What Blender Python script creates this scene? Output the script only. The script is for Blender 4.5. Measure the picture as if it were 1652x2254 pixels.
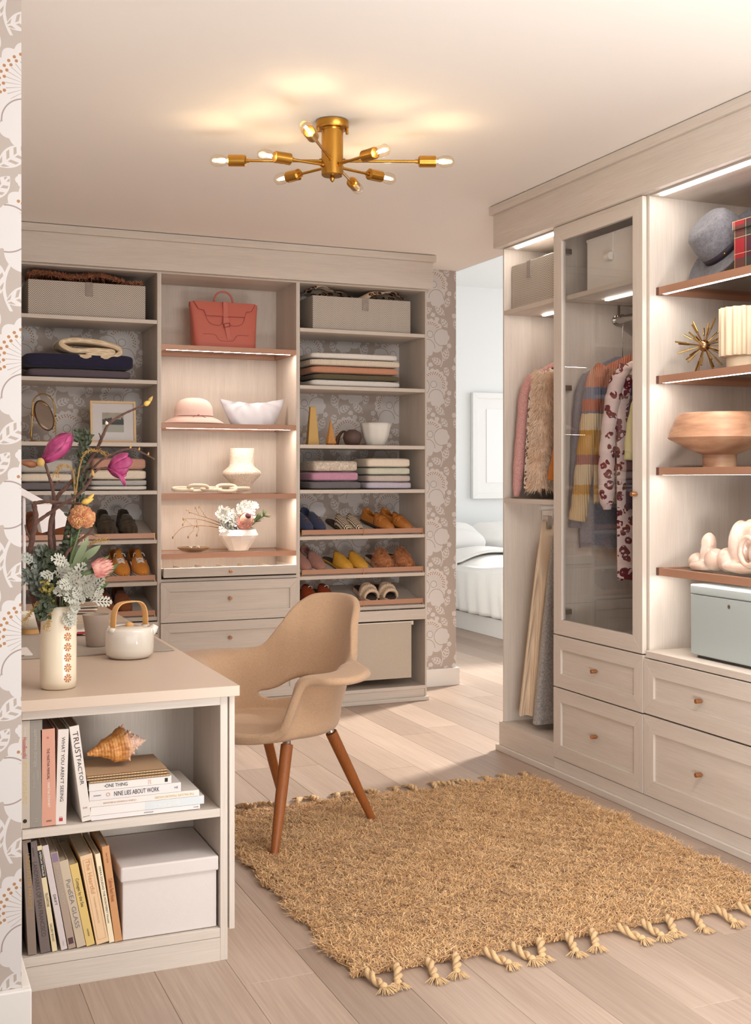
import bpy, math, random
from mathutils import Matrix, Vector, noise as mnoise
random.seed(7)
R = math.radians
PI = math.pi
scene = bpy.context.scene
for _o in list(bpy.data.objects):
    bpy.data.objects.remove(_o)

# ------------------------------------------------------------------ camera
FPX, YAW, PCX, PCY, EYE = 2560.0, R(22.93), 826.0, 1049.0, 1.28
cam_data = bpy.data.cameras.new('camera')
cam = bpy.data.objects.new('camera', cam_data)
scene.collection.objects.link(cam)
cam.location = (0, 0, EYE)
cam.rotation_euler = (R(90), 0, -YAW)
cam_data.sensor_fit = 'VERTICAL'
cam_data.sensor_height = 36.0
cam_data.lens = FPX / 2254.0 * 36.0
cam_data.shift_y = -(1127.0 - PCY) / 2254.0
cam_data.clip_start = 0.05
scene.camera = cam

# ------------------------------------------------------------------ light and exposure
world = bpy.data.worlds.new('daylight')
scene.world = world
world.use_nodes = True
world.node_tree.nodes['Background'].inputs['Color'].default_value = (0.97, 0.985, 1.0, 1)
world.node_tree.nodes['Background'].inputs['Strength'].default_value = 0.42
vs = scene.view_settings
vs.view_transform = 'Standard'
vs.look = 'None'
vs.exposure = 0.60
vs.gamma = 1.0
vs.use_curve_mapping = False


def add_light(name, kind, loc, target, energy, color, size=None, size_y=None, angle=None):
    ld = bpy.data.lights.new(name, kind)
    ld.energy = energy
    ld.color = color
    if kind == 'AREA':
        ld.shape = 'RECTANGLE'
        ld.size = size
        ld.size_y = size_y or size
    if kind == 'POINT' and size:
        ld.shadow_soft_size = size
    if angle is not None:
        ld.angle = angle
    o = bpy.data.objects.new(name, ld)
    o.location = loc
    d = Vector(target) - Vector(loc)
    o.rotation_euler = d.to_track_quat('-Z', 'Y').to_euler()
    scene.collection.objects.link(o)
    return o


# low morning sun through the bedroom window side, raking across the floor
add_light('morning_sun', 'SUN', (7.4, 8.2, 2.6), (7.4 - 0.9, 8.2 - 0.44, 2.6 - 0.42), 7.0, (1.0, 0.95, 0.88), angle=R(9))
# daylight of the bedroom window wall
add_light('bedroom_window_light', 'AREA', (7.6, 8.0, 1.7), (4.5, 8.2, 1.2), 38, (0.95, 0.98, 1.0), 3.2, 2.4)
# upward fill added behind the camera to brighten the ceiling
add_light('front_up_fill', 'AREA', (0.2, -0.6, 0.9), (0.7, 0.5, 2.6), 18, (0.985, 0.985, 0.975), 2.6, 2.2)

# unseen fill added right of the lens to lift the back shelving
add_light('side_fill', 'AREA', (2.3, -1.4, 1.5), (1.6, 5.4, 1.7), 11, (0.985, 0.985, 0.975), 1.8, 2.0)
# extra fill added low, below the frame, for the rear ceiling
add_light('floor_up_fill', 'AREA', (1.5, 1.45, 0.35), (1.5 + 0.35, 1.45 + 0.72, 0.35 + 0.75), 19, (0.99, 0.98, 0.96), 0.8, 0.5)
# soft overhead fill added above the frame, favouring the right wardrobes
add_light('front_overhead_fill', 'AREA', (1.9, 1.7, 2.50), (2.0, 4.2, 0.5), 38, (0.99, 0.98, 0.96), 1.7, 0.9)

# ------------------------------------------------------------------ node helpers
class Ex:
    """a value inside a node tree, with arithmetic"""
    def __init__(self, nt, s):
        self.nt, self.s = nt, s
    def op(self, kind, *others, clamp=False):
        n = self.nt.nodes.new('ShaderNodeMath')
        n.operation = kind
        n.use_clamp = clamp
        for i, a in enumerate((self,) + others):
            a = a.s if isinstance(a, Ex) else a
            if isinstance(a, (int, float)):
                n.inputs[i].default_value = a
            else:
                self.nt.links.new(a, n.inputs[i])
        return Ex(self.nt, n.outputs[0])
    def __add__(self, o): return self.op('ADD', o)
    def __radd__(self, o): return self.op('ADD', o)
    def __sub__(self, o): return self.op('SUBTRACT', o)
    def __rsub__(self, o): return Ex(self.nt, o).op('SUBTRACT', self)
    def __mul__(self, o): return self.op('MULTIPLY', o)
    def __rmul__(self, o): return self.op('MULTIPLY', o)
    def __truediv__(self, o): return self.op('DIVIDE', o)
    def abs(self): return self.op('ABSOLUTE')
    def sin(self): return self.op('SINE')
    def floor(self): return self.op('FLOOR')
    def fract(self): return self.op('FRACT')
    def sqrt(self): return self.op('SQRT')
    def lt(self, o): return self.op('LESS_THAN', o)
    def gt(self, o): return self.op('GREATER_THAN', o)
    def mn(self, o): return self.op('MINIMUM', o)
    def mx(self, o): return self.op('MAXIMUM', o)
    def mod(self, o): return self.op('FLOORED_MODULO', o)
    def atan2(self, o): return self.op('ARCTAN2', o)


def new_mat(name):
    m = bpy.data.materials.new(name)
    m.use_nodes = True
    nt = m.node_tree
    return m, nt, nt.nodes['Principled BSDF']


def coords(nt, kind='Object'):
    tc = nt.nodes.new('ShaderNodeTexCoord')
    sp = nt.nodes.new('ShaderNodeSeparateXYZ')
    nt.links.new(tc.outputs[kind], sp.inputs[0])
    return Ex(nt, sp.outputs[0]), Ex(nt, sp.outputs[1]), Ex(nt, sp.outputs[2]), tc.outputs[kind]


def rgb(nt, c):
    n = nt.nodes.new('ShaderNodeRGB')
    n.outputs[0].default_value = (c[0], c[1], c[2], 1)
    return n.outputs[0]


def mix(nt, fac, a, b):
    n = nt.nodes.new('ShaderNodeMix')
    n.data_type = 'RGBA'
    for v, i in ((fac, 0), (a, 6), (b, 7)):
        v = v.s if isinstance(v, Ex) else v
        if isinstance(v, (int, float)):
            n.inputs[i].default_value = v
        elif isinstance(v, tuple):
            n.inputs[i].default_value = (v[0], v[1], v[2], 1)
        else:
            nt.links.new(v, n.inputs[i])
    return n.outputs[2]


def noise_tex(nt, vec, scale, detail=3, rough=0.5, stretch=None):
    if stretch:
        mp = nt.nodes.new('ShaderNodeMapping')
        mp.inputs['Scale'].default_value = stretch
        nt.links.new(vec, mp.inputs['Vector'])
        vec = mp.outputs[0]
    n = nt.nodes.new('ShaderNodeTexNoise')
    n.inputs['Scale'].default_value = scale
    n.inputs['Detail'].default_value = detail
    n.inputs['Roughness'].default_value = rough
    nt.links.new(vec, n.inputs['Vector'])
    return Ex(nt, n.outputs[0])


def bump(nt, bsdf, h, strength, dist=0.002):
    b = nt.nodes.new('ShaderNodeBump')
    b.inputs['Strength'].default_value = strength
    b.inputs['Distance'].default_value = dist
    nt.links.new(h.s, b.inputs['Height'])
    nt.links.new(b.outputs[0], bsdf.inputs['Normal'])


def srgb(r, g, b):
    f = lambda v: (v / 255 / 12.92) if v / 255 <= 0.04045 else ((v / 255 + 0.055) / 1.055) ** 2.4
    return (f(r), f(g), f(b))


MATS = {}


def plain(name, col, rough=0.5, metal=0.0, spec=0.5, coat=0.0, bumps=None):
    if name in MATS:
        return MATS[name]
    m, nt, b = new_mat(name)
    b.inputs['Base Color'].default_value = (*col, 1)
    b.inputs['Roughness'].default_value = rough
    b.inputs['Metallic'].default_value = metal
    b.inputs['Specular IOR Level'].default_value = spec
    b.inputs['Coat Weight'].default_value = coat
    if bumps:
        _, _, _, v = coords(nt)
        bump(nt, b, noise_tex(nt, v, bumps[0], 3), bumps[1])
    MATS[name] = m
    return m


def fabric(name, col, scale=350, strength=0.35, col2=None, spread=0.25, sheen=0.15, var=60):
    if name in MATS:
        return MATS[name]
    m, nt, b = new_mat(name)
    _, _, _, v = coords(nt)
    n1 = noise_tex(nt, v, scale, 2)
    n2 = noise_tex(nt, v, var, 3)
    d = col2 or tuple(c * (1 - spread) for c in col)
    c = mix(nt, (n1 * 0.6 + n2 * 0.5).op('MULTIPLY_ADD', 2.2, -0.75, clamp=True), d, col)
    nt.links.new(c, b.inputs['Base Color'])
    b.inputs['Roughness'].default_value = 0.95
    b.inputs['Specular IOR Level'].default_value = 0.15
    b.inputs['Sheen Weight'].default_value = sheen
    bump(nt, b, n1, strength)
    MATS[name] = m
    return m


def wood(name, axis, light, dark, scale=1.0, rough=0.55, vary=0.0, contrast=1.0):
    if name in MATS:
        return MATS[name]
    m, nt, b = new_mat(name)
    x, y, z, v = coords(nt)
    if vary:
        oi = nt.nodes.new('ShaderNodeObjectInfo')
        va = nt.nodes.new('ShaderNodeVectorMath')
        va.operation = 'MULTIPLY_ADD'
        va.inputs[1].default_value = (1, 1, 1)
        cb = nt.nodes.new('ShaderNodeCombineXYZ')
        rnd = Ex(nt, oi.outputs['Random'])
        for i in range(3):
            nt.links.new((rnd * (17.0 + 9 * i)).s, cb.inputs[i])
        nt.links.new(v, va.inputs[0])
        nt.links.new(cb.outputs[0], va.inputs[2])
        v = va.outputs[0]
    st = [70.0 * scale] * 3
    st['XYZ'.index(axis)] = 2.2 * scale
    fine = noise_tex(nt, v, 3.2, 4, 0.6, tuple(st))
    st2 = [9.0 * scale] * 3
    st2['XYZ'.index(axis)] = 0.7 * scale
    broad = noise_tex(nt, v, 1.6, 3, 0.55, tuple(st2))
    fac = (fine * (0.9 * contrast) + broad * (0.8 * contrast) - (0.85 * contrast - 0.5)).op('MULTIPLY_ADD', 1.0, 0.0, clamp=True)
    c = mix(nt, fac, dark, light)
    if vary:
        c = mix(nt, rnd * vary, c, tuple(q * 0.62 for q in dark))
    nt.links.new(c, b.inputs['Base Color'])
    b.inputs['Roughness'].default_value = rough
    b.inputs['Specular IOR Level'].default_value = 0.35
    bump(nt, b, fine, 0.08)
    MATS[name] = m
    return m


def emitter(name, col, strength):
    if name in MATS:
        return MATS[name]
    m = bpy.data.materials.new(name)
    m.use_nodes = True
    nt = m.node_tree
    nt.nodes.clear()
    e = nt.nodes.new('ShaderNodeEmission')
    e.inputs[0].default_value = (*col, 1)
    e.inputs[1].default_value = strength
    o = nt.nodes.new('ShaderNodeOutputMaterial')
    nt.links.new(e.outputs[0], o.inputs[0])
    MATS[name] = m
    return m


def clear_glass(name, tint=(1, 1, 1), ior=1.5, rough=0.0, gain=1.0):
    if name in MATS:
        return MATS[name]
    m = bpy.data.materials.new(name)
    m.use_nodes = True
    nt = m.node_tree
    nt.nodes.clear()
    t = nt.nodes.new('ShaderNodeBsdfTransparent')
    t.inputs[0].default_value = (*tint, 1)
    g = nt.nodes.new('ShaderNodeBsdfGlossy')
    g.inputs['Roughness'].default_value = rough
    fr = nt.nodes.new('ShaderNodeFresnel')
    # the slab's inner side must reflect like its outer side, or rays get trapped in it
    ge = nt.nodes.new('ShaderNodeNewGeometry')
    bf = Ex(nt, ge.outputs['Backfacing'])
    nt.links.new((bf * (1.0 / ior - ior) + ior).s, fr.inputs[0])
    mx = nt.nodes.new('ShaderNodeMixShader')
    nt.links.new((Ex(nt, fr.outputs[0]) * gain).op('MINIMUM', 1.0).s, mx.inputs[0])
    nt.links.new(t.outputs[0], mx.inputs[1])
    nt.links.new(g.outputs[0], mx.inputs[2])
    o = nt.nodes.new('ShaderNodeOutputMaterial')
    nt.links.new(mx.outputs[0], o.inputs[0])
    MATS[name] = m
    return m


def wallpaper():
    """printed floral paper: fan-shaped blossoms, dotted arcs, veined leaves, buds and stems"""
    m, nt, b = new_mat('floral_wallpaper')
    x, y, z, _ = coords(nt)
    W, Hh = 0.27, 0.305
    u = x + y * 1.0 + 0.105
    iu = (u / W).floor()
    v = z + iu.mod(2.0) * 0.17 + 0.015
    jv = (v / Hh).floor()
    flip = 1.0 - jv.mod(2.0) * 2.0
    a0 = (u / W).fract() * W - W / 2
    X = a0 * flip
    Y = (v / Hh).fract() * Hh - Hh / 2
    def disc(cx, cy, r, lob=0, amp=0.0):
        dx, dy = X - cx, Y - cy
        d = (dx * dx + dy * dy).sqrt()
        if lob:
            d = d - (dy.atan2(dx) * (lob / 2.0)).sin().abs() * amp
        return d, d.lt(r)
    def rot(cx, cy, ang):
        dx, dy = X - cx, Y - cy
        c, s = math.cos(ang), math.sin(ang)
        return dx * c + dy * s, dy * c - dx * s
    # blossom
    fx, fy = rot(0.012, 0.045, R(-28))
    rr = (fx * fx + fy * fy).sqrt()
    an = fx.atan2(fy)
    scal = rr - (an * 8.0).sin().abs() * 0.010
    petal = scal.lt(0.088) * fy.gt(-0.035)
    _, lobe1 = disc(-0.068, 0.030, 0.045, 7, 0.008)
    _, lobe2 = disc(0.035, -0.040, 0.046, 7, 0.008)
    _, throat = disc(-0.030, -0.020, 0.045)
    motif = petal.mx(lobe1).mx(lobe2).mx(throat)
    # stem, leaves, buds
    stem = ((X + 0.030) - (Y * 16.0).sin() * 0.045).abs().lt(0.0035) * Y.lt(-0.03)
    veins = None
    for cx, cy, an_, L, wd in ((-0.095, -0.075, 1.9, 0.042, 0.023), (-0.035, -0.118, 0.4, 0.040, 0.021), (0.055, -0.115, 2.5, 0.042, 0.022), (0.105, -0.060, 1.2, 0.036, 0.019), (0.100, 0.128, 1.9, 0.034, 0.018), (-0.085, 0.118, 0.9, 0.036, 0.019)):
        lx, ly = rot(cx, cy, an_)
        t = lx / L
        leaf = ly.abs().lt((1.0 - t * t) * wd) * t.abs().lt(1.0)
        mid = ly.abs().lt((1.0 - t * t) * wd * 0.78) * ((lx * 1.0 - ly.abs() * 0.7) * 330.0).sin().gt(0.25) * ly.abs().gt(0.0022)
        motif = motif.mx(leaf)
        veins = mid if veins is None else veins.mx(mid)
    for cx, cy in ((0.118, -0.005), (-0.118, -0.020), (0.008, -0.142), (-0.035, 0.140)):
        _, bud = disc(cx, cy, 0.0135, 5, 0.003)
        motif = motif.mx(bud)
    motif = motif.mx(stem)
    fan = rr.gt(0.020) * rr.lt(0.060) * ((an * 15.0).sin().abs().lt(0.16)) * fy.gt(-0.006)
    d1, _ = disc(-0.068, 0.030, 0.05)
    d2, _ = disc(0.030, -0.035, 0.05)
    arc = (d1 - 0.052).abs().lt(0.0016) * X.gt(-0.075)
    arc = arc.mx((d2 - 0.050).abs().lt(0.0016) * Y.gt(-0.04)).mx((rr - 0.020).abs().lt(0.0015))
    lines = fan.mx(arc) * motif
    dots = None
    for rad, n in ((0.0640, 26.0), (0.0735, 30.0)):
        da = (an * (n / (2 * PI))).fract() - 0.5
        ax = da * (2 * PI / n * rad)
        ay = rr - rad
        dd = (ax * ax + ay * ay).lt(0.0036 ** 2) * fy.gt(0.005)
        dots = dd if dots is None else dots.mx(dd)
    ground = srgb(182, 168, 158)
    pale = srgb(214, 207, 203)
    c = mix(nt, motif, ground, pale)
    c = mix(nt, lines * 0.85, c, srgb(150, 130, 122))
    c = mix(nt, veins * 0.75, c, srgb(168, 148, 132))
    c = mix(nt, dots, c, srgb(176, 128, 88))
    nt.links.new(c, b.inputs['Base Color'])
    b.inputs['Roughness'].default_value = 0.6
    b.inputs['Specular IOR Level'].default_value = 0.3
    MATS['floral_wallpaper'] = m
    return m


# ------------------------------------------------------------------ mesh helpers
class MB:
    """collects faces; build() links them as one mesh object"""
    def __init__(self, M=None):
        self.v, self.f, self.M = [], [], M
    def add(self, vs_, fs_):
        n = len(self.v)
        if self.M is not None:
            vs_ = [tuple(self.M @ Vector(p)) for p in vs_]
        self.v.extend(vs_)
        self.f.extend([tuple(i + n for i in q) for q in fs_])
        return self
    def box(self, x0, x1, y0, y1, z0, z1):
        return self.add([(x0, y0, z0), (x1, y0, z0), (x1, y1, z0), (x0, y1, z0), (x0, y0, z1), (x1, y0, z1), (x1, y1, z1), (x0, y1, z1)],
                        [(0, 3, 2, 1), (4, 5, 6, 7), (0, 1, 5, 4), (1, 2, 6, 5), (2, 3, 7, 6), (3, 0, 4, 7)])
    def grid(self, fn, nu, nv, wrap_u=False, wrap_v=False, flip=False):
        vs_ = [fn(i / (nu if wrap_u else nu - 1), j / (nv if wrap_v else nv - 1)) for i in range(nu) for j in range(nv)]
        fs_ = []
        for i in range(nu if wrap_u else nu - 1):
            for j in range(nv if wrap_v else nv - 1):
                a, b_ = i * nv + j, ((i + 1) % nu) * nv + j
                c, d = ((i + 1) % nu) * nv + (j + 1) % nv, i * nv + (j + 1) % nv
                fs_.append((a, d, c, b_) if flip else (a, b_, c, d))
        return self.add(vs_, fs_)
    def tube(self, pts, rad, n=8, caps=True, closed=False):
        pts = [Vector(p) for p in pts]
        k = len(pts)
        rad = rad if isinstance(rad, (list, tuple)) else [rad] * k
        up = None
        vs_ = []
        for i, p in enumerate(pts):
            if closed:
                t = (pts[(i + 1) % k] - pts[i - 1]).normalized()
            else:
                t = (pts[min(i + 1, k - 1)] - pts[max(i - 1, 0)]).normalized()
            if up is None:
                up = t.orthogonal().normalized()
            up = (up - t * up.dot(t))
            up = up.normalized() if up.length > 1e-6 else t.orthogonal().normalized()
            s = t.cross(up)
            r = rad[i]
            for q in range(n):
                a = 2 * PI * q / n
                vs_.append(tuple(p + (up * math.cos(a) + s * math.sin(a)) * r))
        fs_ = []
        for i in range(k if closed else k - 1):
            j = (i + 1) % k
            for q in range(n):
                r_ = (q + 1) % n
                fs_.append((i * n + q, i * n + r_, j * n + r_, j * n + q))
        if caps and not closed:
            fs_.append(tuple(range(n - 1, -1, -1)))
            fs_.append(tuple((k - 1) * n + q for q in range(n)))
        return self.add(vs_, fs_)
    def lathe(self, prof, n=32, c=(0, 0, 0), fn=None, cap0=True, cap1=True):
        vs_ = []
        for r, z in prof:
            for q in range(n):
                a = 2 * PI * q / n
                rr = r * (fn(a, z) if fn else 1.0)
                vs_.append((c[0] + rr * math.cos(a), c[1] + rr * math.sin(a), c[2] + z))
        fs_ = []
        for i in range(len(prof) - 1):
            for q in range(n):
                r_ = (q + 1) % n
                fs_.append((i * n + q, i * n + r_, (i + 1) * n + r_, (i + 1) * n + q))
        if cap0 and prof[0][0] > 1e-5:
            fs_.append(tuple(range(n - 1, -1, -1)))
        if cap1 and prof[-1][0] > 1e-5:
            fs_.append(tuple((len(prof) - 1) * n + q for q in range(n)))
        return self.add(vs_, fs_)
    def cyl(self, p0, p1, r, n=16, r1=None):
        return self.tube([p0, p1], [r, r if r1 is None else r1], n)
    def ell(self, c, rad, nu=16, nv=10, fn=None):
        def g(a, b_):
            th, ph = 2 * PI * a, PI * (b_ - 0.5) * 0.9999
            k = fn(th, ph) if fn else 1.0
            return (c[0] + rad[0] * math.cos(th) * math.cos(ph) * k, c[1] + rad[1] * math.sin(th) * math.cos(ph) * k, c[2] + rad[2] * math.sin(ph) * k)
        return self.grid(g, nu, nv, wrap_u=True)
    def prism(self, poly, z0, z1):
        n = len(poly)
        return self.add([(x, y, z0) for x, y in poly] + [(x, y, z1) for x, y in poly],
                        [tuple(range(n - 1, -1, -1)), tuple(range(n, 2 * n))] + [(i, (i + 1) % n, n + (i + 1) % n, n + i) for i in range(n)])
    def mesh(self, name):
        me = bpy.data.meshes.new(name)
        me.from_pydata([tuple(p) for p in self.v], [], self.f)
        me.validate()
        me.update()
        return me
    def build(self, name, mat=None, parent=None, world=False, smooth=False, bevel=0.0, seg=2, sub=0, solid=0.0, auto=None, **tags):
        me = self.mesh(name)
        if world and parent is not None:
            me.transform(ROOTM[parent.name].inverted())
        return obj(name, me, mat, parent, smooth, bevel, seg, sub, solid, auto, **tags)


ROOTM = {}


def obj(name, me, mat=None, parent=None, smooth=False, bevel=0.0, seg=2, sub=0, solid=0.0, auto=None, **tags):
    o = bpy.data.objects.new(name, me)
    scene.collection.objects.link(o)
    if mat is not None:
        me.materials.append(MATS[mat] if isinstance(mat, str) else mat)
    if parent is not None:
        o.parent = parent
        ROOTM[o.name] = ROOTM[parent.name]
    else:
        ROOTM[o.name] = Matrix.Identity(4)
    if smooth or auto is not None:
        me.shade_smooth()
        if auto is not None:
            me.set_sharp_from_angle(angle=R(auto))
    if solid:
        md = o.modifiers.new('thickness', 'SOLIDIFY')
        md.thickness = solid
        md.offset = 0
    if bevel:
        md = o.modifiers.new('edge', 'BEVEL')
        md.width = bevel
        md.segments = seg
        md.limit_method = 'ANGLE'
        md.angle_limit = R(40)
    if sub:
        md = o.modifiers.new('sub', 'SUBSURF')
        md.levels = sub
        md.render_levels = sub
    for k, val in tags.items():
        o[k] = val
    return o


def thing(name, label, category, loc=(0, 0, 0), rot=(0, 0, 0), group=None, kind=None):
    e = bpy.data.objects.new(name, None)
    e.empty_display_size = 0.05
    scene.collection.objects.link(e)
    e.location = loc
    e.rotation_euler = rot
    e['label'] = label
    e['category'] = category
    if group:
        e['group'] = group
    if kind:
        e['kind'] = kind
    from mathutils import Euler
    ROOTM[e.name] = Matrix.Translation(loc) @ Euler(rot).to_matrix().to_4x4()
    return e


def tag(o, label, category, group=None):
    o['label'] = label
    o['category'] = category
    if group:
        o['group'] = group
    return o


def B(x0, x1, y0, y1, z0, z1):
    return MB().box(x0, x1, y0, y1, z0, z1)


def copy_tree(root, parent=None):
    c = root.copy()
    scene.collection.objects.link(c)
    if parent is not None:
        c.parent = parent
    for ch in list(root.children):
        copy_tree(ch, c)
    return c


def at(px, py, X=None, Y=None, Z=None):
    """where the line of sight of a photo point meets a plane of the room"""
    r, up = (px - PCX) / FPX, (PCY - py) / FPX
    d = Vector((math.sin(YAW) + r * math.cos(YAW), math.cos(YAW) - r * math.sin(YAW), up))
    t = X / d.x if X is not None else Y / d.y if Y is not None else (Z - EYE) / d.z
    return Vector((0, 0, EYE)) + d * t


def smooth_path(pts, k=6):
    """Catmull-Rom through the points"""
    pts = [Vector(p) for p in pts]
    out = []
    for i in range(len(pts) - 1):
        p0, p1, p2, p3 = pts[max(i - 1, 0)], pts[i], pts[i + 1], pts[min(i + 2, len(pts) - 1)]
        for s in range(k):
            t = s / k
            out.append(0.5 * ((2 * p1) + (p2 - p0) * t + (2 * p0 - 5 * p1 + 4 * p2 - p3) * t * t + (3 * p1 - p0 - 3 * p2 + p3) * t ** 3))
    out.append(pts[-1])
    return out


def interp(x, table):
    if x <= table[0][0]:
        return table[0][1]
    for (a, va), (b, vb) in zip(table, table[1:]):
        if x <= b:
            t = (x - a) / (b - a)
            t = t * t * (3 - 2 * t)
            return va + (vb - va) * t
    return table[-1][1]


def spline(x, table):
    """smooth curve through a table of (x, value)"""
    n = len(table)
    if x <= table[0][0]:
        return table[0][1]
    if x >= table[-1][0]:
        return table[-1][1]
    sl = [(table[i + 1][1] - table[i][1]) / (table[i + 1][0] - table[i][0]) for i in range(n - 1)]
    tg = [0.0] + [(0.0 if sl[i - 1] * sl[i] <= 0 else 2 * sl[i - 1] * sl[i] / (sl[i - 1] + sl[i])) for i in range(1, n - 1)] + [0.0]
    for i in range(n - 1):
        x0, v0 = table[i]
        x1, v1 = table[i + 1]
        if x <= x1:
            h = x1 - x0
            t = (x - x0) / h
            return (2 * t ** 3 - 3 * t * t + 1) * v0 + (t ** 3 - 2 * t * t + t) * h * tg[i] + (3 * t * t - 2 * t ** 3) * v1 + (t ** 3 - t * t) * h * tg[i + 1]


# ------------------------------------------------------------------ shared materials
OAK_L, OAK_D = srgb(222, 211, 200), srgb(191, 178, 165)
for _ax in 'XYZ':
    wood('washed_oak_' + _ax, _ax, OAK_L, OAK_D, 1.0, 0.5)
OX, OY, OZ = (MATS['washed_oak_' + a] for a in 'XYZ')
wood('oak_plank', 'Y', srgb(198, 178, 162), srgb(156, 133, 117), 0.55, 0.42, vary=0.55, contrast=1.15)
wallpaper()
plain('ceiling_paint', srgb(244, 238, 232), 0.9, spec=0.2)
plain('white_paint', srgb(236, 230, 224), 0.6)
plain('bedroom_paint', srgb(236, 238, 238), 0.85)
plain('copper_metal', srgb(178, 132, 106), 0.42, 0.15)
plain('copper_dark', srgb(112, 74, 62), 0.5, 0.3)
plain('knob_bronze', srgb(186, 132, 92), 0.3, 0.85)
plain('steel', srgb(190, 184, 178), 0.25, 1.0)
plain('brass', srgb(190, 146, 72), 0.24, 1.0)
plain('gap_dark', srgb(60, 50, 46), 0.9)
emitter('led_warm', (1.0, 0.86, 0.74), 58.0)
emitter('led_neutral', (1.0, 0.94, 0.88), 20.0)
clear_glass('shelf_glass', (0.86, 0.83, 0.80), 1.45)
clear_glass('door_glass', (0.95, 0.945, 0.94), 1.5, gain=1.1)
clear_glass('bulb_glass', (0.97, 0.93, 0.85), 1.45)

# ------------------------------------------------------------------ structure
CEIL = 2.545
def struct(name, mb, mat, bevel=0.0):
    return mb.build(name, mat, bevel=bevel, kind='structure')

floor = struct('floor', MB().box(-1.6, 7.9, -1.0, 10.3, -0.06, -0.012), plain('subfloor', srgb(132, 108, 92), 0.9))
PW = 0.19
def plank(x, y0, y1):
    w, e, g = PW / 2, 0.0009, 0.0003
    L = (y1 - y0)
    a, b_ = w - g, L / 2 - g
    vs_ = [(sx * a, sy * b_, -0.012) for sx, sy in ((-1, -1), (1, -1), (1, 1), (-1, 1))]
    vs_ += [(sx * a, sy * b_, -e) for sx, sy in ((-1, -1), (1, -1), (1, 1), (-1, 1))]
    vs_ += [(sx * (a - e), sy * (b_ - e), 0.0) for sx, sy in ((-1, -1), (1, -1), (1, 1), (-1, 1))]
    fs_ = [(8, 9, 10, 11)]
    for o_ in (0, 4):
        for i in range(4):
            j = (i + 1) % 4
            fs_.append((o_ + i, o_ + j, o_ + 4 + j, o_ + 4 + i))
    o = MB().add(vs_, fs_).build('plank', 'oak_plank', floor)
    o.location = (x, (y0 + y1) / 2, 0)
rnd = random.Random(3)
for k in range(45):
    x = -1.35 + PW * k
    if x > 6.3:
        break
    if x < 3.25:
        y, ymax = 0.8 if x < 0.4 else 1.6, (2.7 if x < 0.2 else 6.45)
    else:
        y, ymax = 4.85, 10.3
    if x > 2.65 and x < 3.25:
        y = 4.7
    if 2.65 < x < 3.25:
        plank(x, 1.6, 2.95)
    y -= rnd.uniform(0.0, 1.2)
    y0 = y
    while y < ymax:
        y1 = y + rnd.choice((1.5, 1.8, 2.1))
        y1 = min(y1, ymax)
        plank(x, y, y1)
        y = y1

ceiling = struct('ceiling', MB().box(-1.6, 3.245, -0.2, 6.52, CEIL, CEIL + 0.12), 'ceiling_paint')
struct('wall_back', MB().box(0.13, 3.245, 6.40, 6.52, 0, CEIL), 'floral_wallpaper')
struct('wall_left', MB().box(-1.6, 0.282, 2.68, 2.84, 0, CEIL).box(0.13, 0.282, 2.84, 6.40, 0, CEIL), 'floral_wallpaper')
struct('wall_right', MB().box(3.30, 3.42, 1.2, 4.785, 0, CEIL).box(3.245, 3.42, 1.2, 4.785, CEIL, 3.3), 'white_paint')
struct('baseboard_back', MB().box(2.885, 3.262, 6.384, 6.40, 0, 0.106).box(3.245, 3.262, 6.40, 6.52, 0, 0.106), 'white_paint', 0.002)
struct('baseboard_left', MB().box(-1.6, 0.302, 2.660, 2.68, 0, 0.148).box(0.282, 0.302, 2.68, 2.96, 0, 0.148), 'white_paint', 0.003)
BCEIL = 3.17
struct('wall_bedroom', MB().box(2.0, 8.0, 10.3, 10.42, 0, BCEIL).box(3.125, 3.245, 6.52, 10.3, 0, BCEIL), 'bedroom_paint')
struct('ceiling_bedroom', MB().box(2.0, 8.0, 4.785, 10.42, BCEIL + 0.0, BCEIL + 0.1), 'bedroom_paint')
struct('trim_1', MB().box(3.245, 3.26, 4.785, 10.3, CEIL, BCEIL), 'bedroom_paint')

# ------------------------------------------------------------------ cabinet fronts
def mapped(plane, off):
    """(along, outward, up) -> room"""
    if plane == 'Y':
        return lambda u, d, z: (u, off - d, z)
    return lambda u, d, z: (off - d, u, z)


def slab(mp, u0, u1, d0, d1, z0, z1):
    a, b_ = mp(u0, d0, z0), mp(u1, d1, z1)
    return MB().box(min(a[0], b_[0]), max(a[0], b_[0]), min(a[1], b_[1]), max(a[1], b_[1]), min(a[2], b_[2]), max(a[2], b_[2]))


def mitred(mp, quad, d0, d1):
    m = MB()
    lo = [mp(u, d0, z) for u, z in quad]
    hi = [mp(u, d1, z) for u, z in quad]
    return m.add(lo + hi, [(3, 2, 1, 0), (4, 5, 6, 7)] + [(i, (i + 1) % 4, 4 + (i + 1) % 4, 4 + i) for i in range(4)])


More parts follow.
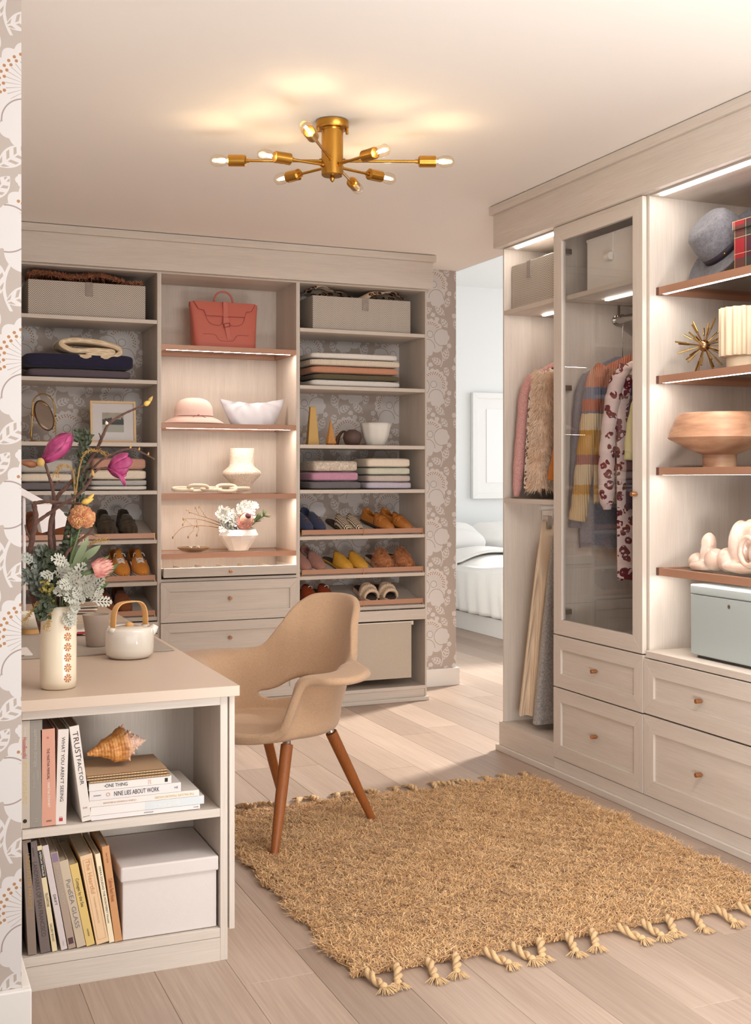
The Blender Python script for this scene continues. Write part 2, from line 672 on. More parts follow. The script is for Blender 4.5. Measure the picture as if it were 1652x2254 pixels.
def shaker(root, kind, plane, off, u0, u1, z0, z1, fw=0.062, knob=None, glass=False, thick=0.02):
    """frame-and-panel front: kind > panel, rail, stile, knob"""
    mp = mapped(plane, off)
    gw = OX if plane == 'Y' else OY
    i0, i1, j0, j1 = u0 + fw, u1 - fw, z0 + fw, z1 - fw
    if glass:
        front = slab(mp, i0 - 0.004, i1 + 0.004, 0.008, 0.012, j0 - 0.004, j1 + 0.004).build(kind, 'door_glass', root, True)
    else:
        front = slab(mp, u0 + 0.01, u1 - 0.01, 0.0, thick - 0.009, z0 + 0.01, z1 - 0.01).build(kind, gw, root, True)
    for q in ([(u0, z0), (u1, z0), (i1, j0), (i0, j0)], [(u0, z1), (u1, z1), (i1, j1), (i0, j1)]):
        mitred(mp, q, 0.0, thick).build('rail', gw, front, True, bevel=0.0012)
    for q in ([(u0, z0), (i0, j0), (i0, j1), (u0, z1)], [(u1, z0), (i1, j0), (i1, j1), (u1, z1)]):
        mitred(mp, q, 0.0, thick).build('stile', OZ, front, True, bevel=0.0012)
    if knob:
        ku, kz = knob
        base = thick if glass else thick - 0.009
        a, m_, b_ = mp(ku, base, kz), mp(ku, base + 0.006, kz), mp(ku, base + 0.030, kz)
        k = MB().tube([a, m_], 0.004, 10).tube([m_, b_], 0.0085, 18)
        k.build('knob', 'knob_bronze', front, True, auto=40, bevel=0.0008, label='bronze cylinder knob')
    return front


def knob_disc(root, parent, p, r=0.0085, depth=0.016):
    MB().tube([(p[0], p[1], p[2]), (p[0], p[1] - depth, p[2])], r, 18).build('knob', 'knob_bronze', parent, True, auto=40, bevel=0.001, label='round bronze knob')


def shelf_board(root, x0, x1, y0, y1, z0, z1, gw, name='shelf'):
    return MB().box(x0, x1, y0, y1, z0, z1).build(name, gw, root, True, bevel=0.0012)


def glass_shelf(root, plane, off, u0, u1, depth, zt, th, led, front=0.022, lip=0.0016, cap=False):
    """copper-edged glass shelf with a light strip under its front rail"""
    mp = mapped(plane, off)
    fr = MB()
    def bar(a, b_, d0, d1, z0, z1):
        p, q = mp(a, d0, z0), mp(b_, d1, z1)
        fr.box(min(p[0], q[0]), max(p[0], q[0]), min(p[1], q[1]), max(p[1], q[1]), z0, z1)
    rail = MB()
    def rbar(d0, d1, z0, z1):
        p, q = mp(u0, d0, 0), mp(u1, d1, 0)
        rail.box(min(p[0], q[0]), max(p[0], q[0]), min(p[1], q[1]), max(p[1], q[1]), z0, z1)
    rbar(0, -0.005, zt - th, zt)
    rbar(-0.005, -front, zt - th + lip, zt)
    sh = rail.build('glass_shelf', 'copper_metal', root, True)
    if cap:
        slab(mp, u1 - 0.016, u1 + 0.0004, 0.0006, -front, zt - th - 0.0004, zt + 0.0004).build('end_cap', 'copper_dark', sh, True)
    bar(u0, u0 + 0.02, -front, -depth, zt - th, zt)
    bar(u1 - 0.02, u1, -front, -depth, zt - th, zt)
    bar(u0 + 0.02, u1 - 0.02, -depth + 0.02, -depth, zt - th, zt)
    fr.build('side_rail', 'copper_metal', sh, True)
    slab(mp, u0 + 0.016, u1 - 0.016, -front + 0.004, -depth + 0.016, zt - 0.010, zt - 0.003).build('glass_panel', 'shelf_glass', sh, True)
    slab(mp, u0 + 0.03, u1 - 0.03, -0.007, -front + 0.002, zt - th + lip - 0.0014, zt - th + lip).build('light_strip', led, sh, True)
    return sh


def light_bar(root, plane, off, u0, u1, d, z, led='led_neutral', w=0.014):
    mp = mapped(plane, off)
    slab(mp, u0, u1, -d, -d - w, z - 0.006, z).build('light_strip', led, root, True)


# ------------------------------------------------------------------ shelving on the back wall
BF, BB = 6.03, 6.395
ZT = 2.36
def tower(label, x0, x1):
    r = thing('shelving_unit', label, 'shelving unit', ((x0 + x1) / 2, BF, 0), group='closet shelving along the floral back wall')
    for a in (x0, x1 - 0.0105):
        B(a, a + 0.0105, BF, BB, 0.0, ZT).build('side_panel', OZ, r, True, bevel=0.0008)
    B(x0 + 0.0105, x1 - 0.0105, BF + 0.001, BB, ZT - 0.018, ZT).build('top_panel', OX, r, True)
    B(x0 + 0.0105, x1 - 0.0105, BF, BB, 0.066, 0.085).build('bottom_panel', OX, r, True, bevel=0.001)
    B(x0 + 0.0105, x1 - 0.0105, BF + 0.006, BF + 0.02, 0.0, 0.066).build('kick_board', OX, r, True)
    return r

SH = [2.096, 1.782, 1.456, 1.207]
SHOE = [0.949, 0.730, 0.547]
SLOPE = math.atan2(0.095, 0.35)
def shoe_shelf(r, x0, x1, z):
    w = x1 - x0
    M = Matrix.Translation((x0, BF, z)) @ Matrix.Rotation(SLOPE, 4, 'X')
    s = MB(M).box(0.001, w - 0.001, 0.0, 0.355, -0.019, 0.0).build('shoe_shelf', OX, r, True, bevel=0.001)
    M2 = Matrix.Translation((x0, BF, z))
    xm = w / 2
    for a, b_ in ((0.014, xm - 0.001), (xm + 0.001, w - 0.014)):
        MB(M2).box(a, b_, 0.004, 0.010, 0.010, 0.037).build('shoe_rail', 'copper_metal', s, True, bevel=0.0008)
    for a in (0.012, xm - 0.0022, w - 0.016):
        MB(M2).box(a, a + 0.0044, 0.002, 0.012, -0.004, 0.037).build('rail_post', 'knob_bronze', s, True)

LX0, LX1, CX0, CX1, RX0, RX1 = 0.548, 1.3265, 1.3265, 2.0905, 2.0905, 2.870
tl = tower('left shelving bay behind the desk with fur-topped basket and orange sneakers', LX0, LX1)
tr = tower('right shelving bay beside the wallpapered wall end with yellow loafers and hamper', RX0, RX1)
tc_ = tower('lit central shelving bay with copper edged glass shelves and three drawers', CX0, CX1)
for r, x0, x1 in ((tl, LX0, LX1), (tr, RX0, RX1)):
    for z in SH:
        B(x0 + 0.0115, x1 - 0.0115, BF, BB, z - 0.020, z).build('shelf', OX, r, True, bevel=0.0012)
    for z in SHOE:
        shoe_shelf(r, x0 + 0.0105, x1 - 0.0105, z)
# slim drawers under the lowest shoe shelves
mpb = mapped('Y', BF)
for r, x0, x1 in ((tl, LX0, LX1), (tr, RX0, RX1)):
    d = slab(mpb, x0 + 0.012, x1 - 0.012, -0.002, 0.016, 0.466, 0.524).build('slim_drawer', OX, r, True, bevel=0.001)
for k, (z0, z1) in enumerate(((0.288, 0.462), (0.092, 0.284))):
    shaker(tl, 'drawer', 'Y', BF, LX0 + 0.012, LX1 - 0.012, z0, z1, 0.05, ((LX0 + LX1) / 2, (z0 + z1) / 2), thick=0.016)
# centre bay
B(CX0 + 0.0105, CX1 - 0.0105, BB - 0.012, BB, 0.73, ZT - 0.018).build('back_panel', OZ, tc_, True)
for z in (1.972, 1.561, 1.187, 0.875):
    glass_shelf(tc_, 'Y', BF, CX0 + 0.011, CX1 - 0.011, 0.34, z, 0.027, 'led_warm')
B(CX0 + 0.0105, CX1 - 0.0105, BF, BB, 0.728, 0.742).build('shelf', OX, tc_, True)
for z0, z1 in ((0.516, 0.726), (0.312, 0.512), (0.090, 0.308)):
    shaker(tc_, 'drawer', 'Y', BF, CX0 + 0.003, CX1 - 0.003, z0, z1, 0.05, ((CX0 + CX1) / 2 - 0.008, (z0 + z1) / 2 + 0.012))
# shallow jewellery drawer, pulled out a little
jd = B(CX0 + 0.016, CX1 - 0.016, BF - 0.030, BF - 0.014, 0.752, 0.800).build('jewellery_drawer', OX, tc_, True, bevel=0.001)
tray = MB().box(CX0 + 0.02, CX1 - 0.02, BF - 0.014, BF + 0.30, 0.756, 0.762)
tray.build('tray_floor', plain('velvet_cream', srgb(226, 210, 190), 0.95), jd, True)
for a in (CX0 + 0.018, CX1 - 0.024):
    B(a, a + 0.006, BF - 0.014, BF + 0.30, 0.756, 0.797).build('tray_side', OY, jd, True)
for k in range(1, 6):
    a = CX0 + 0.02 + k * 0.122
    B(a, a + 0.006, BF - 0.014, BF + 0.30, 0.762, 0.792).build('tray_divider', 'velvet_cream', jd, True)
knob_disc(tc_, jd, ((CX0 + CX1) / 2 - 0.008, BF - 0.030, 0.777))
# fascia with crown, base moulding
fas = thing('cabinet_fascia', 'pale oak fascia and crown strip topping the back wall shelving', 'fascia', (1.7, BF, ZT - 0.01))
B(0.30, 2.893, BF - 0.036, BF - 0.004, ZT - 0.010, 2.503).build('fascia_board', OX, fas, True, bevel=0.0015)
B(2.875, 2.893, BF - 0.004, BB, ZT - 0.010, 2.503).build('fascia_return', OY, fas, True, bevel=0.0015)
B(0.30, 2.908, BF - 0.050, BB, 2.503, CEIL - 0.003).build('crown_strip', OX, fas, True, bevel=0.003)
bm_ = thing('base_moulding', 'pale oak base moulding at the foot of the back wall shelving', 'moulding', (1.7, BF, 0))
B(0.30, 2.880, BF - 0.014, BF - 0.001, 0.0, 0.022).build('moulding_strip', OX, bm_, True, bevel=0.003)
B(2.8715, 2.880, BF - 0.001, BB, 0.0, 0.022).build('moulding_return', OY, bm_, True, bevel=0.002)
# filler between the left wall and the left bay
fil = B(0.2835, LX0 - 0.001, BF + 0.002, BF + 0.02, 0.0, ZT).build('filler_panel', OZ)
tag(fil, 'pale oak filler board between left wall and the shelving', 'panel')

# hamper that hangs under the slim drawer of the right bay
hm = thing('laundry_hamper', 'beige fabric hamper bag at the bottom of the right bay', 'hamper', ((RX0 + 2.80) / 2, BF + 0.16, 0.134))
def soft_box(w, d, h, bulge=0.006, n=8):
    m = MB()
    def side(p0, p1, nrm):
        def g(a, b_):
            k = math.sin(PI * a) * math.sin(PI * b_) * bulge
            return (p0[0] + (p1[0] - p0[0]) * a + nrm[0] * k, p0[1] + (p1[1] - p0[1]) * a + nrm[1] * k, h * b_)
        m.grid(g, n, n)
    x, y = w / 2, d / 2
    side((-x, -y), (x, -y), (0, -1)); side((x, -y), (x, y), (1, 0)); side((x, y), (-x, y), (0, 1)); side((-x, y), (-x, -y), (-1, 0))
    m.add([(-x, -y, 0), (x, -y, 0), (x, y, 0), (-x, y, 0)], [(3, 2, 1, 0)])
    return m
soft_box(0.66, 0.31, 0.315).build('bag', fabric('hamper_linen', srgb(196, 182, 166), 500, 0.15, spread=0.08), hm, smooth=True, auto=50)
B(-0.33, 0.33, -0.155, 0.155, 0.315, 0.322).build('top_frame', 'steel', hm)
B(-0.345, -0.330, -0.15, 0.15, 0.300, 0.322).build('slide', 'steel', hm)
B(0.330, 0.345, -0.15, 0.15, 0.300, 0.322).build('slide', 'steel', hm)

# ------------------------------------------------------------------ cabinet wall on the right
RF, RB = 2.672, 3.275
Y1a, Y1b, Y2a, Y3a = 4.785, 4.305, 3.664, 2.885
def rtower(name, label, ya, yb):
    r = thing(name, label, 'wardrobe', (RF + 0.3, (ya + yb) / 2, 0), group='wardrobe units on the right')
    for a in (ya - 0.0105, yb):
        B(RF, RB, a, a + 0.0105, 0.0, ZT).build('side_panel', OZ, r, True, bevel=0.0008)
    B(RB - 0.012, RB, yb + 0.0105, ya - 0.0105, 0.0, ZT).build('back_panel', OZ, r, True)
    B(RF + 0.001, RB - 0.012, yb + 0.0105, ya - 0.0105, ZT - 0.018, ZT).build('top_panel', OY, r, True)
    return r

r1 = rtower('open_wardrobe', 'narrow open wardrobe bay with fur coat above and skirts below', Y1a, Y1b)
r2 = rtower('glass_door_wardrobe', 'wardrobe with tall glass door over two small drawers', Y1b, Y2a)
r3 = rtower('display_wardrobe', 'open wardrobe bay with four copper edged glass shelves over wide drawers', Y2a, Y3a)
for z in (2.055, 1.178):
    B(RF, RB - 0.012, Y1b + 0.011, Y1a - 0.011, z - 0.020, z).build('shelf', OY, r1, True, bevel=0.0012)
B(RF, RB - 0.012, Y1b + 0.011, Y1a - 0.011, 0.116, 0.135).build('bottom_panel', OY, r1, True)
B(RF - 0.018, RF, Y1b + 0.0, Y1a + 0.004, 0.026, 0.135).build('kick_board', OY, r1, True, bevel=0.001)
light_bar(r1, 'X', RF, Y1b + 0.012, Y1a - 0.075, 0.022, ZT - 0.018)
light_bar(r1, 'X', RF, Y1b + 0.012, Y1a - 0.09, 0.16, 2.035)
light_bar(r1, 'X', RF, Y1b + 0.012, Y1a - 0.09, 0.30, 1.158)
# glass door bay
B(RF + 0.004, RB - 0.012, Y2a + 0.011, Y1b - 0.011, 2.030, 2.050).build('shelf', OY, r2, True, bevel=0.0012)
light_bar(r2, 'X', RF, Y2a + 0.012, Y1b - 0.15, 0.14, 2.030)
B(RF, RB - 0.012, Y2a + 0.011, Y1b - 0.011, 0.585, 0.603).build('shelf', OY, r2, True)
shaker(r2, 'door', 'X', RF - 0.002, Y2a + 0.004, Y1b - 0.002, 0.607, 2.346, 0.064, (Y2a + 0.036, 1.213), True)
for z in (2.245, 1.66, 0.70):
    B(RF, RF + 0.05, Y1b - 0.035, Y1b - 0.0115, z - 0.012, z + 0.012).build('hinge', 'steel', r2, True, bevel=0.002)
for z0, z1 in ((0.383, 0.602), (0.078, 0.378)):
    shaker(r2, 'drawer', 'X', RF - 0.002, Y2a + 0.002, Y1b - 0.001, z0, z1, 0.058, ((Y2a + Y1b) / 2, (z0 + z1) / 2))
# display bay
B(RF - 0.018, RB - 0.012, Y3a + 0.0105, Y2a - 0.0105, 0.596, 0.622).build('counter_top', OY, r3, True, bevel=0.002)
for z in (1.997, 1.661, 1.314, 0.934):
    glass_shelf(r3, 'X', RF + 0.030, Y3a + 0.012, Y2a - 0.012, 0.50, z, 0.028, 'led_neutral', 0.026, 0.0012, True)
light_bar(r3, 'X', RF, Y3a + 0.03, Y2a - 0.055, 0.014, ZT - 0.018, w=0.016)
for z0, z1 in ((0.386, 0.592), (0.078, 0.380)):
    shaker(r3, 'drawer', 'X', RF - 0.002, Y3a + 0.002, Y2a - 0.002, z0, z1, 0.062, (Y2a - 0.335, (z0 + z1) / 2))
# fascia, crown, base
fas2 = thing('cabinet_fascia', 'pale oak fascia and crown strip topping the right wardrobes', 'fascia', (2.64, 3.8, ZT))
B(2.632, 2.668, Y3a - 0.022, Y1a + 0.022, ZT - 0.012, 2.503).build('fascia_board', OY, fas2, True, bevel=0.0015)
B(2.668, RB, Y1a + 0.001, Y1a + 0.022, ZT - 0.012, 2.503).build('fascia_return', OX, fas2, True, bevel=0.0015)
B(2.668, RB, Y3a - 0.022, Y3a - 0.001, ZT - 0.012, 2.503).build('fascia_return', OX, fas2, True, bevel=0.0015)
B(2.615, RB, Y3a - 0.034, Y1a + 0.034, 2.503, CEIL - 0.003).build('crown_strip', OY, fas2, True, bevel=0.003)
bm2 = thing('base_moulding', 'pale oak base moulding at the foot of the right wardrobes', 'moulding', (2.64, 3.8, 0))
B(2.640, RF - 0.019, Y3a - 0.002, Y1a + 0.016, 0.0, 0.028).build('moulding_strip', OY, bm2, True, bevel=0.003)
B(RF - 0.0185, RF - 0.001, Y3a - 0.002, Y1b - 0.001, 0.0, 0.075).build('kick_board', OY, bm2, True)

# ------------------------------------------------------------------ desk with bookcase end
DZ = 0.728
desk = thing('desk', 'long pale desk with laminate top running along the left wall', 'desk', (0.58, 4.1, 0))
B(0.286, 0.868, 2.972, 5.22, DZ - 0.028, DZ).build('desk_top', plain('desk_laminate', srgb(200, 179, 160), 0.42, spec=0.4), desk, True, bevel=0.0015)
B(0.29, 0.84, 5.17, 5.19, 0.0, DZ - 0.028).build('end_panel', OZ, desk, True, bevel=0.001)
B(0.30, 0.32, 3.31, 5.17, 0.30, DZ - 0.028).build('back_panel', OY, desk, True)
bc = thing('bookcase', 'low two-shelf bookcase forming the near end of the desk', 'bookcase', (0.57, 3.14, 0))
BCF, BCB = 2.992, 3.295
B(0.8205, 0.8405, BCF, BCB, 0.0, DZ - 0.0285).build('side_panel', OZ, bc, True, bevel=0.001)
B(0.303, 0.316, BCF, BCB, 0.0, DZ - 0.0285).build('side_panel', OZ, bc, True, bevel=0.001)
B(0.846, 0.861, BCF + 0.004, BCB, 0.078, DZ - 0.030).build('outer_panel', OZ, bc, True, bevel=0.001)
B(0.8405, 0.846, BCF + 0.02, BCB, 0.10, DZ - 0.030).build('spacer', OZ, bc, True)
B(0.316, 0.8205, BCB - 0.012, BCB, 0.0, DZ - 0.0285).build('back_panel', OZ, bc, True)
B(0.316, 0.8205, BCF, BCF + 0.020, 0.676, DZ - 0.0285).build('top_rail', OX, bc, True, bevel=0.001)
B(0.3165, 0.820, BCF - 0.001, BCB - 0.012, 0.381, 0.403).build('shelf', OX, bc, True, bevel=0.001)
B(0.3165, 0.820, BCF, BCB - 0.012, 0.062, 0.086).build('bottom_panel', OX, bc, True, bevel=0.001)
B(0.3165, 0.8205, BCF + 0.001, BCF + 0.016, 0.0, 0.061).build('kick_board', OX, bc, True)

# ------------------------------------------------------------------ armchair
def build_chair():
    ch = thing('armchair', 'tan fabric shell armchair with walnut legs beside the desk', 'chair', (1.302, 4.012, 0), (0, 0, R(-60)))
    zr = [(0, .832), (14, .828), (26, .790), (38, .705), (51, .628), (62, .612), (90, .602), (107, .598), (119, .586), (126, .500), (132, .425), (141, .396), (155, .381), (180, .374)]
    rr = [(0, .385), (20, .358), (36, .305), (54, .292), (70, .335), (86, .420), (97, .448), (107, .405), (117, .345), (127, .305), (138, .280), (160, .262), (180, .262)]
    rs = [(0, .195), (40, .215), (75, .225), (110, .235), (140, .245), (180, .245)]
    NA, NS, NW = 120, 7, 26
    HB, HT = 4, 12
    def pos(phi, row):
        a = abs(phi)
        s = 1 if phi >= 0 else -1
        zrim, rrim, rseat = spline(a, zr), spline(a, rr), spline(a, rs)
        dirx, diry = s * math.sin(R(a)), math.cos(R(a))
        if row <= NS:
            t = row / NS
            r = rseat * (0.06 + 0.94 * t)
            z = 0.372 + 0.020 * t * t
            if a > 120:
                k = min(1, (a - 120) / 40)
                z = 0.372 + 0.020 * t * t * (1 - k) + k * 0.012 * math.sin(PI * t)
            return (dirx * r, diry * r * 0.97, z)
        q = (row - NS) / NW
        # squeeze rows round the opening under the backrest
        c = 0.205
        hh = max(0.006, 0.085 * math.sqrt(max(0, 1 - (a / 57.0) ** 2)))
        k = row - NS
        if k <= HB:
            t = (c - hh) * k / HB
        elif k <= HT:
            t = (c - hh) + 2 * hh * (k - HB) / (HT - HB)
        else:
            t = (c + hh) + (1 - c - hh) * (k - HT) / (NW - HT)
        arm = interp(a, [(35, 0), (75, 1), (180, 1)])
        p = 1.15 + 1.9 * arm
        r = rseat + (rrim - rseat) * ((1 - arm) * (t ** 0.9) + arm * (0.22 * math.sin(t * PI / 2) + 0.78 * t ** 5))
        zz = (1 - arm) * t + arm * math.sin(min(1, t * 1.2) * PI / 2)
        z = 0.392 + (zrim - 0.392) * zz
        if a > 122:
            z = 0.392 - (1 - 0) * 0.0 + (zrim - 0.392) * t
        fwd = arm * interp(a, [(80, 0), (104, 0.05), (118, 0.02), (140, 0)]) * t ** 2
        return (dirx * r, diry * r * 0.97 - fwd, z)
    m = MB()
    n = NS + NW + 1
    vs_ = [pos(-180 + 360 * i / NA, j) for i in range(NA) for j in range(n)]
    fs_ = []
    for i in range(NA):
        phi = abs(-180 + 360 * (i + 0.5) / NA)
        for j in range(n - 1):
            if phi < 57 and NS + HB <= j < NS + HT:
                continue
            i2 = (i + 1) % NA
            fs_.append((i * n + j, i2 * n + j, i2 * n + j + 1, i * n + j + 1))
    ctr = len(vs_)
    vs_.append((0, 0, 0.372))
    for i in range(NA):
        fs_.append((ctr, ((i + 1) % NA) * n, i * n))
    m.add(vs_, fs_)
    tan = fabric('tan_weave', srgb(198, 163, 131), 420, 0.5, spread=0.22, sheen=0.25, var=160)
    m.build('shell', tan, ch, smooth=True, solid=0.030, sub=1)
    walnut = wood('walnut_leg', 'Z', srgb(164, 98, 50), srgb(116, 62, 28), 1.2, 0.4)
    for sx, sy in ((1, -1), (-1, -1), (1, 1), (-1, 1)):
        top = (sx * 0.165, sy * 0.120, 0.357)
        bot = (sx * 0.222, -0.250 if sy < 0 else 0.292, 0.010)
        leg = MB().tube([top, tuple(top[i] * .5 + bot[i] * .5 for i in range(3)), bot], [0.0215, 0.020, 0.0135], 20).build('leg', walnut, ch, auto=40, bevel=0.001)
        MB().tube([(top[0] * 0.97, top[1] * 0.97, 0.370), top], [0.015, 0.014], 14).build('mount', 'steel', leg, auto=40)
    return ch
build_chair()

# ------------------------------------------------------------------ shaggy rug
def build_rug():
    import numpy as np
    x0, x1, y0, y1 = 1.10, 2.525, 2.745, 4.255
    rug = thing('shaggy_rug', 'golden tan shaggy rug with twisted tassels under the armchair', 'rug', ((x0 + x1) / 2, (y0 + y1) / 2, 0))
    B(x0 + 0.01, x1 - 0.01, y0 + 0.012, y1 - 0.012, 0.0005, 0.008).build('backing', fabric('rug_backing', srgb(168, 128, 78), 300), rug, True)
    m, nt, b = new_mat('rug_pile')
    _, _, _, v = coords(nt)
    c = mix(nt, noise_tex(nt, v, 9.0, 3).op('MULTIPLY_ADD', 2.4, -0.7, clamp=True), srgb(220, 176, 124), srgb(242, 204, 154))
    c = mix(nt, noise_tex(nt, v, 130.0, 2).op('MULTIPLY_ADD', 2.6, -0.95, clamp=True), c, srgb(198, 152, 100))
    nt.links.new(c, b.inputs['Base Color'])
    b.inputs['Roughness'].default_value = 0.85
    b.inputs['Specular IOR Level'].default_value = 0.2
    b.inputs['Sheen Weight'].default_value = 0.3
    MATS['rug_pile'] = m
    rg = np.random.default_rng(11)
    N = 150000
    px = rg.uniform(x0, x1, N); py = rg.uniform(y0, y1, N)
    wob = 0.010 * np.sin(py * 23) + 0.006 * np.sin(py * 61)
    px = np.where(px < x0 + 0.03, px + wob, px); px = np.where(px > x1 - 0.03, px + wob, px)
    # loosely clumped lean directions, each strand curling on its own
    ang = 1.6 * np.sin(px * 7.3 + 1.7 * np.sin(py * 6.1)) + 1.4 * np.cos(py * 8.9 + 2.1 * np.sin(px * 5.3)) + 1.2 * np.sin(px * 83 + py * 71) + rg.normal(0, 1.7, N)
    lean = 0.018 + 0.008 * np.sin(px * 13 + py * 17) + rg.uniform(-0.009, 0.012, N)
    hgt = 0.019 + 0.005 * np.sin(px * 9.1 - py * 7.7) + 0.005 * np.sin(px * 57 + 2 * np.sin(py * 49)) + rg.uniform(-0.007, 0.008, N)
    dx, dy = np.cos(ang) * lean, np.sin(ang) * lean
    wdt = rg.uniform(0.0008, 0.0015, N)
    tw = rg.uniform(0, math.pi, N)
    wx, wy = np.cos(tw) * wdt, np.sin(tw) * wdt
    cx, cy = (x0 + x1) / 2, (y0 + y1) / 2
    pts = []
    for t, wk in ((0.0, 1.0), (0.35, 1.05), (0.7, 1.0), (1.0, 0.6)):
        ax = px - cx + dx * t ** 1.4 + 0.0065 * t ** 0.6 * rg.normal(0, 1, N)
        ay = py - cy + dy * t ** 1.4 + 0.0065 * t ** 0.6 * rg.normal(0, 1, N)
        az = 0.004 + hgt * (t ** 0.7) * (1 - 0.22 * t) + 0.0025 * t * rg.normal(0, 1, N)
        pts.append(np.stack([ax - wx * wk, ay - wy * wk, az], 1))
        pts.append(np.stack([ax + wx * wk, ay + wy * wk, az], 1))
    V = np.stack(pts, 1).reshape(-1, 3)
    base = (np.arange(N) * 8)[:, None]
    F = np.concatenate([base + np.array([0, 1, 3, 2]), base + np.array([2, 3, 5, 4]), base + np.array([4, 5, 7, 6])], 1).reshape(-1, 4)
    me = bpy.data.meshes.new('pile')
    me.vertices.add(len(V)); me.vertices.foreach_set('co', V.astype(np.float32).ravel())
    me.loops.add(F.size); me.loops.foreach_set('vertex_index', F.astype(np.int32).ravel())
    me.polygons.add(len(F)); me.polygons.foreach_set('loop_start', (np.arange(len(F)) * 4).astype(np.int32))
    me.update(calc_edges=True)
    me.shade_smooth()
    obj('pile', me, m, rug, kind='stuff')
    # tassels
    cord = fabric('rug_cord', srgb(214, 178, 132), 260, 0.4)
    def tassel_mesh(seed):
        r = random.Random(seed)
        bend = r.uniform(-0.35, 0.35)
        L = 0.085
        m1, m2 = MB(), MB()
        ctr = []
        for k in range(17):
            t = k / 16
            ctr.append(Vector((math.sin(bend * t) * L * t, -L * t, 0.013 + 0.012 * math.sin(PI * t) * (1 - t) - 0.003 * t)))
        for ph in (0, PI):
            path = [c_ + Vector((math.cos(ph + 9 * k / 16), 0, math.sin(ph + 9 * k / 16))) * 0.0055 for k, c_ in enumerate(ctr)]
            m1.tube(path, 0.0068, 8)
        e = ctr[-1]
        m1.ell((e.x, e.y - 0.004, e.z), (0.011, 0.011, 0.010), 10, 7)
        for k in range(34):
            a = r.uniform(-1.15, 1.15) + bend
            l = r.uniform(0.026, 0.040)
            p0 = (e.x, e.y - 0.006, e.z - 0.001)
            p1 = (e.x + math.sin(a) * l * 0.5, e.y - 0.006 - math.cos(a) * l * 0.5, e.z * 0.8 + r.uniform(0, 0.006))
            p2 = (e.x + math.sin(a) * l, e.y - 0.006 - math.cos(a) * l, 0.003 + r.uniform(0, 0.004))
            m2.tube([p0, p1, p2], [0.0016, 0.0015, 0.0009], 4)
        return m1.mesh('tassel'), m2.mesh('fringe')
    kinds = [tassel_mesh(s) for s in range(5)]
    for k_ in kinds:
        for me_ in k_:
            me_.materials.append(cord)
            me_.shade_smooth()
    w, d = (x1 - x0), (y1 - y0)
    for side in (-1, 1):
        for k in range(17):
            a, f_ = kinds[(k * 3 + (side > 0)) % 5]
            t = obj('tassel', a, None, rug)
            t.location = (-w / 2 + 0.035 + (w - 0.07) * k / 16, side * (d / 2 - 0.006), 0)
            t.rotation_euler = (0, 0, (PI if side > 0 else 0) + random.uniform(-0.25, 0.25))
            fr = obj('fringe', f_, None, t, kind='stuff')
build_rug()

# ------------------------------------------------------------------ ceiling lamp
def build_chandelier():
    c = at(731, 266, Z=CEIL)
    ch = thing('ceiling_lamp', 'brass sputnik ceiling lamp with eight glowing clear bulbs', 'lamp', (c.x, c.y, CEIL - 0.003), (0, 0, -YAW))
    br = plain('brushed_brass', srgb(186, 138, 62), 0.30, 1.0)
    MB().lathe([(0.020, -0.0), (0.058, -0.0), (0.0585, -0.022), (0.056, -0.027), (0.043, -0.029), (0.040, -0.034)], 40).build('canopy', br, ch, auto=35)
    MB().lathe([(0.0385, -0.028), (0.0385, -0.190), (0.035, -0.194), (0.006, -0.195)], 40).build('stem', br, ch, auto=35)
    MB().lathe([(0.004, -0.194), (0.009, -0.198), (0.009, -0.207), (0.003, -0.214), (0.0005, -0.216)], 16).build('finial', 'brass', ch, smooth=True)
    MB().tube([(0.052, 0.0, -0.027), (0.052, 0.0, -0.045)], 0.005, 10).build('screw', br, ch, auto=40)
    MB().tube([(-0.048, -0.02, -0.027), (-0.048, -0.02, -0.042)], 0.005, 10).build('screw', br, ch, auto=40)
    gl = emitter('filament', (1.0, 0.72, 0.38), 90.0)
    zz = -0.152
    for ang, L in ((1, 0.305), (181, 0.305), (-100, 0.300), (78, 0.300), (-48, 0.165), (-148, 0.165), (40, 0.165), (138, 0.165)):
        # angles in the lamp's own frame, 0 to the right of the lens, -90 towards it
        d = Vector((math.cos(R(ang)), math.sin(R(ang)), 0))
        z0 = zz + (0.012 if L > 0.2 else -0.006)
        p = lambda s: tuple(d * s + Vector((0, 0, z0)))
        arm = MB().tube([p(0.030), p(L)], 0.0052, 12).tube([p(0.037), p(0.046)], 0.0085, 12).build('arm', br, ch, auto=40)
        MB().tube([p(L - 0.010), p(L)], 0.0075, 14).tube([p(L), p(L + 0.005), p(L + 0.062), p(L + 0.064)], [0.014, 0.0205, 0.0205, 0.018], 24).build('socket', br, arm, auto=35)
        pr = [(0.0125, 0.060), (0.0150, 0.072), (0.0205, 0.086), (0.0215, 0.104), (0.0195, 0.116), (0.013, 0.125), (0.004, 0.129)]
        bulb = MB().tube([p(L + s) for r_, s in pr], [r_ for r_, s in pr], 20).build('bulb', 'bulb_glass', ch, smooth=True)
        fm = MB()
        for q in range(4):
            o_ = Vector((0, 0, 1)).cross(d).normalized()
            off = o_ * 0.0055 * math.cos(q * PI / 2) + Vector((0, 0, 0.0055 * math.sin(q * PI / 2)))
            fm.tube([Vector(p(L + 0.076)) + off, Vector(p(L + 0.110)) + off * 0.7], 0.0013, 6)
        fm.build('filament', gl, bulb)
        ld = bpy.data.lights.new('bulb_light', 'POINT')
        ld.energy = 0.13
        ld.color = (1.0, 0.86, 0.68)
        ld.shadow_soft_size = 0.014
        lo = bpy.data.objects.new('bulb_light', ld)
        scene.collection.objects.link(lo)
        lo.parent = bulb
        lo.location = p(L + 0.095)
build_chandelier()

# ------------------------------------------------------------------ soft goods
def X_at(px, Y):
    return at(px, PCY, Y=Y).x


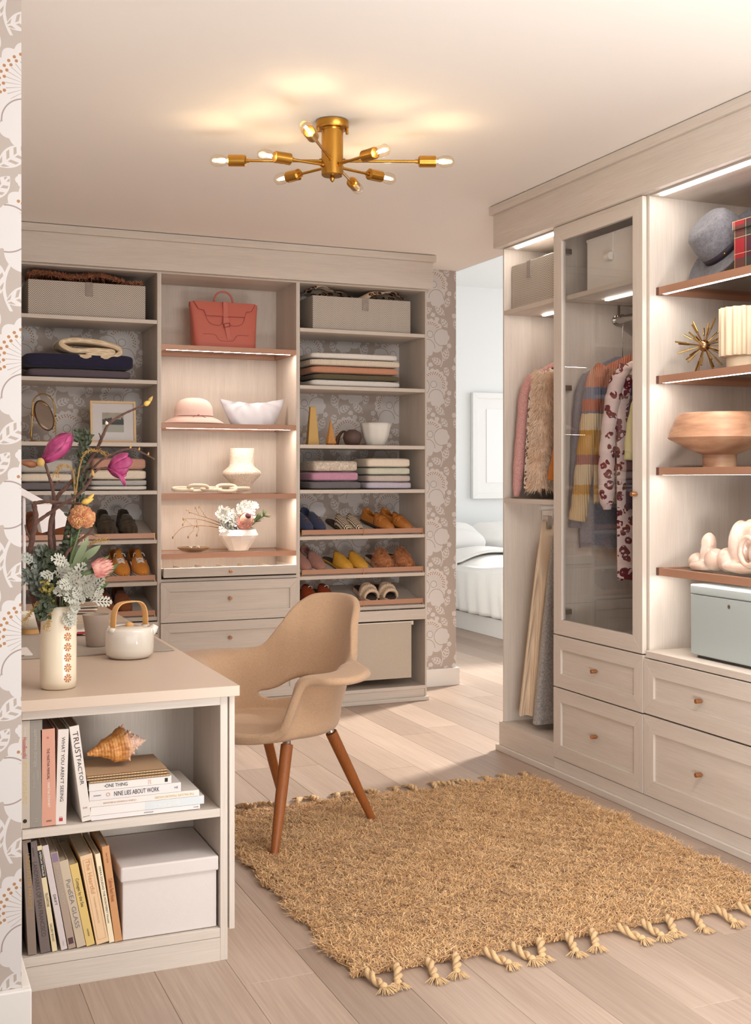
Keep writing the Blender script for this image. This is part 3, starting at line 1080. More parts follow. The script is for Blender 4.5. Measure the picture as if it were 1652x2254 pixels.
def z_at(px, py, Y):
    return at(px, py, Y=Y).z


def m_px(n, Y, px=600):
    """n photo pixels, seen on plane Y, in metres (vertical)"""
    return z_at(px, 1000, Y) - z_at(px, 1000 + n, Y)


def pillowy(m, c, half, ex=0.28, ez=0.55, nu=44, nv=18, seed=0, amp=0.004, crease=0.0, freq=9.0):
    """soft folded slab: a rounded box with uneven edges"""
    def g(a, b_):
        th, ph = 2 * PI * a, PI * (b_ - 0.5) * 0.999
        sg = lambda v, e: math.copysign(abs(v) ** e, v)
        x = sg(math.cos(th), ex) * abs(math.cos(ph)) ** ez
        y = sg(math.sin(th), ex) * abs(math.cos(ph)) ** ez
        z = sg(math.sin(ph), ez)
        k = mnoise.noise(Vector((x * 1.7 + seed * 3.1, y * 1.7, z * 0.8 + seed)))
        k2 = mnoise.noise(Vector((x * freq + seed, y * freq, z * 3)))
        dz = k * amp * 2 + k2 * amp * 0.4
        pin = 1.0 - crease * math.exp(-(z / 0.16) ** 2) * (1 if abs(x) + abs(y) > 0.9 else 0)
        return (c[0] + half[0] * x * pin + k * amp, c[1] + half[1] * y * pin + k * amp * 1.5, c[2] + half[2] * z + dz * (0.35 + 0.65 * (z > -0.4)))
    return m.grid(g, nu, nv, wrap_u=True)


def stack(base, Y, depth, items, group, gap=0.0008):
    """items from the bottom up: (left px, right px, height px, material, label, name, category)"""
    z = base + 0.001
    for k, it in enumerate(items):
        pl, pr, h, mat, label, name, cat = it
        x0, x1 = X_at(pl, Y), X_at(pr, Y)
        hh = m_px(h, Y)
        m = MB()
        # a folded piece reads as two soft layers meeting in one fold at the front
        pillowy(m, (0, 0, hh / 2), ((x1 - x0) / 2, depth / 2, hh / 2 * 0.99), 0.20, 0.34, 64, 20, seed=pl * 0.37 + k, amp=0.0016, crease=0.012)
        o = m.build(name, mat, smooth=True)
        o.location = ((x0 + x1) / 2, Y + depth / 2, z + 0.0012)
        tag(o, label, cat, group)
        z += hh + gap


knit = lambda n, r, g, b, **k: fabric('knit_' + n, srgb(r, g, b), 420, 0.45, spread=0.16, var=90, **k)
KN_CREAM, KN_WHITE, KN_GREY, KN_DGREY = knit('cream', 240, 226, 206), knit('white', 236, 230, 222), knit('grey', 196, 192, 186), knit('charcoal', 122, 116, 118)
KN_ROSE, KN_PINK, KN_MINT, KN_TAUPE, KN_LILAC = knit('rose', 206, 158, 138), knit('pink', 206, 152, 176), knit('mint', 216, 216, 198), knit('taupe', 208, 194, 184), knit('lilac', 208, 198, 212)
KN_NAVY, KN_PLUM, KN_TERRA, KN_OLIVE = knit('navy', 48, 46, 66), knit('plum', 104, 92, 100), knit('terra', 206, 148, 118), knit('olive', 106, 96, 72)

YS = BF + 0.035
stack(SH[3], YS, 0.26, [
    (40, 163, 17, KN_DGREY, 'charcoal folded sweater at the bottom of the left stack behind the magnolia', 'folded_sweater', 'sweater'),
    (44, 160, 18, KN_CREAM, 'cream folded sweater between grey ones behind the magnolia stems', 'folded_sweater', 'sweater'),
    (42, 162, 29, KN_GREY, 'thick pale grey sweater topping the stack under the round mirror', 'folded_sweater', 'sweater')], 'folded sweaters')
stack(SH[3], YS, 0.26, [
    (200, 325, 9, KN_WHITE, 'thin white folded sweater lowest in the stack under the framed photo', 'folded_sweater', 'sweater'),
    (200, 325, 12, KN_GREY, 'light grey folded sweater second from bottom under the framed photo', 'folded_sweater', 'sweater'),
    (198, 324, 21, KN_CREAM, 'cream folded sweater just beneath the rose one', 'folded_sweater', 'sweater'),
    (204, 323, 25, KN_ROSE, 'dusty rose folded sweater on top below the framed photo', 'folded_sweater', 'sweater')], 'folded sweaters')
stack(SH[3], YS, 0.26, [
    (684, 797, 18, KN_DGREY, 'grey folded sweater at the bottom below the pink one', 'folded_sweater', 'sweater'),
    (687, 791, 21, KN_PINK, 'mauve pink folded sweater in the middle of its stack', 'folded_sweater', 'sweater'),
    (690, 789, 25, fabric('speckled_knit', srgb(234, 224, 210), 120, 0.5, col2=srgb(180, 160, 140)), 'speckled cream sweater folded on top of the pink one', 'folded_sweater', 'sweater')], 'folded sweaters')
stack(SH[3], YS, 0.26, [
    (808, 908, 16, KN_LILAC, 'pale lilac folded sweater lowest of the four pastel ones', 'folded_sweater', 'sweater'),
    (810, 906, 16, KN_TAUPE, 'taupe folded sweater between lilac and mint ones', 'folded_sweater', 'sweater'),
    (810, 905, 17, KN_MINT, 'pale mint folded sweater second from the top of four', 'folded_sweater', 'sweater'),
    (809, 905, 21, KN_CREAM, 'cream folded sweater on top of the mint one', 'folded_sweater', 'sweater')], 'folded sweaters')
def ribbed(name, c1, c2, axis=0, freq=900):
    m, nt, b = new_mat(name)
    cs = coords(nt)
    s = (cs[axis] * freq).sin()
    nt.links.new(mix(nt, s * 0.5 + 0.5, c2, c1), b.inputs['Base Color'])
    b.inputs['Roughness'].default_value = 0.95
    b.inputs['Sheen Weight'].default_value = 0.15
    bump(nt, b, s, 0.5, 0.003)
    MATS[name] = m
    return m
RIB = ribbed('ribbed_cream', srgb(242, 228, 208), srgb(222, 204, 182))
stack(SH[1], YS, 0.27, [
    (686, 884, 15, KN_WHITE, 'white folded blanket at the bottom of the blanket pile', 'folded_blanket', 'blanket'),
    (690, 884, 13, KN_OLIVE, 'olive brown folded blanket in the blanket pile', 'folded_blanket', 'blanket'),
    (686, 881, 17, KN_TERRA, 'terracotta folded blanket above the olive one', 'folded_blanket', 'blanket'),
    (684, 884, 16, RIB, 'ribbed cream folded blanket above the terracotta one', 'folded_blanket', 'blanket'),
    (686, 878, 14, KN_WHITE, 'off white throw lying on top of the blanket pile', 'folded_blanket', 'blanket')], 'folded blankets')
stack(SH[1], YS, 0.27, [
    (62, 290, 19, KN_PLUM, 'grey plum folded sweater under the navy one', 'folded_sweater', 'sweater'),
    (54, 296, 32, KN_NAVY, 'navy blue sweater folded wide beneath the cream roll', 'folded_sweater', 'sweater')], 'folded sweaters')
def rolled_sweater():
    Y = YS
    x0, x1 = X_at(133, Y), X_at(270, Y)
    z0 = z_at(200, 794, Y)
    h = m_px(47, Y)
    r = thing('rolled_sweater', 'cream ribbed sweater rolled over itself on the navy one', 'sweater', ((x0 + x1) / 2, Y + 0.10, z0 + 0.001), group='folded sweaters')
    w = (x1 - x0) / 2
    # one thick sheet wound twice, seen from its open end
    path = [(-w * 0.55, 0.004), (-w * 0.1, 0.003), (w * 0.55, 0.006), (w * 0.92, h * 0.30), (w * 0.86, h * 0.62), (w * 0.35, h * 0.86), (-w * 0.4, h * 0.97), (-w * 0.85, h * 0.88), (-w * 0.98, h * 0.70), (-w * 0.70, h * 0.42), (-w * 0.45, h * 0.36), (w * 0.2, h * 0.42), (w * 0.66, h * 0.38), (w * 0.60, h * 0.26), (-w * 0.2, h * 0.22)]
    path = smooth_path([(a, 0, b_) for a, b_ in path], 5)
    n = len(path)
    def g(a, b_):
        p = path[min(n - 1, int(a * (n - 1) + 0.5))]
        return (p.x, -0.10 + 0.2 * b_ + 0.004 * math.sin(p.x * 60 + p.z * 90), p.z * 0.80 + 0.015 + 0.002 * math.sin(b_ * 14 + a * 9))
    MB().grid(g, n, 9).build('rolled_layer', ribbed('ribbed_ivory', srgb(240, 220, 190), srgb(220, 196, 162), 1, 700), r, smooth=True, solid=0.027, sub=1)
rolled_sweater()


# ------------------------------------------------------------------ herringbone baskets
def chevron_mat(name, dark, line, u_axis='x', per=0.072, pitch=0.0105):
    m, nt, b = new_mat(name)
    x, y, z, _ = coords(nt)
    u = x + y
    tri = ((u / per).fract() - 0.5).abs() * per
    v = z + tri * 1.0
    s = ((v / pitch).fract() - 0.5).abs()
    wv = noise_tex(nt, _, 900, 2)
    nt.links.new(mix(nt, s.lt(0.15) * 0.95, mix(nt, wv, tuple(c * .85 for c in dark), dark), line), b.inputs['Base Color'])
    b.inputs['Roughness'].default_value = 0.9
    b.inputs['Specular IOR Level'].default_value = 0.2
    MATS[name] = m
    return m
chevron_mat('herringbone_grey', srgb(158, 146, 134), srgb(236, 228, 218))
fabric('grey_felt', srgb(166, 154, 144), 600, 0.2)


def basket(label, x0, x1, y0, y1, z0, z1, mat='herringbone_grey', tagx=0.5, group='lidless storage baskets', plane='Y', name='storage_basket'):
    cx, cy = (x0 + x1) / 2, (y0 + y1) / 2
    r = thing(name, label, 'basket', (cx, cy, z0 + 0.001), group=group)
    t = 0.006
    h = z1 - z0
    a, b_ = (x1 - x0) / 2, (y1 - y0) / 2
    B(-a, a, -b_, -b_ + t, 0, h).build('front_panel', mat, r, bevel=0.002)
    B(-a, a, b_ - t, b_, 0, h).build('back_wall', mat, r, bevel=0.002)
    B(-a, -a + t, -b_ + t, b_ - t, 0, h).build('end_wall', mat, r, bevel=0.002)
    B(a - t, a, -b_ + t, b_ - t, 0, h).build('end_wall', mat, r, bevel=0.002)
    B(-a + t, a - t, -b_ + t, b_ - t, 0.0, 0.006).build('base', mat, r)
    if plane == 'Y':
        tx = -a + 2 * a * tagx
        B(tx - 0.019, tx + 0.019, -b_ - 0.004, -b_ - 0.0005, h - 0.070, h + 0.001).build('label_tab', 'grey_felt', r, bevel=0.002)
    else:
        ty = -b_ + 2 * b_ * tagx
        B(-a - 0.004, -a - 0.0005, ty - 0.018, ty + 0.018, h - 0.075, h + 0.001).build('label_tab', 'grey_felt', r, bevel=0.002)
    return r


def fur(name, parent, roots, normals, length, mat, width=0.0012, droop=0.5, seed=1, jitter=0.5, N=None):
    """loose ribbons growing from sampled points"""
    import numpy as np
    rg = np.random.default_rng(seed)
    Rr, Nn = np.array(roots), np.array(normals)
    idx = rg.integers(0, len(Rr), N or len(Rr))
    P, D = Rr[idx], Nn[idx] + rg.normal(0, jitter, (len(idx), 3))
    D /= np.linalg.norm(D, axis=1)[:, None]
    L = length * rg.uniform(0.6, 1.25, len(idx))[:, None]
    P = P + rg.normal(0, 1, P.shape) * 0.004
    tw = rg.normal(0, 1, P.shape)
    S = np.cross(D, tw); S /= np.linalg.norm(S, axis=1)[:, None] + 1e-9
    pts = []
    for t, wk in ((0, 1.0), (0.55, 0.9), (1.0, 0.25)):
        c = P + D * L * t - np.array([0, 0, 1.0]) * L * droop * t * t
        pts.append(c - S * width * wk); pts.append(c + S * width * wk)
    V = np.stack(pts, 1).reshape(-1, 3)
    base = (np.arange(len(idx)) * 6)[:, None]
    F = np.concatenate([base + np.array([0, 1, 3, 2]), base + np.array([2, 3, 5, 4])], 1).reshape(-1, 4)
    me = bpy.data.meshes.new(name)
    me.vertices.add(len(V)); me.vertices.foreach_set('co', V.astype(np.float32).ravel())
    me.loops.add(F.size); me.loops.foreach_set('vertex_index', F.astype(np.int32).ravel())
    me.polygons.add(len(F)); me.polygons.foreach_set('loop_start', (np.arange(len(F)) * 4).astype(np.int32))
    me.update(calc_edges=True); me.shade_smooth()
    return obj(name, me, mat, parent, kind='stuff')


def leopard_mat(name, ground, spot, core, scale=26.0, rough=0.9, lim=(0.44, 0.22, 0.36)):
    m, nt, b = new_mat(name)
    _, _, _, v = coords(nt)
    nz = nt.nodes.new('ShaderNodeTexNoise'); nz.inputs['Scale'].default_value = scale * 0.8
    nt.links.new(v, nz.inputs['Vector'])
    ad = nt.nodes.new('ShaderNodeVectorMath'); ad.operation = 'MULTIPLY_ADD'
    ad.inputs[1].default_value = (0.035 * 26 / scale,) * 3
    nt.links.new(nz.outputs['Color'], ad.inputs[0]); nt.links.new(v, ad.inputs[2])
    vo = nt.nodes.new('ShaderNodeTexVoronoi'); vo.inputs['Scale'].default_value = scale
    nt.links.new(ad.outputs[0], vo.inputs['Vector'])
    d = Ex(nt, vo.outputs['Distance'])
    n2 = noise_tex(nt, v, scale * 2.4, 1)
    ring = d.lt(lim[0]) * (d.gt(lim[1]) + n2.gt(0.60)).op('MINIMUM', 1.0) * n2.gt(lim[2])
    c = mix(nt, d.lt(0.26), ground, core)
    c = mix(nt, ring, c, spot)
    nt.links.new(c, b.inputs['Base Color'])
    b.inputs['Roughness'].default_value = rough
    b.inputs['Specular IOR Level'].default_value = 0.25
    MATS[name] = m
    return m
leopard_mat('leopard_silk', srgb(238, 216, 190), srgb(84, 48, 38), srgb(206, 142, 96), 30)
leopard_mat('leopard_small', srgb(236, 224, 212), srgb(44, 34, 32), srgb(176, 120, 78), 52)
leopard_mat('leopard_maroon', srgb(232, 208, 204), srgb(112, 30, 38), srgb(232, 208, 204), 24, 0.6, (0.47, 0.17, 0.40))

YB = BF + 0.03
zt = z_at(190, 615, YB)
basket('herringbone basket overflowing with russet fur on the top left shelf', X_at(62, YB), X_at(320, YB), YB, YB + 0.28, SH[0], z_at(190, 622, YB), tagx=0.51)
# russet fur throw in the basket
def fur_throw():
    x0, x1 = X_at(66, YB), X_at(314, YB)
    zb = z_at(190, 622, YB)
    r = thing('fur_throw', 'russet fur throw stuffed into the top left basket', 'throw', ((x0 + x1) / 2, YB + 0.14, zb - 0.066))
    w = (x1 - x0) / 2
    top = lambda a, b_: 0.09 + 0.030 * math.sin(PI * a) * math.sin(PI * b_) + 0.012 * math.sin(a * 11 + 1) + (0.012 * math.exp(-((a - 0.25) / 0.16) ** 2))
    def g(a, b_):
        return (-w + 2 * w * a, -0.125 + 0.25 * b_, top(a, b_))
    m = MB().grid(g, 26, 12)
    m.add([(-w, -0.125, 0.004), (w, -0.125, 0.004), (w, 0.125, 0.004), (-w, 0.125, 0.004)], [(3, 2, 1, 0)])
    m.build('hide', fabric('russet_hide', srgb(150, 92, 62), 300), r, smooth=True)
    pts = [g(random.random(), random.random() ** 1.3) for _ in range(1500)]
    fm = fabric('russet_fur', srgb(214, 146, 106), 40, 0.1, col2=srgb(150, 88, 58), var=25)
    fur('fur_pile', r, pts, [(0, -0.35, 0.7)] * len(pts), 0.024, fm, 0.0012, 0.5, 4, 0.5, 6500)
fur_throw()
basket('herringbone basket with a leopard scarf on the top right shelf', X_at(688, YB), X_at(903, YB), YB, YB + 0.28, SH[0], z_at(800, 657, YB), tagx=0.53)
def scarf():
    x0, x1 = X_at(690, YB) + 0.012, X_at(900, YB) - 0.012
    zb = z_at(800, 657, YB)
    w = (x1 - x0) / 2
    def g(a, b_):
        h = 0.086 + 0.016 * math.sin(a * 9.5 + 0.6) + 0.008 * math.sin(a * 23) + 0.018 * math.sin(PI * b_ ** 0.6) + 0.008 * math.sin(b_ * 12 + a * 9) - 0.02 * math.exp(-((a - 0.55) / 0.12) ** 2)
        return (-w + 2 * w * a, -0.122 + 0.244 * b_, h)
    m = MB().grid(g, 48, 16)
    m.add([(-w, -0.12, 0.004), (w, -0.12, 0.004), (w, 0.12, 0.004), (-w, 0.12, 0.004)], [(3, 2, 1, 0)])
    o = m.build('leopard_scarf', 'leopard_silk', smooth=True)
    o.location = ((x0 + x1) / 2, YB + 0.14, zb - 0.060)
    tag(o, 'leopard print scarf crumpled in the top right basket', 'scarf')
scarf()


# ------------------------------------------------------------------ objects in the lit centre bay
def handbag():
    Y = BF + 0.08
    x0, x1 = X_at(428, Y), X_at(567, Y)
    w, h, d = (x1 - x0) / 2, m_px(100, Y), 0.065
    r = thing('handbag', 'coral leather satchel with flap and buckle strap on the top glass shelf', 'handbag', ((x0 + x1) / 2, Y + d, 1.973))
    coral = plain('coral_leather', srgb(200, 108, 92), 0.48, spec=0.4, bumps=(500, 0.12))
    dk = plain('coral_edge', srgb(150, 62, 50), 0.5)
    # body widens towards the top, gusset narrows
    def g(a, b_):
        th = 2 * PI * a
        ww = w * (0.98 + 0.10 * b_ ** 1.5)
        dd = d * (1.0 - 0.62 * b_ ** 1.4)
        sg = lambda v, e: math.copysign(abs(v) ** e, v)
        return (ww * sg(math.cos(th), 0.3), dd * sg(math.sin(th), 0.35), h * b_)
    b_ = MB().grid(g, 48, 12, wrap_u=True)
    b_.add([(-w, -d, 0), (w, -d, 0), (w, d, 0), (-w, d, 0)], [(3, 2, 1, 0)])
    b_.build('body', coral, r, auto=50)
    yf = lambda t: -d * (1.0 - 0.62 * t ** 1.4) - 0.0012
    # stepped flap that follows the slanting front
    out = [(-0.93, 1.0), (-0.80, 0.84), (-0.64, 0.82), (-0.58, 0.70), (0.58, 0.70), (0.64, 0.82), (0.80, 0.84), (0.93, 1.0)]
    fl = MB()
    f0 = [(x * w * 1.05, yf(t) - 0.004, t * h + 0.001) for x, t in out]
    f1 = [(x * w * 1.05, yf(t) - 0.0005, t * h + 0.001) for x, t in out]
    n = len(out)
    fl.add(f0 + f1, [tuple(range(n)), tuple(range(2 * n - 1, n - 1, -1))] + [(i, (i + 1) % n, n + (i + 1) % n, n + i) for i in range(n)])
    fl.box(-w * 0.97, w * 0.97, yf(1.0) - 0.003, d * 0.36, h, h + 0.005)
    flo = fl.build('flap', coral, r, bevel=0.0015)
    MB().tube([(x * w * 1.05, yf(t) - 0.0045, t * h + 0.001) for x, t in out[:]], 0.0014, 6).build('flap_edge', dk, flo)
    st = MB().box(-0.014, 0.014, yf(0.8) - 0.012, yf(0.95) - 0.004, h * 0.62, h + 0.006).build('strap', coral, r, bevel=0.002)
    MB().box(-0.017, 0.017, yf(0.6) - 0.013, yf(0.6) - 0.006, h * 0.52, h * 0.68).build('keeper', coral, r, bevel=0.003)
    M = Matrix.Translation((0.0, yf(0.5) - 0.009, h * 0.54)) @ Matrix.Rotation(R(-12), 4, 'Y')
    MB(M).box(-0.013, 0.013, -0.003, 0.003, -h * 0.36, 0.0).build('strap_end', coral, r, bevel=0.002)
    bk = MB(M)
    bk.tube([(-0.017, -0.004, 0), (0.017, -0.004, 0), (0.017, -0.004, -0.018), (-0.017, -0.004, -0.018)], 0.0022, 8, closed=True)
    bk.build('buckle', dk, r, smooth=True)
    arc = [(0.052 * -math.cos(PI * k / 14), 0.0, h + 0.004 + 0.062 * math.sin(PI * k / 14) ** 0.8) for k in range(15)]
    MB().tube(arc, 0.0052, 10).build('handle', coral, r, smooth=True)
    sw = MB()
    sw.tube(smooth_path([(-w * 0.72, yf(.35) + .0, h * 0.30), (-w * 0.35, yf(.3), h * 0.29), (-w * 0.2, yf(.2), h * 0.17), (w * 0.2, yf(.2), h * 0.17), (w * 0.35, yf(.3), h * 0.29), (w * 0.72, yf(.35), h * 0.30)], 4), 0.0011, 6)
    for s in (-1, 1):
        sw.tube(smooth_path([(s * w * 0.62, yf(.7), h * 0.70), (s * w * 0.5, yf(.52), h * 0.54), (s * w * 0.2, yf(.48), h * 0.50), (s * 0.02, yf(.55), h * 0.58)], 4), 0.0011, 6)
    sw.build('stitching', dk, r)
    for s in (-1, 1):
        MB().tube([(s * (w * 1.06), -0.004, h * 0.93), (s * (w * 1.06), 0.004, h * 0.93)], 0.006, 12).build('side_ring', dk, r)
handbag()


def pink_hat():
    Y = BF + 0.15
    cx = X_at(426, Y)
    rw = (X_at(466, Y) - X_at(385, Y)) / 2
    h = m_px(56, Y)
    rb = (X_at(492, Y) - X_at(362, Y)) / 2
    r = thing('pink_hat', 'pale pink felt hat with thin bow on the second glass shelf', 'hat', (cx, Y, 1.5625))
    felt = fabric('pink_felt', srgb(238, 206, 194), 500, 0.15, spread=0.06)
    pr = [(rb, 0.003), (rb * 0.97, 0.007), (rw * 1.25, 0.026), (rw * 1.03, 0.036), (rw, 0.050), (rw * 0.99, 0.072), (rw * 0.95, h * 0.66), (rw * 0.85, h * 0.80), (rw * 0.68, h * 0.91), (rw * 0.42, h * 0.98), (rw * 0.2, h * 0.998), (0.001, h)]
    MB().lathe(pr, 48, fn=lambda a, z: 1.0 + 0.02 * math.cos(2 * a)).build('crown', felt, r, smooth=True, solid=0.003)
    bd = plain('mauve_cord', srgb(150, 92, 88), 0.6)
    MB().tube([(rw * 1.03 * math.cos(2 * PI * k / 32), rw * 1.03 * math.sin(2 * PI * k / 32), 0.043) for k in range(32)], 0.0022, 6, closed=True).build('hat_band', bd, r, smooth=True)
    bo = MB()
    for s in (-1, 1):
        bo.tube(smooth_path([(0.0, -rw * 1.05, 0.044), (s * 0.022, -rw * 1.06, 0.040), (s * 0.045, -rw * 1.1, 0.022 + 0.004 * s)], 4), 0.0014, 5)
    bo.ell((0, -rw * 1.05, 0.045), (0.006, 0.004, 0.004), 8, 6)
    bo.build('bow', bd, r, smooth=True)
pink_hat()


def clutch():
    Y = BF + 0.13
    x0, x1 = X_at(486, Y), X_at(624, Y)
    w, h = (x1 - x0) / 2, m_px(58, Y)
    r = thing('clutch_bag', 'silver grey gathered clutch bag beside the pink hat', 'clutch', ((x0 + x1) / 2, Y, 1.5625))
    def g(a, b_):
        th = 2 * PI * a
        t = b_
        xw = w * (0.66 + 0.38 * t ** 0.8)
        c, s = math.cos(th), math.sin(th)
        x = xw * math.copysign(abs(c) ** 0.7, c)
        u = x / w
        zt = h * (0.82 + 0.13 * abs(u) ** 1.6 + 0.06 * (u > 0) * u)
        d = 0.055 * (1 - 0.75 * t ** 1.5) * (0.55 + 0.45 * math.cos(u * 1.2))
        gather = 0.010 * math.sin(u * 46) * math.exp(-(u / 0.28) ** 2) * t ** 2 + 0.0055 * math.sin(u * 15 + t * 5) * t * (1 - t) * 2.6
        gather += 0.0045 * math.sin(math.atan2(u, 1.25 - t) * 17) * t * (1 - 0.5 * abs(u))
        return (x, d * math.copysign(abs(s) ** 0.8, s) + gather * (1 if s < 0 else -1), zt * t + gather * 0.5)
    m = MB().grid(g, 96, 18, wrap_u=True)
    m.build('pouch', plain('silver_leather', srgb(206, 204, 210), 0.38, 0.1, 0.5), r, smooth=True)
    B(-w * 0.45, w * 0.45, -0.004, 0.004, h * 0.70, h * 0.735).build('frame_bar', 'steel', r, bevel=0.001)
clutch()


def stone_vase():
    Y = BF + 0.14
    c = X_at(534, Y)
    k = (X_at(575, Y) - X_at(493, Y)) / 2
    h = m_px(98, Y)
    pr = [(0.52, 0), (0.50, 0.05), (0.50, 0.17), (0.62, 0.25), (0.97, 0.40), (1.0, 0.44), (0.96, 0.49), (0.66, 0.60), (0.62, 0.66), (0.62, 0.75), (0.655, 0.98), (0.65, 1.0), (0.58, 1.0), (0.55, 0.75), (0.5, 0.62), (0.01, 0.60)]
    m, nt, b = new_mat('pitted_stone')
    _, _, _, v = coords(nt)
    n = noise_tex(nt, v, 190, 3, 0.7)
    nt.links.new(mix(nt, n.op('MULTIPLY_ADD', 3.2, -1.15, clamp=True), srgb(206, 180, 158), srgb(246, 236, 224)), b.inputs['Base Color'])
    b.inputs['Roughness'].default_value = 0.9
    bump(nt, b, n, 0.8, 0.004)
    o = MB().lathe([(r_ * k, z * h) for r_, z in pr], 40).build('stone_vase', m, auto=40)
    o.location = (c, Y + 0.02, 1.188)
    tag(o, 'pitted cream stone vase with flared waist on the third glass shelf', 'vase')
stone_vase()


def wood_chain():
    Y = BF + 0.055
    r = thing('wood_chain', 'pale carved wooden chain lying on the third glass shelf', 'ornament', (X_at(467, Y), Y + 0.02, 1.188))
    mt = wood('bleached_wood', 'X', srgb(240, 226, 206), srgb(218, 198, 172), 1.0, 0.6)
    x0 = X_at(388, Y) - X_at(467, Y)
    x1 = X_at(546, Y) - X_at(467, Y)
    n = 5
    for k in range(n):
        cx = x0 + 0.04 + (x1 - x0 - 0.08) * k / (n - 1)
        tilt = (12, -38, 10, 40, -8)[k]
        M = Matrix.Translation((cx, 0.01 * (-1) ** k, 0.026 + 0.004 * (k % 2))) @ Matrix.Rotation(R(8 * (-1) ** k), 4, 'Z') @ Matrix.Rotation(R(tilt), 4, 'X')
        pts = []
        for q in range(28):
            a = 2 * PI * q / 28
            e = lambda v, p: math.copysign(abs(v) ** p, v)
            pts.append((0.052 * e(math.cos(a), 0.8), 0.026 * e(math.sin(a), 0.8), 0))
        MB(M).tube(pts, 0.0095, 10, closed=True).build('link', mt, r, smooth=True)
wood_chain()


def twig(m, p0, p1, r0, bend=0.2, seed=0, n=6):
    r = random.Random(seed)
    p0, p1 = Vector(p0), Vector(p1)
    L = (p1 - p0).length
    pts = [p0]
    for k in range(1, n):
        t = k / n
        pts.append(p0.lerp(p1, t) + Vector((r.uniform(-1, 1), r.uniform(-1, 1), r.uniform(-1, 1))) * L * bend * 0.25)
    pts.append(p1)
    m.tube(smooth_path(pts, 2), [r0 * (1 - 0.55 * k / (2 * n)) for k in range(2 * n + 1)], 6)
    return pts


def lobed_leaf(m, p, d, up, L, W, lobes=4, curl=0.15):
    """silvery cut leaf: a midrib with rounded side lobes"""
    d = Vector(d).normalized(); up = Vector(up)
    s = d.cross(up).normalized(); up = s.cross(d).normalized()
    p = Vector(p)
    def quadstrip(a, b_, wa, wb, side, lift):
        dirn = (b_ - a)
        q = dirn.cross(up).normalized()
        tip = b_ + dirn.normalized() * wb * 0.8
        m.add([tuple(a - q * wa), tuple(a + q * wa), tuple(b_ + q * wb), tuple(tip), tuple(b_ - q * wb)], [(0, 1, 2, 3, 4)])
    f = lambda t: p + d * L * t + up * L * curl * math.sin(t * 2.2)
    prev = f(0)
    for k in range(lobes):
        t0, t1 = k / lobes, (k + 1) / lobes
        a, b_ = f(t0), f(t1)
        quadstrip(a, b_, W * 0.07, W * 0.07, 0, 0)
        if k:
            for sd in (-1, 1):
                l = W * (0.75 - 0.45 * abs(t0 - 0.5))
                e = a + (s * sd * 0.85 + d * 0.6).normalized() * l + up * l * 0.2
                quadstrip(a, e, W * 0.055, W * 0.11, sd, 0)
                e2 = a.lerp(e, 0.55) + (d * 0.9 + s * sd * 0.25).normalized() * l * 0.42
                quadstrip(a.lerp(e, 0.5), e2, W * 0.04, W * 0.075, sd, 0)
    a = f(1)
    for sd in (-0.7, 0, 0.7):
        quadstrip(a, a + (d + s * sd).normalized() * W * 0.35, W * 0.055, W * 0.09, 0, 0)


def blade(m, p, d, up, L, W, n=6, curl=0.2, cup=0.15):
    """pointed leaf or petal with a centre fold"""
    d = Vector(d).normalized(); up = Vector(up)
    s = d.cross(up).normalized(); up = s.cross(d).normalized()
    p = Vector(p)
    vs_ = []
    for k in range(n + 1):
        t = k / n
        w = W * math.sin(PI * min(1, t * 0.93 + 0.07)) ** 0.8
        c = p + d * L * t + up * L * curl * t * t
        vs_ += [tuple(c - s * w + up * w * cup), tuple(c), tuple(c + s * w + up * w * cup)]
    fs_ = []
    for k in range(n):
        for j in (0, 1):
            a = k * 3 + j
            fs_.append((a, a + 1, a + 4, a + 3))
    m.add(vs_, fs_)


DUSTY = fabric('dusty_leaf', srgb(190, 188, 174), 300, 0.2, spread=0.12)
LEAFG = plain('green_leaf', srgb(88, 104, 62), 0.5)
LEAFP = plain('pale_leaf', srgb(134, 146, 108), 0.55)
BARK = fabric('bark', srgb(112, 82, 70), 160, 0.5, col2=srgb(74, 52, 46))
BUDM = fabric('bud_scale', srgb(150, 122, 84), 300, 0.3)


def protea(root_loc, axis, R0, label, petal_m, open_=0.35, group='protea blooms', core=True, leaves=True):
    r = thing('protea_flower', label, 'flower', tuple(root_loc), group=group)
    ax = Vector(axis).normalized()
    q = Vector((0, 0, 1)).rotation_difference(ax).to_matrix().to_4x4()
    m = MB(q)
    for ring, (n, rad, L, tilt) in enumerate(((9, 0.55, 1.45, 0.10), (11, 0.72, 1.30, 0.20), (13, 0.85, 1.05, 0.32), (13, 0.9, 0.75, 0.42))):
        for k in range(n):
            a = 2 * PI * (k + 0.5 * (ring % 2)) / n
            o = Vector((math.cos(a), math.sin(a), 0))
            d = (Vector((0, 0, 1)) + o * tilt * open_ * 2.2)
            blade(m, o * R0 * rad * 0.62, d, -o, R0 * L, R0 * 0.17, 5, 0.10, 0.25)
    m.build('petal', petal_m, r, smooth=True, kind='stuff')
    if core:
        c = MB(q)
        c.ell((0, 0, R0 * 0.75), (R0 * 0.52, R0 * 0.52, R0 * 0.75), 20, 12, fn=lambda t, p: 1 + 0.03 * math.sin(t * 20) * math.cos(p * 9))
        c.build('flower_head', fabric('protea_cone', srgb(214, 168, 150), 250, 0.5), r, smooth=True)
        e = MB(q); e.ell((0, 0, R0 * 1.42), (R0 * 0.26, R0 * 0.26, R0 * 0.14), 14, 8)
        e.build('flower_eye', fabric('protea_eye', srgb(74, 40, 48), 300, 0.5), r, smooth=True)
    st = MB(q); st.tube([(0, 0, R0 * 0.05), (0, 0, -R0 * 1.3)], [R0 * 0.2, R0 * 0.12], 8)
    st.build('stem', LEAFG, r, smooth=True)
    return r
PROTEA = None
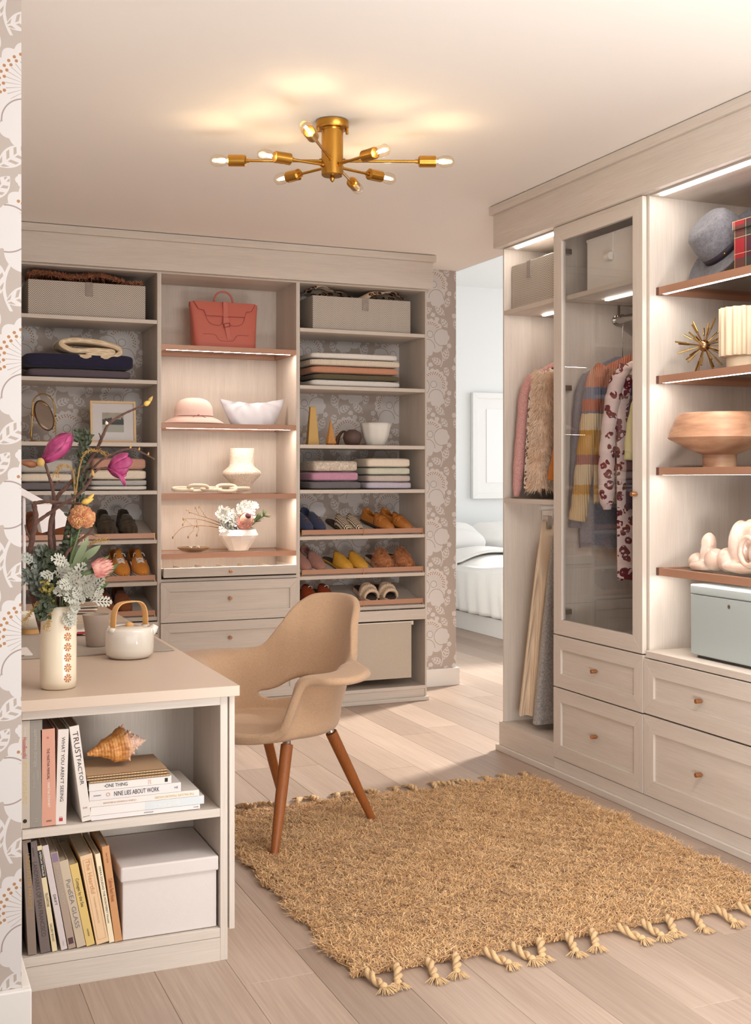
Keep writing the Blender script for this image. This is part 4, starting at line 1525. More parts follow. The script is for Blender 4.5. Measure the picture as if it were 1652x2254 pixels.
def protea_petal_mat():
    m, nt, b = new_mat('protea_petal')
    _, _, _, v = coords(nt)
    n = noise_tex(nt, v, 55, 3)
    nt.links.new(mix(nt, n.op('MULTIPLY_ADD', 2.6, -0.8, clamp=True), srgb(202, 110, 108), srgb(240, 190, 172)), b.inputs['Base Color'])
    b.inputs['Roughness'].default_value = 0.7
    MATS['protea_petal'] = m
    return m
PROTEA = protea_petal_mat()


def flower_bowl():
    Y = BF + 0.14
    cx = X_at(525, Y)
    k = (X_at(568, Y) - X_at(483, Y)) / 2
    h = m_px(46, Y)
    m = MB()
    prof = [(0.50, 0.0), (0.50, 0.02), (0.92, 0.58), (1.0, 0.72), (0.86, 1.0), (0.80, 0.98), (0.88, 0.72), (0.40, 0.10), (0.01, 0.08)]
    m.lathe([(a * k, b_ * h) for a, b_ in prof], 11, fn=lambda a, z: 1 + 0.035 * math.sin(3 * a + z * 90))
    o = m.build('facet_bowl', plain('frosted_white', srgb(236, 232, 228), 0.35, spec=0.5))
    o.location = (cx, Y, 0.876)
    tag(o, 'white faceted bowl holding flowers on the lowest glass shelf', 'bowl')
    zt = 0.876 + h
    protea((cx + 0.012, Y - 0.045, zt + 0.020), (0.06, -0.80, 0.60), 0.066, 'large pink protea with dark centre in the faceted bowl', PROTEA, 0.25)
    # silver foliage
    rr_ = random.Random(5)
    for (px, py, n, lab) in ((492, 1140, 46, 'frosty dusty miller sprig left of the protea in the bowl'), (512, 1152, 34, 'frosty dusty miller sprig low in the middle of the bowl'), (536, 1124, 36, 'frosty dusty miller sprig behind the protea in the bowl')):
        c = at(px, py, Y=Y - 0.01)
        t = thing('dusty_miller', lab, 'foliage', (cx, Y, zt - 0.015), group='dusty miller in the bowl')
        lm = MB()
        base = Vector((0, 0, 0))
        tgt = c - Vector((cx, Y, zt - 0.015))
        for q in range(n):
            e = base.lerp(tgt, rr_.uniform(0.5, 1.1)) + Vector((rr_.uniform(-1, 1), rr_.uniform(-1, 1), rr_.uniform(-1, 1))) * 0.030
            d = Vector((rr_.uniform(-0.9, 0.5) if px < 520 else rr_.uniform(-0.5, 0.8), rr_.uniform(-1, 0.0), rr_.uniform(-0.3, 0.9)))
            lobed_leaf(lm, e, d, (0, -1.0, 0.5), 0.052, 0.034, 4)
        lm.build('leaf', fabric('frosty_leaf', srgb(228, 228, 222), 300, 0.2, spread=0.1), t, kind='stuff')
        sm = MB(); sm.tube([base, tgt * 0.9], 0.0022, 6)
        sm.build('stem', LEAFP, t)
    t = thing('leucadendron_sprig', 'green spiky leaf sprig right of the protea in the bowl', 'foliage', (cx + 0.03, Y, zt - 0.012))
    lm = MB()
    tg = at(580, 1135, Y=Y - 0.01) - Vector((cx + 0.03, Y, zt - 0.012))
    for q in range(46):
        s = rr_.uniform(0.25, 1.05)
        d = Vector((rr_.uniform(-0.3, 1.0), rr_.uniform(-0.9, 0.4), rr_.uniform(-0.2, 1.0)))
        blade(lm, tg * s, d, (0, -0.4, 1), 0.044, 0.006, 4, 0.1)
    lm.build('leaf', LEAFP, t, smooth=True, kind='stuff')
    MB().tube([(0, 0, 0), tuple(tg)], 0.0022, 6).build('stem', LEAFG, t)
    # budding bare branches to the left
    b0 = Vector((cx - 0.02, Y, zt - 0.01))
    br = [
        ('budding branch arching highest left of the bowl', [(0, 0, 0), at(470, 1145, Y=Y) - b0, at(440, 1135, Y=Y) - b0, at(417, 1128, Y=Y - .02) - b0], [(at(440, 1135, Y=Y) - b0, at(430, 1118, Y=Y) - b0), (at(455, 1140, Y=Y) - b0, at(438, 1116, Y=Y - .02) - b0), (at(425, 1130, Y=Y - .02) - b0, at(411, 1122, Y=Y - .03) - b0)]),
        ('budding branch drooping lowest left towards the wooden dish', [(0, 0, 0), at(462, 1158, Y=Y - .03) - b0, at(430, 1157, Y=Y - .04) - b0, at(400, 1162, Y=Y - .05) - b0, at(380, 1183, Y=Y - .05) - b0], [(at(430, 1157, Y=Y - .04) - b0, at(414, 1182, Y=Y - .05) - b0), (at(437, 1158, Y=Y - .04) - b0, at(433, 1178, Y=Y - .05) - b0), (at(424, 1157, Y=Y - .04) - b0, at(404, 1143, Y=Y - .04) - b0)]),
        ('budding branch running level left of the bowl', [(0, 0, 0), at(465, 1150, Y=Y - .01) - b0, at(432, 1142, Y=Y - .02) - b0, at(403, 1142, Y=Y - .02) - b0], [(at(432, 1142, Y=Y - .02) - b0, at(433, 1158, Y=Y - .03) - b0), (at(410, 1142, Y=Y - .02) - b0, at(402, 1155, Y=Y - .03) - b0)]),
    ]
    for q, (lab, main, subs) in enumerate(br):
        t = thing('budding_branch', lab, 'branch', tuple(b0), group='budding branches in the bowl')
        wm = MB()
        path = smooth_path(main, 4)
        wm.tube(path, [0.0034 * (1 - 0.6 * i / len(path)) for i in range(len(path))], 6)
        ends = [Vector(main[-1])]
        for a, e in subs:
            twig(wm, a, e, 0.0019, 0.3, q * 7 + len(ends))
            ends.append(Vector(e))
        wm.build('wood', fabric('bark_pale', srgb(150, 118, 92), 200, 0.4), t, smooth=True)
        for e in ends:
            MB().ell(tuple(e), (0.0042, 0.0042, 0.0085), 8, 7).build('bud', BUDM, t, smooth=True)
flower_bowl()


def dish():
    Y = BF + 0.05
    cx = X_at(429, Y)
    k = (X_at(465, Y) - X_at(393, Y)) / 2
    o = thing('jewellery_dish', 'low brown wooden dish holding silver earrings', 'dish', (cx, Y + 0.03, 0.876))
    MB().lathe([(k * 0.45, 0), (k * 0.7, 0.006), (k, 0.024), (k * 0.97, 0.027), (k * 0.6, 0.016), (0.001, 0.013)], 40).build('dish_body', wood('dish_wood', 'X', srgb(152, 120, 88), srgb(104, 76, 52), 2, 0.45), o, smooth=True)
    for s, dx in ((1, -0.018), (2, 0.022)):
        e = MB()
        for q in range(5):
            a = q * 1.3 + s
            e.ell((dx + 0.006 * math.cos(a), 0.005 * math.sin(a) - 0.01, 0.024 + 0.003 * (q % 3)), (0.0042, 0.0042, 0.0042), 8, 6)
        j = e.build('earring', plain('silver_bright', srgb(228, 224, 218), 0.15, 1.0), smooth=True)
        j.location = (cx, Y + 0.03, 0.876)
        tag(j, ('cluster of silver beads on the left of the wooden dish', 'cluster of silver beads on the right of the wooden dish')[s - 1], 'earring', 'earrings in the dish')
dish()
def bracelets():
    for k, (px, lab) in enumerate(((422, 'gold link bracelet standing left in the jewellery drawer'), (500, 'gold link bracelet standing in the middle of the jewellery drawer'))):
        Y = BF + 0.03
        m = MB()
        R0 = 0.034
        for q in range(22):
            a = 2 * PI * q / 22
            m.tube([(R0 * math.cos(a + 2 * PI * j / 6 * 0) + 0.004 * math.cos(2 * PI * j / 6) * math.cos(a), R0 * math.sin(a) * 0.9 + 0.004 * math.sin(2 * PI * j / 6), 0.004 * math.cos(2 * PI * j / 6) * math.sin(a) * 0.5) for j in range(6)], 0.0014, 5, closed=True)
        o = m.build('bracelet', 'brass', smooth=True)
        o.location = (X_at(px, Y), Y + 0.05, 0.777)
        o.rotation_euler = (R(28), 0, 0)
        tag(o, lab, 'bracelet', 'bracelets in the jewellery drawer')
bracelets()


# ------------------------------------------------------------------ trinkets on the third shelf of the right bay
def trinkets():
    Y = BF + 0.10
    z0 = SH[2] + 0.001
    amber = plain('ochre_wax', srgb(206, 164, 92), 0.55, bumps=(60, 0.3))
    c = X_at(690, Y); w = (X_at(703, Y) - X_at(677, Y)) / 2; h = m_px(86, Y)
    m = MB().lathe([(w * 1.30, 0), (w * 1.30, 0.004), (w * 0.62, h * 0.985), (w * 0.5, h)], 4)
    o = m.build('obelisk_candle', amber, bevel=0.003); o.location = (c, Y + 0.02, z0); o.rotation_euler = (0, 0, R(38))
    tag(o, 'tall ochre obelisk candle at the left end of the trinket shelf', 'candle', 'shelf candles')
    c = X_at(726, Y); w = (X_at(738, Y) - X_at(714, Y)) / 2; h = m_px(57, Y)
    o = MB().lathe([(w * 0.6, 0), (w * 0.98, 0.008), (w, 0.014), (w * 0.55, h * 0.5), (w * 0.1, h * 0.98), (0.0005, h)], 8).build('cone_ornament', wood('orange_wood', 'Z', srgb(214, 158, 92), srgb(180, 118, 62), 2, 0.4), bevel=0.001)
    o.location = (c, Y - 0.01, z0)
    tag(o, 'faceted orange wood cone beside the tall ochre candle', 'ornament')
    Yk = Y + 0.12
    t = thing('wood_figure', 'dark wooden bird figure behind the cone and ball', 'figurine', (X_at(742, Yk), Yk, z0))
    MB().tube(smooth_path([(-0.01, 0, 0.0), (0.0, 0, 0.03), (0.012, 0, 0.06), (0.035, 0, 0.082), (0.062, 0, 0.078)], 5), [0.016 - 0.0006 * i for i in range(21)], 10).build('figure_body', wood('dark_wood', 'Z', srgb(112, 78, 48), srgb(66, 44, 30), 2, 0.4), t, smooth=True)
    MB().ell((0.066, 0, 0.076), (0.013, 0.008, 0.006), 10, 8).build('figure_head', 'dark_wood', t, smooth=True)
    c = X_at(778, Y); w = (X_at(798, Y) - X_at(758, Y)) / 2
    t = thing('round_vase', 'small brown round vase between cone and white bowl', 'vase', (c, Y + 0.02, z0))
    MB().lathe([(w * 0.4, 0), (w * 0.75, 0.008), (w, w * 0.8), (w * 0.86, w * 1.3), (w * 0.4, w * 1.58), (w * 0.32, w * 1.62), (w * 0.28, w * 1.5), (0.001, w * 1.4)], 32).build('vase_body', plain('brown_clay', srgb(96, 74, 66), 0.6), t, smooth=True)
    c = X_at(826, Y); w = (X_at(857, Y) - X_at(795, Y)) / 2; h = m_px(51, Y)
    o = MB().lathe([(w * 0.50, 0), (w * 0.62, 0.004), (w * 0.86, h * 0.45), (w * 0.97, h * 0.85), (w * 1.0, h), (w * 0.94, h), (w * 0.80, h * 0.45), (w * 0.4, h * 0.12), (0.001, h * 0.10)], 64, fn=lambda a, z: 1 + 0.018 * math.sin(10 * a) * (0.3 + z / h)).build('petal_bowl', plain('white_porcelain', srgb(226, 222, 214), 0.4), smooth=True)
    o.location = (c, Y, z0)
    tag(o, 'white ribbed porcelain bowl on the trinket shelf', 'bowl')
trinkets()


# ------------------------------------------------------------------ mirror and framed photograph (left bay)
def vanity_mirror():
    Y = BF + 0.10
    z0 = SH[2] + 0.001
    cx = X_at(97, Y)
    r = thing('vanity_mirror', 'oval tabletop mirror in a brass wire stand', 'mirror', (cx, Y, z0), (0, 0, R(28)))
    P = lambda px, py, dy=0.0: at(px, py, Y=Y + dy) - Vector((cx, Y, z0))
    hw, h = 0.066, 0.245
    pts = [(-hw - 0.012, -0.03, 0.004), (-hw - 0.010, 0.0, 0.012), (-hw - 0.004, 0.002, 0.10), (-hw * 0.98, 0.004, h - 0.06)]
    arc = [(-hw * 0.98 * math.cos(PI * k / 10), 0.004, h - 0.06 + 0.060 * math.sin(PI * k / 10)) for k in range(1, 10)]
    pts = pts + arc + [(hw * 0.98, 0.004, h - 0.06), (hw + 0.004, 0.002, 0.10), (hw + 0.010, 0.0, 0.012), (hw + 0.012, -0.03, 0.004)]
    MB().tube(smooth_path(pts, 4), 0.0033, 8).build('stand', 'brass', r, smooth=True)
    MB().tube([(-hw - 0.012, -0.03, 0.004), (-hw * 0.6, 0.07, 0.004), (hw * 0.6, 0.07, 0.004), (hw + 0.012, -0.03, 0.004)], 0.0033, 8).build('foot', 'brass', r, smooth=True)
    Mx = Matrix.Translation((0, 0.0, 0.135)) @ Matrix.Rotation(R(-24), 4, 'X')
    el = lambda k, s=1.0: (0.052 * s * math.cos(k), 0.083 * s * math.sin(k))
    rim = MB(Mx); rim.tube([(el(2 * PI * k / 40)[0], 0, el(2 * PI * k / 40)[1]) for k in range(40)], 0.004, 8, closed=True)
    fr = rim.build('rim', plain('copper_rim', srgb(120, 84, 60), 0.3, 0.9), r, smooth=True)
    g = MB(Mx); pl = [el(2 * PI * k / 40, 0.985) for k in range(40)]
    g.add([(x, -0.002, z) for x, z in pl] + [(x, 0.002, z) for x, z in pl], [tuple(range(40)), tuple(range(79, 39, -1))] + [(k, (k + 1) % 40, 40 + (k + 1) % 40, 40 + k) for k in range(40)])
    g.build('mirror_glass', plain('mirror_silver', (0.86, 0.85, 0.84), 0.02, 1.0), fr)
    for s in (-1, 1):
        MB().tube([(s * 0.053, 0, 0.135), (s * (hw + 0.006), 0, 0.135)], 0.004, 8).build('pivot', 'brass', r, smooth=True)
vanity_mirror()


def photo_print():
    m, nt, b = new_mat('landscape_print')
    x, y, z, v = coords(nt)
    n = noise_tex(nt, v, 70, 3)
    hz = z - 0.0
    tree = hz.lt(n * 0.05 - 0.004) * hz.gt(-0.012)
    sky = mix(nt, noise_tex(nt, v, 30, 2), srgb(196, 186, 168), srgb(150, 138, 122))
    c = mix(nt, tree, sky, srgb(36, 40, 40))
    c = mix(nt, hz.lt(-0.012), c, srgb(176, 176, 160))
    nt.links.new(c, b.inputs['Base Color'])
    b.inputs['Roughness'].default_value = 0.6
    MATS['landscape_print'] = m
    return m
photo_print()
def picture_frame():
    Y = BF + 0.12
    x0, x1 = X_at(199, Y), X_at(299, Y)
    h = m_px(92, Y, 250)
    w = (x1 - x0) / 2
    r = thing('picture_frame', 'pale wood frame with small landscape photo on the left bay shelf', 'picture', ((x0 + x1) / 2, Y, SH[2] + 0.001), (R(-6), 0, 0))
    fw = 0.011
    wm = wood('maple', 'X', srgb(236, 204, 160), srgb(214, 176, 128), 1, 0.5)
    for q in ([(-w, 0), (w, 0), (w - fw, fw), (-w + fw, fw)], [(-w, h), (w, h), (w - fw, h - fw), (-w + fw, h - fw)], [(-w, 0), (-w + fw, fw), (-w + fw, h - fw), (-w, h)], [(w, 0), (w - fw, fw), (w - fw, h - fw), (w, h)]):
        mitred(lambda u, d, z: (u, -d, z), q, -0.008, 0.012).build('frame_rail', wm, r)
    B(-w + fw * 0.8, w - fw * 0.8, -0.002, 0.004, fw * 0.8, h - fw * 0.8).build('mat_board', plain('mat_white', srgb(232, 226, 224), 0.8), r)
    pw, ph = w * 0.47, h * 0.235
    o = B(-pw, pw, -0.0035, -0.0022, -ph, ph).build('photo', 'landscape_print', r)
    o.location = (-0.0, 0, h * 0.49)
    B(-w + fw, w - fw, -0.0062, -0.0056, fw, h - fw).build('glazing', clear_glass('frame_glass', (0.96, 0.96, 0.96), 1.3), r)
picture_frame()

# ------------------------------------------------------------------ shoes
OUT = [(0, 0.0), (.02, .016), (.06, .028), (.13, .037), (.24, .0435), (.34, .0445), (.48, .039), (.62, .0325), (.76, .031), (.88, .0325), (.95, .027), (.99, .012), (1, 0.0)]
def shoe_outline(L, k=1.0, n=22, grow=0.0):
    s_ = [0.5 - 0.5 * math.cos(PI * i / n) for i in range(n + 1)]
    lft = [(-(interp(s, OUT) * k + (grow if 0 < s < 1 else 0)), s * L) for s in s_]
    rgt = [((interp(s, OUT) * k + (grow if 0 < s < 1 else 0)), s * L) for s in reversed(s_[1:-1])]
    return lft + rgt


def shoe(label, px, row, kind, upper, sole, rz=6, L=0.25, k=1.0, group='shoes on the slanted shelves', inner=None, lift=0.0, dy=0.0, name=None):
    """toe at the local origin, heel towards +Y; stands on a slanted shelf"""
    Y = BF + 0.035 + dy
    x = X_at(px, Y)
    z = SHOE[row] + (Y - BF) * math.tan(SLOPE) + 0.001
    r = thing(name or kind, label, 'shoe', (x, Y - 0.012, z), (SLOPE, 0, R(rz)), group=group)
    inner = inner or plain('shoe_inside', srgb(70, 54, 48), 0.9)
    th = {'sneaker': 0.026, 'slip_on_shoe': 0.020, 'sandal': 0.026, 'slipper': 0.022}.get(kind, 0.012)
    MB().prism(shoe_outline(L, k * 1.05), 0.0, th).build('sole', sole, r, auto=50, bevel=0.003)
    MB().prism(shoe_outline(L, k * 0.93), th - 0.001, th + 0.003).build('insole', inner, r)
    hv = [(0, 0.012), (.05, .024), (.15, .036), (.30, .047), (.42, .058), (.52, .066), (.6, .070)]
    s0, s1 = {'sandal': (0.14, 0.50), 'mule': (0.003, 0.47), 'slipper': (0.003, 0.50), 'clog': (0.003, 0.52)}.get(kind, (0.003, 0.50))
    def vamp(a, b_, out=1.0):
        s = s0 + (s1 - s0) * a ** 1.4
        w = interp(s, OUT) * k * 1.02
        h = interp(s, hv) * (1.0 if kind != 'slipper' else 1.15)
        t = PI * b_
        sq = math.copysign(abs(math.cos(t)) ** 0.75, math.cos(t))
        dip = 0.03 * (a ** 6) * math.sin(t) ** 3 * (0 if kind in ('sandal', 'slipper') else 1)
        return (-w * sq * out, s * L + dip * (1 if kind != 'sandal' else 0), th + h * math.sin(t) ** 0.85 * out)
    v = MB().grid(vamp, 16, 19).build('upper', upper, r, smooth=True, solid=0.0035)
    if kind in ('sneaker', 'loafer', 'slip_on_shoe'):
        hq = 0.056 if kind != 'sneaker' else 0.052
        out = [(-(interp(s, OUT) * k), s * L) for s in [0.40 + 0.60 * i / 14 for i in range(15)]]
        path = out[:-1] + [(0.0, L)] + [(-x_, y_) for x_, y_ in reversed(out[:-1])]
        n = len(path)
        def quarter(a, b_):
            i = min(n - 1, int(a * (n - 1) + 0.5))
            x_, y_ = path[i]
            e = min(a, 1 - a) * 2
            h = hq * (0.90 + 0.30 * max(0, e - 0.6) / 0.4 - 0.18 * math.sin(PI * min(1, e * 1.1)))
            return (x_ * (1 - 0.16 * b_ ** 2), y_ - 0.006 * b_ * (y_ > 0.8 * L), th + h * b_)
        MB().grid(quarter, n, 7).build('quarter', upper, r, smooth=True, solid=0.0035)
    if kind == 'sneaker':
        B(-0.0005, 0.0005, 0, 0, 0, 0) if False else None
        MB().prism(shoe_outline(L, k * 1.058), th * 0.62, th * 0.74).build('sole_stripe', plain('navy_stripe', srgb(44, 40, 44), 0.6), r)
        lm = MB()
        for q in range(5):
            s = 0.27 + 0.052 * q
            hgt = th + interp(s, hv) + 0.004
            w = 0.019
            for sg in (-1, 1):
                lm.tube([(sg * w, s * L, hgt - 0.007), (0, (s + 0.018) * L, hgt + 0.003), (-sg * w, (s + 0.036) * L, hgt - 0.004)], 0.0026, 6)
        for sg in (-1, 1):
            lm.tube(smooth_path([(0, 0.53 * L, th + 0.072), (sg * 0.022, 0.52 * L, th + 0.078), (sg * 0.030, 0.46 * L, th + 0.066)], 4), 0.0024, 6)
        lm.build('laces', plain('lace_white', srgb(240, 236, 230), 0.8), r, smooth=True)
        MB().grid(lambda a, b_: ((a - .5) * 0.040, (0.36 + 0.24 * b_) * L, th + 0.052 + 0.048 * b_ - 0.02 * (2 * a - 1) ** 2), 7, 6).build('tongue', upper, r, smooth=True, solid=0.004)
        for sg in (-1, 1):
            pth = smooth_path([(sg * 0.040 * k, 0.32 * L, th + 0.020), (sg * 0.0405 * k, 0.46 * L, th + 0.030), (sg * 0.033 * k, 0.64 * L, th + 0.020)], 4)
            MB().tube(pth, 0.004, 6).build('side_stripe', 'lace_white', r, smooth=True)
    if kind == 'loafer':
        MB().grid(lambda a, b_: tuple(Vector(vamp(0.72 + 0.14 * a, 0.16 + 0.68 * b_)) + Vector((0, -0.001, 0.004))), 4, 12).build('saddle_strap', upper, r, smooth=True, solid=0.003)
    return r


def suede(n, r_, g_, b_):
    return fabric('suede_' + n, srgb(r_, g_, b_), 500, 0.15, spread=0.14, var=120)
S_ORANGE, S_TAUPE, S_BLUE = suede('orange', 214, 138, 58), suede('taupe', 166, 120, 106), suede('blue', 62, 66, 90)
S_BROWN, S_CAMO = suede('brown', 134, 78, 46), fabric('camo', srgb(92, 76, 54), 40, 0.1, col2=srgb(46, 38, 34), var=28)
L_COGNAC, L_MUSTARD, L_RUST = plain('cognac_leather', srgb(178, 110, 46), 0.3, coat=0.2), plain('mustard_leather', srgb(206, 152, 54), 0.4), plain('rust_leather', srgb(140, 58, 30), 0.35)
RUB_W, RUB_D, RUB_B = plain('rubber_white', srgb(236, 230, 222), 0.6), plain('rubber_dark', srgb(66, 48, 40), 0.7), plain('rubber_beige', srgb(222, 190, 162), 0.6)

for s, px in (('left', 272), ('right', 315)):
    shoe('orange canvas sneaker with white laces, %s one of its pair' % s, px, 1, 'sneaker', S_ORANGE, RUB_W, rz=4, L=0.255)
for s, px in (('left', 241), ('right', 288)):
    shoe('dark camouflage slip-on shoe, %s one behind the magnolia' % s, px, 0, 'slip_on_shoe', S_CAMO, RUB_D, rz=2, L=0.25)
for s, px in (('left', 236), ('right', 276)):
    shoe('brown suede slip-on shoe on lowest left shelf, %s one' % s, px, 2, 'slip_on_shoe', S_BROWN, RUB_D, rz=2, L=0.25)
for s, px in (('left', 85), ('right', 132)):
    shoe('tan brown loafer behind the white lamp head, %s one' % s, px, 0, 'loafer', S_BROWN, RUB_D, rz=4, L=0.25)

# right bay
for s, px in (('left', 681), ('right', 709)):
    r = shoe('navy embroidered flat shoe beside the centre bay, %s one' % s, px, 0, 'slip_on_shoe', S_BLUE, RUB_D, rz=12, L=0.25, k=0.84)
    em = MB()
    for q in range(3):
        em.tube([(0.022 * math.cos(t * 0.4) * (1 if t % 2 else -1) * (t / 8), (0.17 + 0.05 * q) * 0.25 + 0.003 * math.sin(t * 2), 0.020 + 0.034 + 0.012 * q - 0.010 * (t / 8) ** 2) for t in range(9)], 0.0012, 5)
    em.build('embroidery', plain('bronze_thread', srgb(150, 108, 84), 0.4, 0.5), r)
def weave_mat():
    m, nt, b = new_mat('woven_leopard')
    x, y, z, v = coords(nt)
    a = ((x + y) * 300.0).sin() * ((x - y + z * 0.6) * 300.0).sin()
    nt.links.new(mix(nt, a.gt(0.05), srgb(62, 44, 38), srgb(232, 214, 186)), b.inputs['Base Color'])
    b.inputs['Roughness'].default_value = 0.6
    MATS['woven_leopard'] = m
    return m
weave_mat()
for s, px in (('left', 766), ('right', 792)):
    shoe('brown and cream woven mule, %s one of its pair' % s, px, 0, 'mule', 'woven_leopard', RUB_D, rz=10 if s == 'left' else 12, L=0.245, k=0.80)
for s, px in (('left', 862), ('right', 902)):
    shoe('cognac leather loafer turned sideways, %s one' % s, px, 0, 'loafer', L_COGNAC, RUB_D, rz=24, L=0.255, k=0.92, inner=L_COGNAC)
for s, px in (('left', 676), ('right', 708)):
    shoe('taupe suede slip-on with white sole, %s one' % s, px, 1, 'slip_on_shoe', S_TAUPE, RUB_W, rz=10, L=0.255, k=0.92)
for s, px in (('left', 770), ('right', 804)):
    r = shoe('mustard yellow mule with chain bit, %s one' % s, px, 1, 'clog', L_MUSTARD, plain('mustard_sole', srgb(196, 146, 62), 0.5), rz=18, L=0.25, k=0.95)
    ch = MB()
    for q in range(5):
        ch.tube([(-0.014 + 0.007 * q + 0.004 * math.cos(t), 0.105 + 0.002 * math.sin(t), 0.012 + 0.054 + 0.003 * math.sin(t) - 0.5 * (0.014 - 0.007 * q) ** 2 * 40 * 0.1) for t in (0, 1.05, 2.1, 3.14, 4.2, 5.25)], 0.0013, 5, closed=True)
    ch.build('chain_bit', 'silver_bright', r)
FURT = fabric('toffee_fur', srgb(206, 142, 96), 60, 0.1, col2=srgb(164, 102, 64), var=30)
for s, px in (('left', 852), ('right', 897)):
    r = shoe('fluffy toffee fur slipper, %s one' % s, px, 1, 'slipper', FURT, RUB_B, rz=8, L=0.235, k=1.12)
    pts, nr = [], []
    rr_ = random.Random(px)
    for q in range(420):
        a, b_ = rr_.random(), rr_.random()
        sL = (0.02 + 0.50 * a)
        w = interp(sL, OUT) * 1.14
        t = PI * b_
        pts.append((-w * math.cos(t), sL * 0.235, 0.022 + (0.016 + 0.062 * min(1, sL * 2.2)) * math.sin(t)))
        nr.append((-math.cos(t), -0.35, math.sin(t) + 0.1))
    fur('fur_pile', r, pts, nr, 0.0105, FURT, 0.0010, 0.5, px, 0.55, 5200)
for s, px in (('left', 691), ('right', 727)):
    r = shoe('rust leather sandal with round buckle, %s one' % s, px, 2, 'clog', L_RUST, RUB_D, rz=4, L=0.245)
    MB().tube([(0.012 + 0.013 * math.cos(2 * PI * q / 16), 0.115, 0.012 + 0.060 + 0.010 * math.sin(2 * PI * q / 16)) for q in range(16)], 0.002, 6, closed=True).build('buckle', 'silver_bright', r, smooth=True)
def braided(r, k):
    """thick plaited straps of the beige slides"""
    mt = fabric('beige_braid', srgb(226, 198, 170), 300, 0.3)
    for s, hh in ((0.16, 0.046), (0.34, 0.058)):
        m = MB()
        for ph in (0, 2.1, 4.2):
            pts = []
            for q in range(25):
                t = PI * q / 24
                w = interp(s, OUT) * k * 1.06
                o = 0.008 * math.sin(ph + q * 0.9)
                pts.append((-w * math.cos(t), s * 0.24 + o, 0.026 + (hh + 0.004 * math.cos(ph + q * 0.9)) * math.sin(t) ** 0.8))
            m.tube(pts, 0.0078, 7)
        m.build('braided_strap', mt, r, smooth=True)
for s, px in (('left', 819), ('right', 861)):
    Y = BF + 0.03
    r = shoe('beige slide sandal with thick braided straps, %s one' % s, px, 2, 'sandal', fabric('beige_braid', srgb(226, 198, 170), 300, 0.3), RUB_B, rz=2, L=0.24, k=1.04)
    braided(r, 1.04)

# ------------------------------------------------------------------ wardrobe contents
XF = RF + 0.02
def Yx(px, X):
    return at(px, PCY, X=X).y


def zx(px, py, X):
    return at(px, py, X=X).z


# grey herringbone basket and white cloth in the open bay
bx = RF + 0.035
b1y0, b1y1 = 4.345, Yx(1126, bx)
basket('herringbone basket with white cloth in the narrow wardrobe bay', bx, bx + 0.34, b1y0, b1y1, 2.056, zx(1170, 572, bx), tagx=0.62, plane='X')
def cloth_mound(label, x0, x1, y0, y1, z, h, mat, name='white_cloth'):
    def g(a, b_):
        k = math.sin(PI * a) ** 0.7 * math.sin(PI * b_) ** 0.7
        return ((x1 - x0) * (a - .5), (y1 - y0) * (b_ - .5), h * k + 0.004 * math.sin(a * 13) * k + 0.004 * math.sin(b_ * 17 + a * 4) * k)
    m = MB().grid(g, 20, 20)
    o = m.build(name, mat, smooth=True, solid=0.006)
    o.location = ((x0 + x1) / 2, (y0 + y1) / 2, z)
    tag(o, label, 'cloth')
    return o
cloth_mound('white cloth folded into the herringbone basket of the narrow bay', bx + 0.012, bx + 0.32, b1y0 + 0.012, b1y1 - 0.03, zx(1170, 572, bx) - 0.006, 0.040, KN_WHITE)

# white lidless box behind the glass
wb = thing('white_box', 'white canvas storage box with loop pull behind the glass door', 'box', (RF + 0.24, 3.96, 2.051))
wx0, wy1, wy0 = RF + 0.05, Yx(1291, RF + 0.05), 3.70
wh = zx(1300, 527, RF + 0.05) - 2.051
CANV = fabric('white_canvas', srgb(236, 230, 222), 500, 0.12, spread=0.05)
B(wx0, wx0 + 0.34, wy0, wy1, 2.052, 2.051 + wh).build('box_body', CANV, wb, True, bevel=0.004)
B(wx0 - 0.002, wx0 + 0.342, wy0 - 0.002, wy1 + 0.002, 2.051 + wh - 0.010, 2.051 + wh + 0.002).build('rim', CANV, wb, True, bevel=0.002)
ty = Yx(1345, wx0)
B(wx0 - 0.004, wx0 - 0.0005, ty - 0.016, ty + 0.016, 2.051 + wh * 0.50, 2.051 + wh).build('pull_strap', CANV, wb, True, bevel=0.001)
MB().tube([(wx0 - 0.012, ty - 0.016, 2.051 + wh * 0.56), (wx0 - 0.012, ty + 0.016, 2.051 + wh * 0.56)], 0.016, 18).build('pull_loop', CANV, wb, True, auto=40)

# hanging rails
def rail(label, y0, y1, z, X=2.965):
    r = thing('hanging_rail', label, 'rail', (X, (y0 + y1) / 2, z))
    MB().tube([(X, y0, z), (X, y1, z)], 0.016, 20).build('rail_tube', 'steel', r, True, auto=40)
    for y in (y0 + 0.001, y1 - 0.006):
        MB().tube([(X, y, z), (X, y + 0.006, z)], 0.024, 20).build('rail_end', 'steel', r, True, auto=40)
    B(X - 0.005, X + 0.005, y1 - 0.02, y1 - 0.012, z, z + 0.07).build('rail_bracket', 'steel', r, True)
rail('chrome hanging rail behind the glass door', Y2a + 0.011, Y1b - 0.011, 1.965)
rail('chrome hanging rail above the fur coat in the narrow bay', Y1b + 0.011, Y1a - 0.011, 1.965)
rail('chrome hanging rail above the skirts in the narrow bay', Y1b + 0.011, Y1a - 0.011, 1.10)


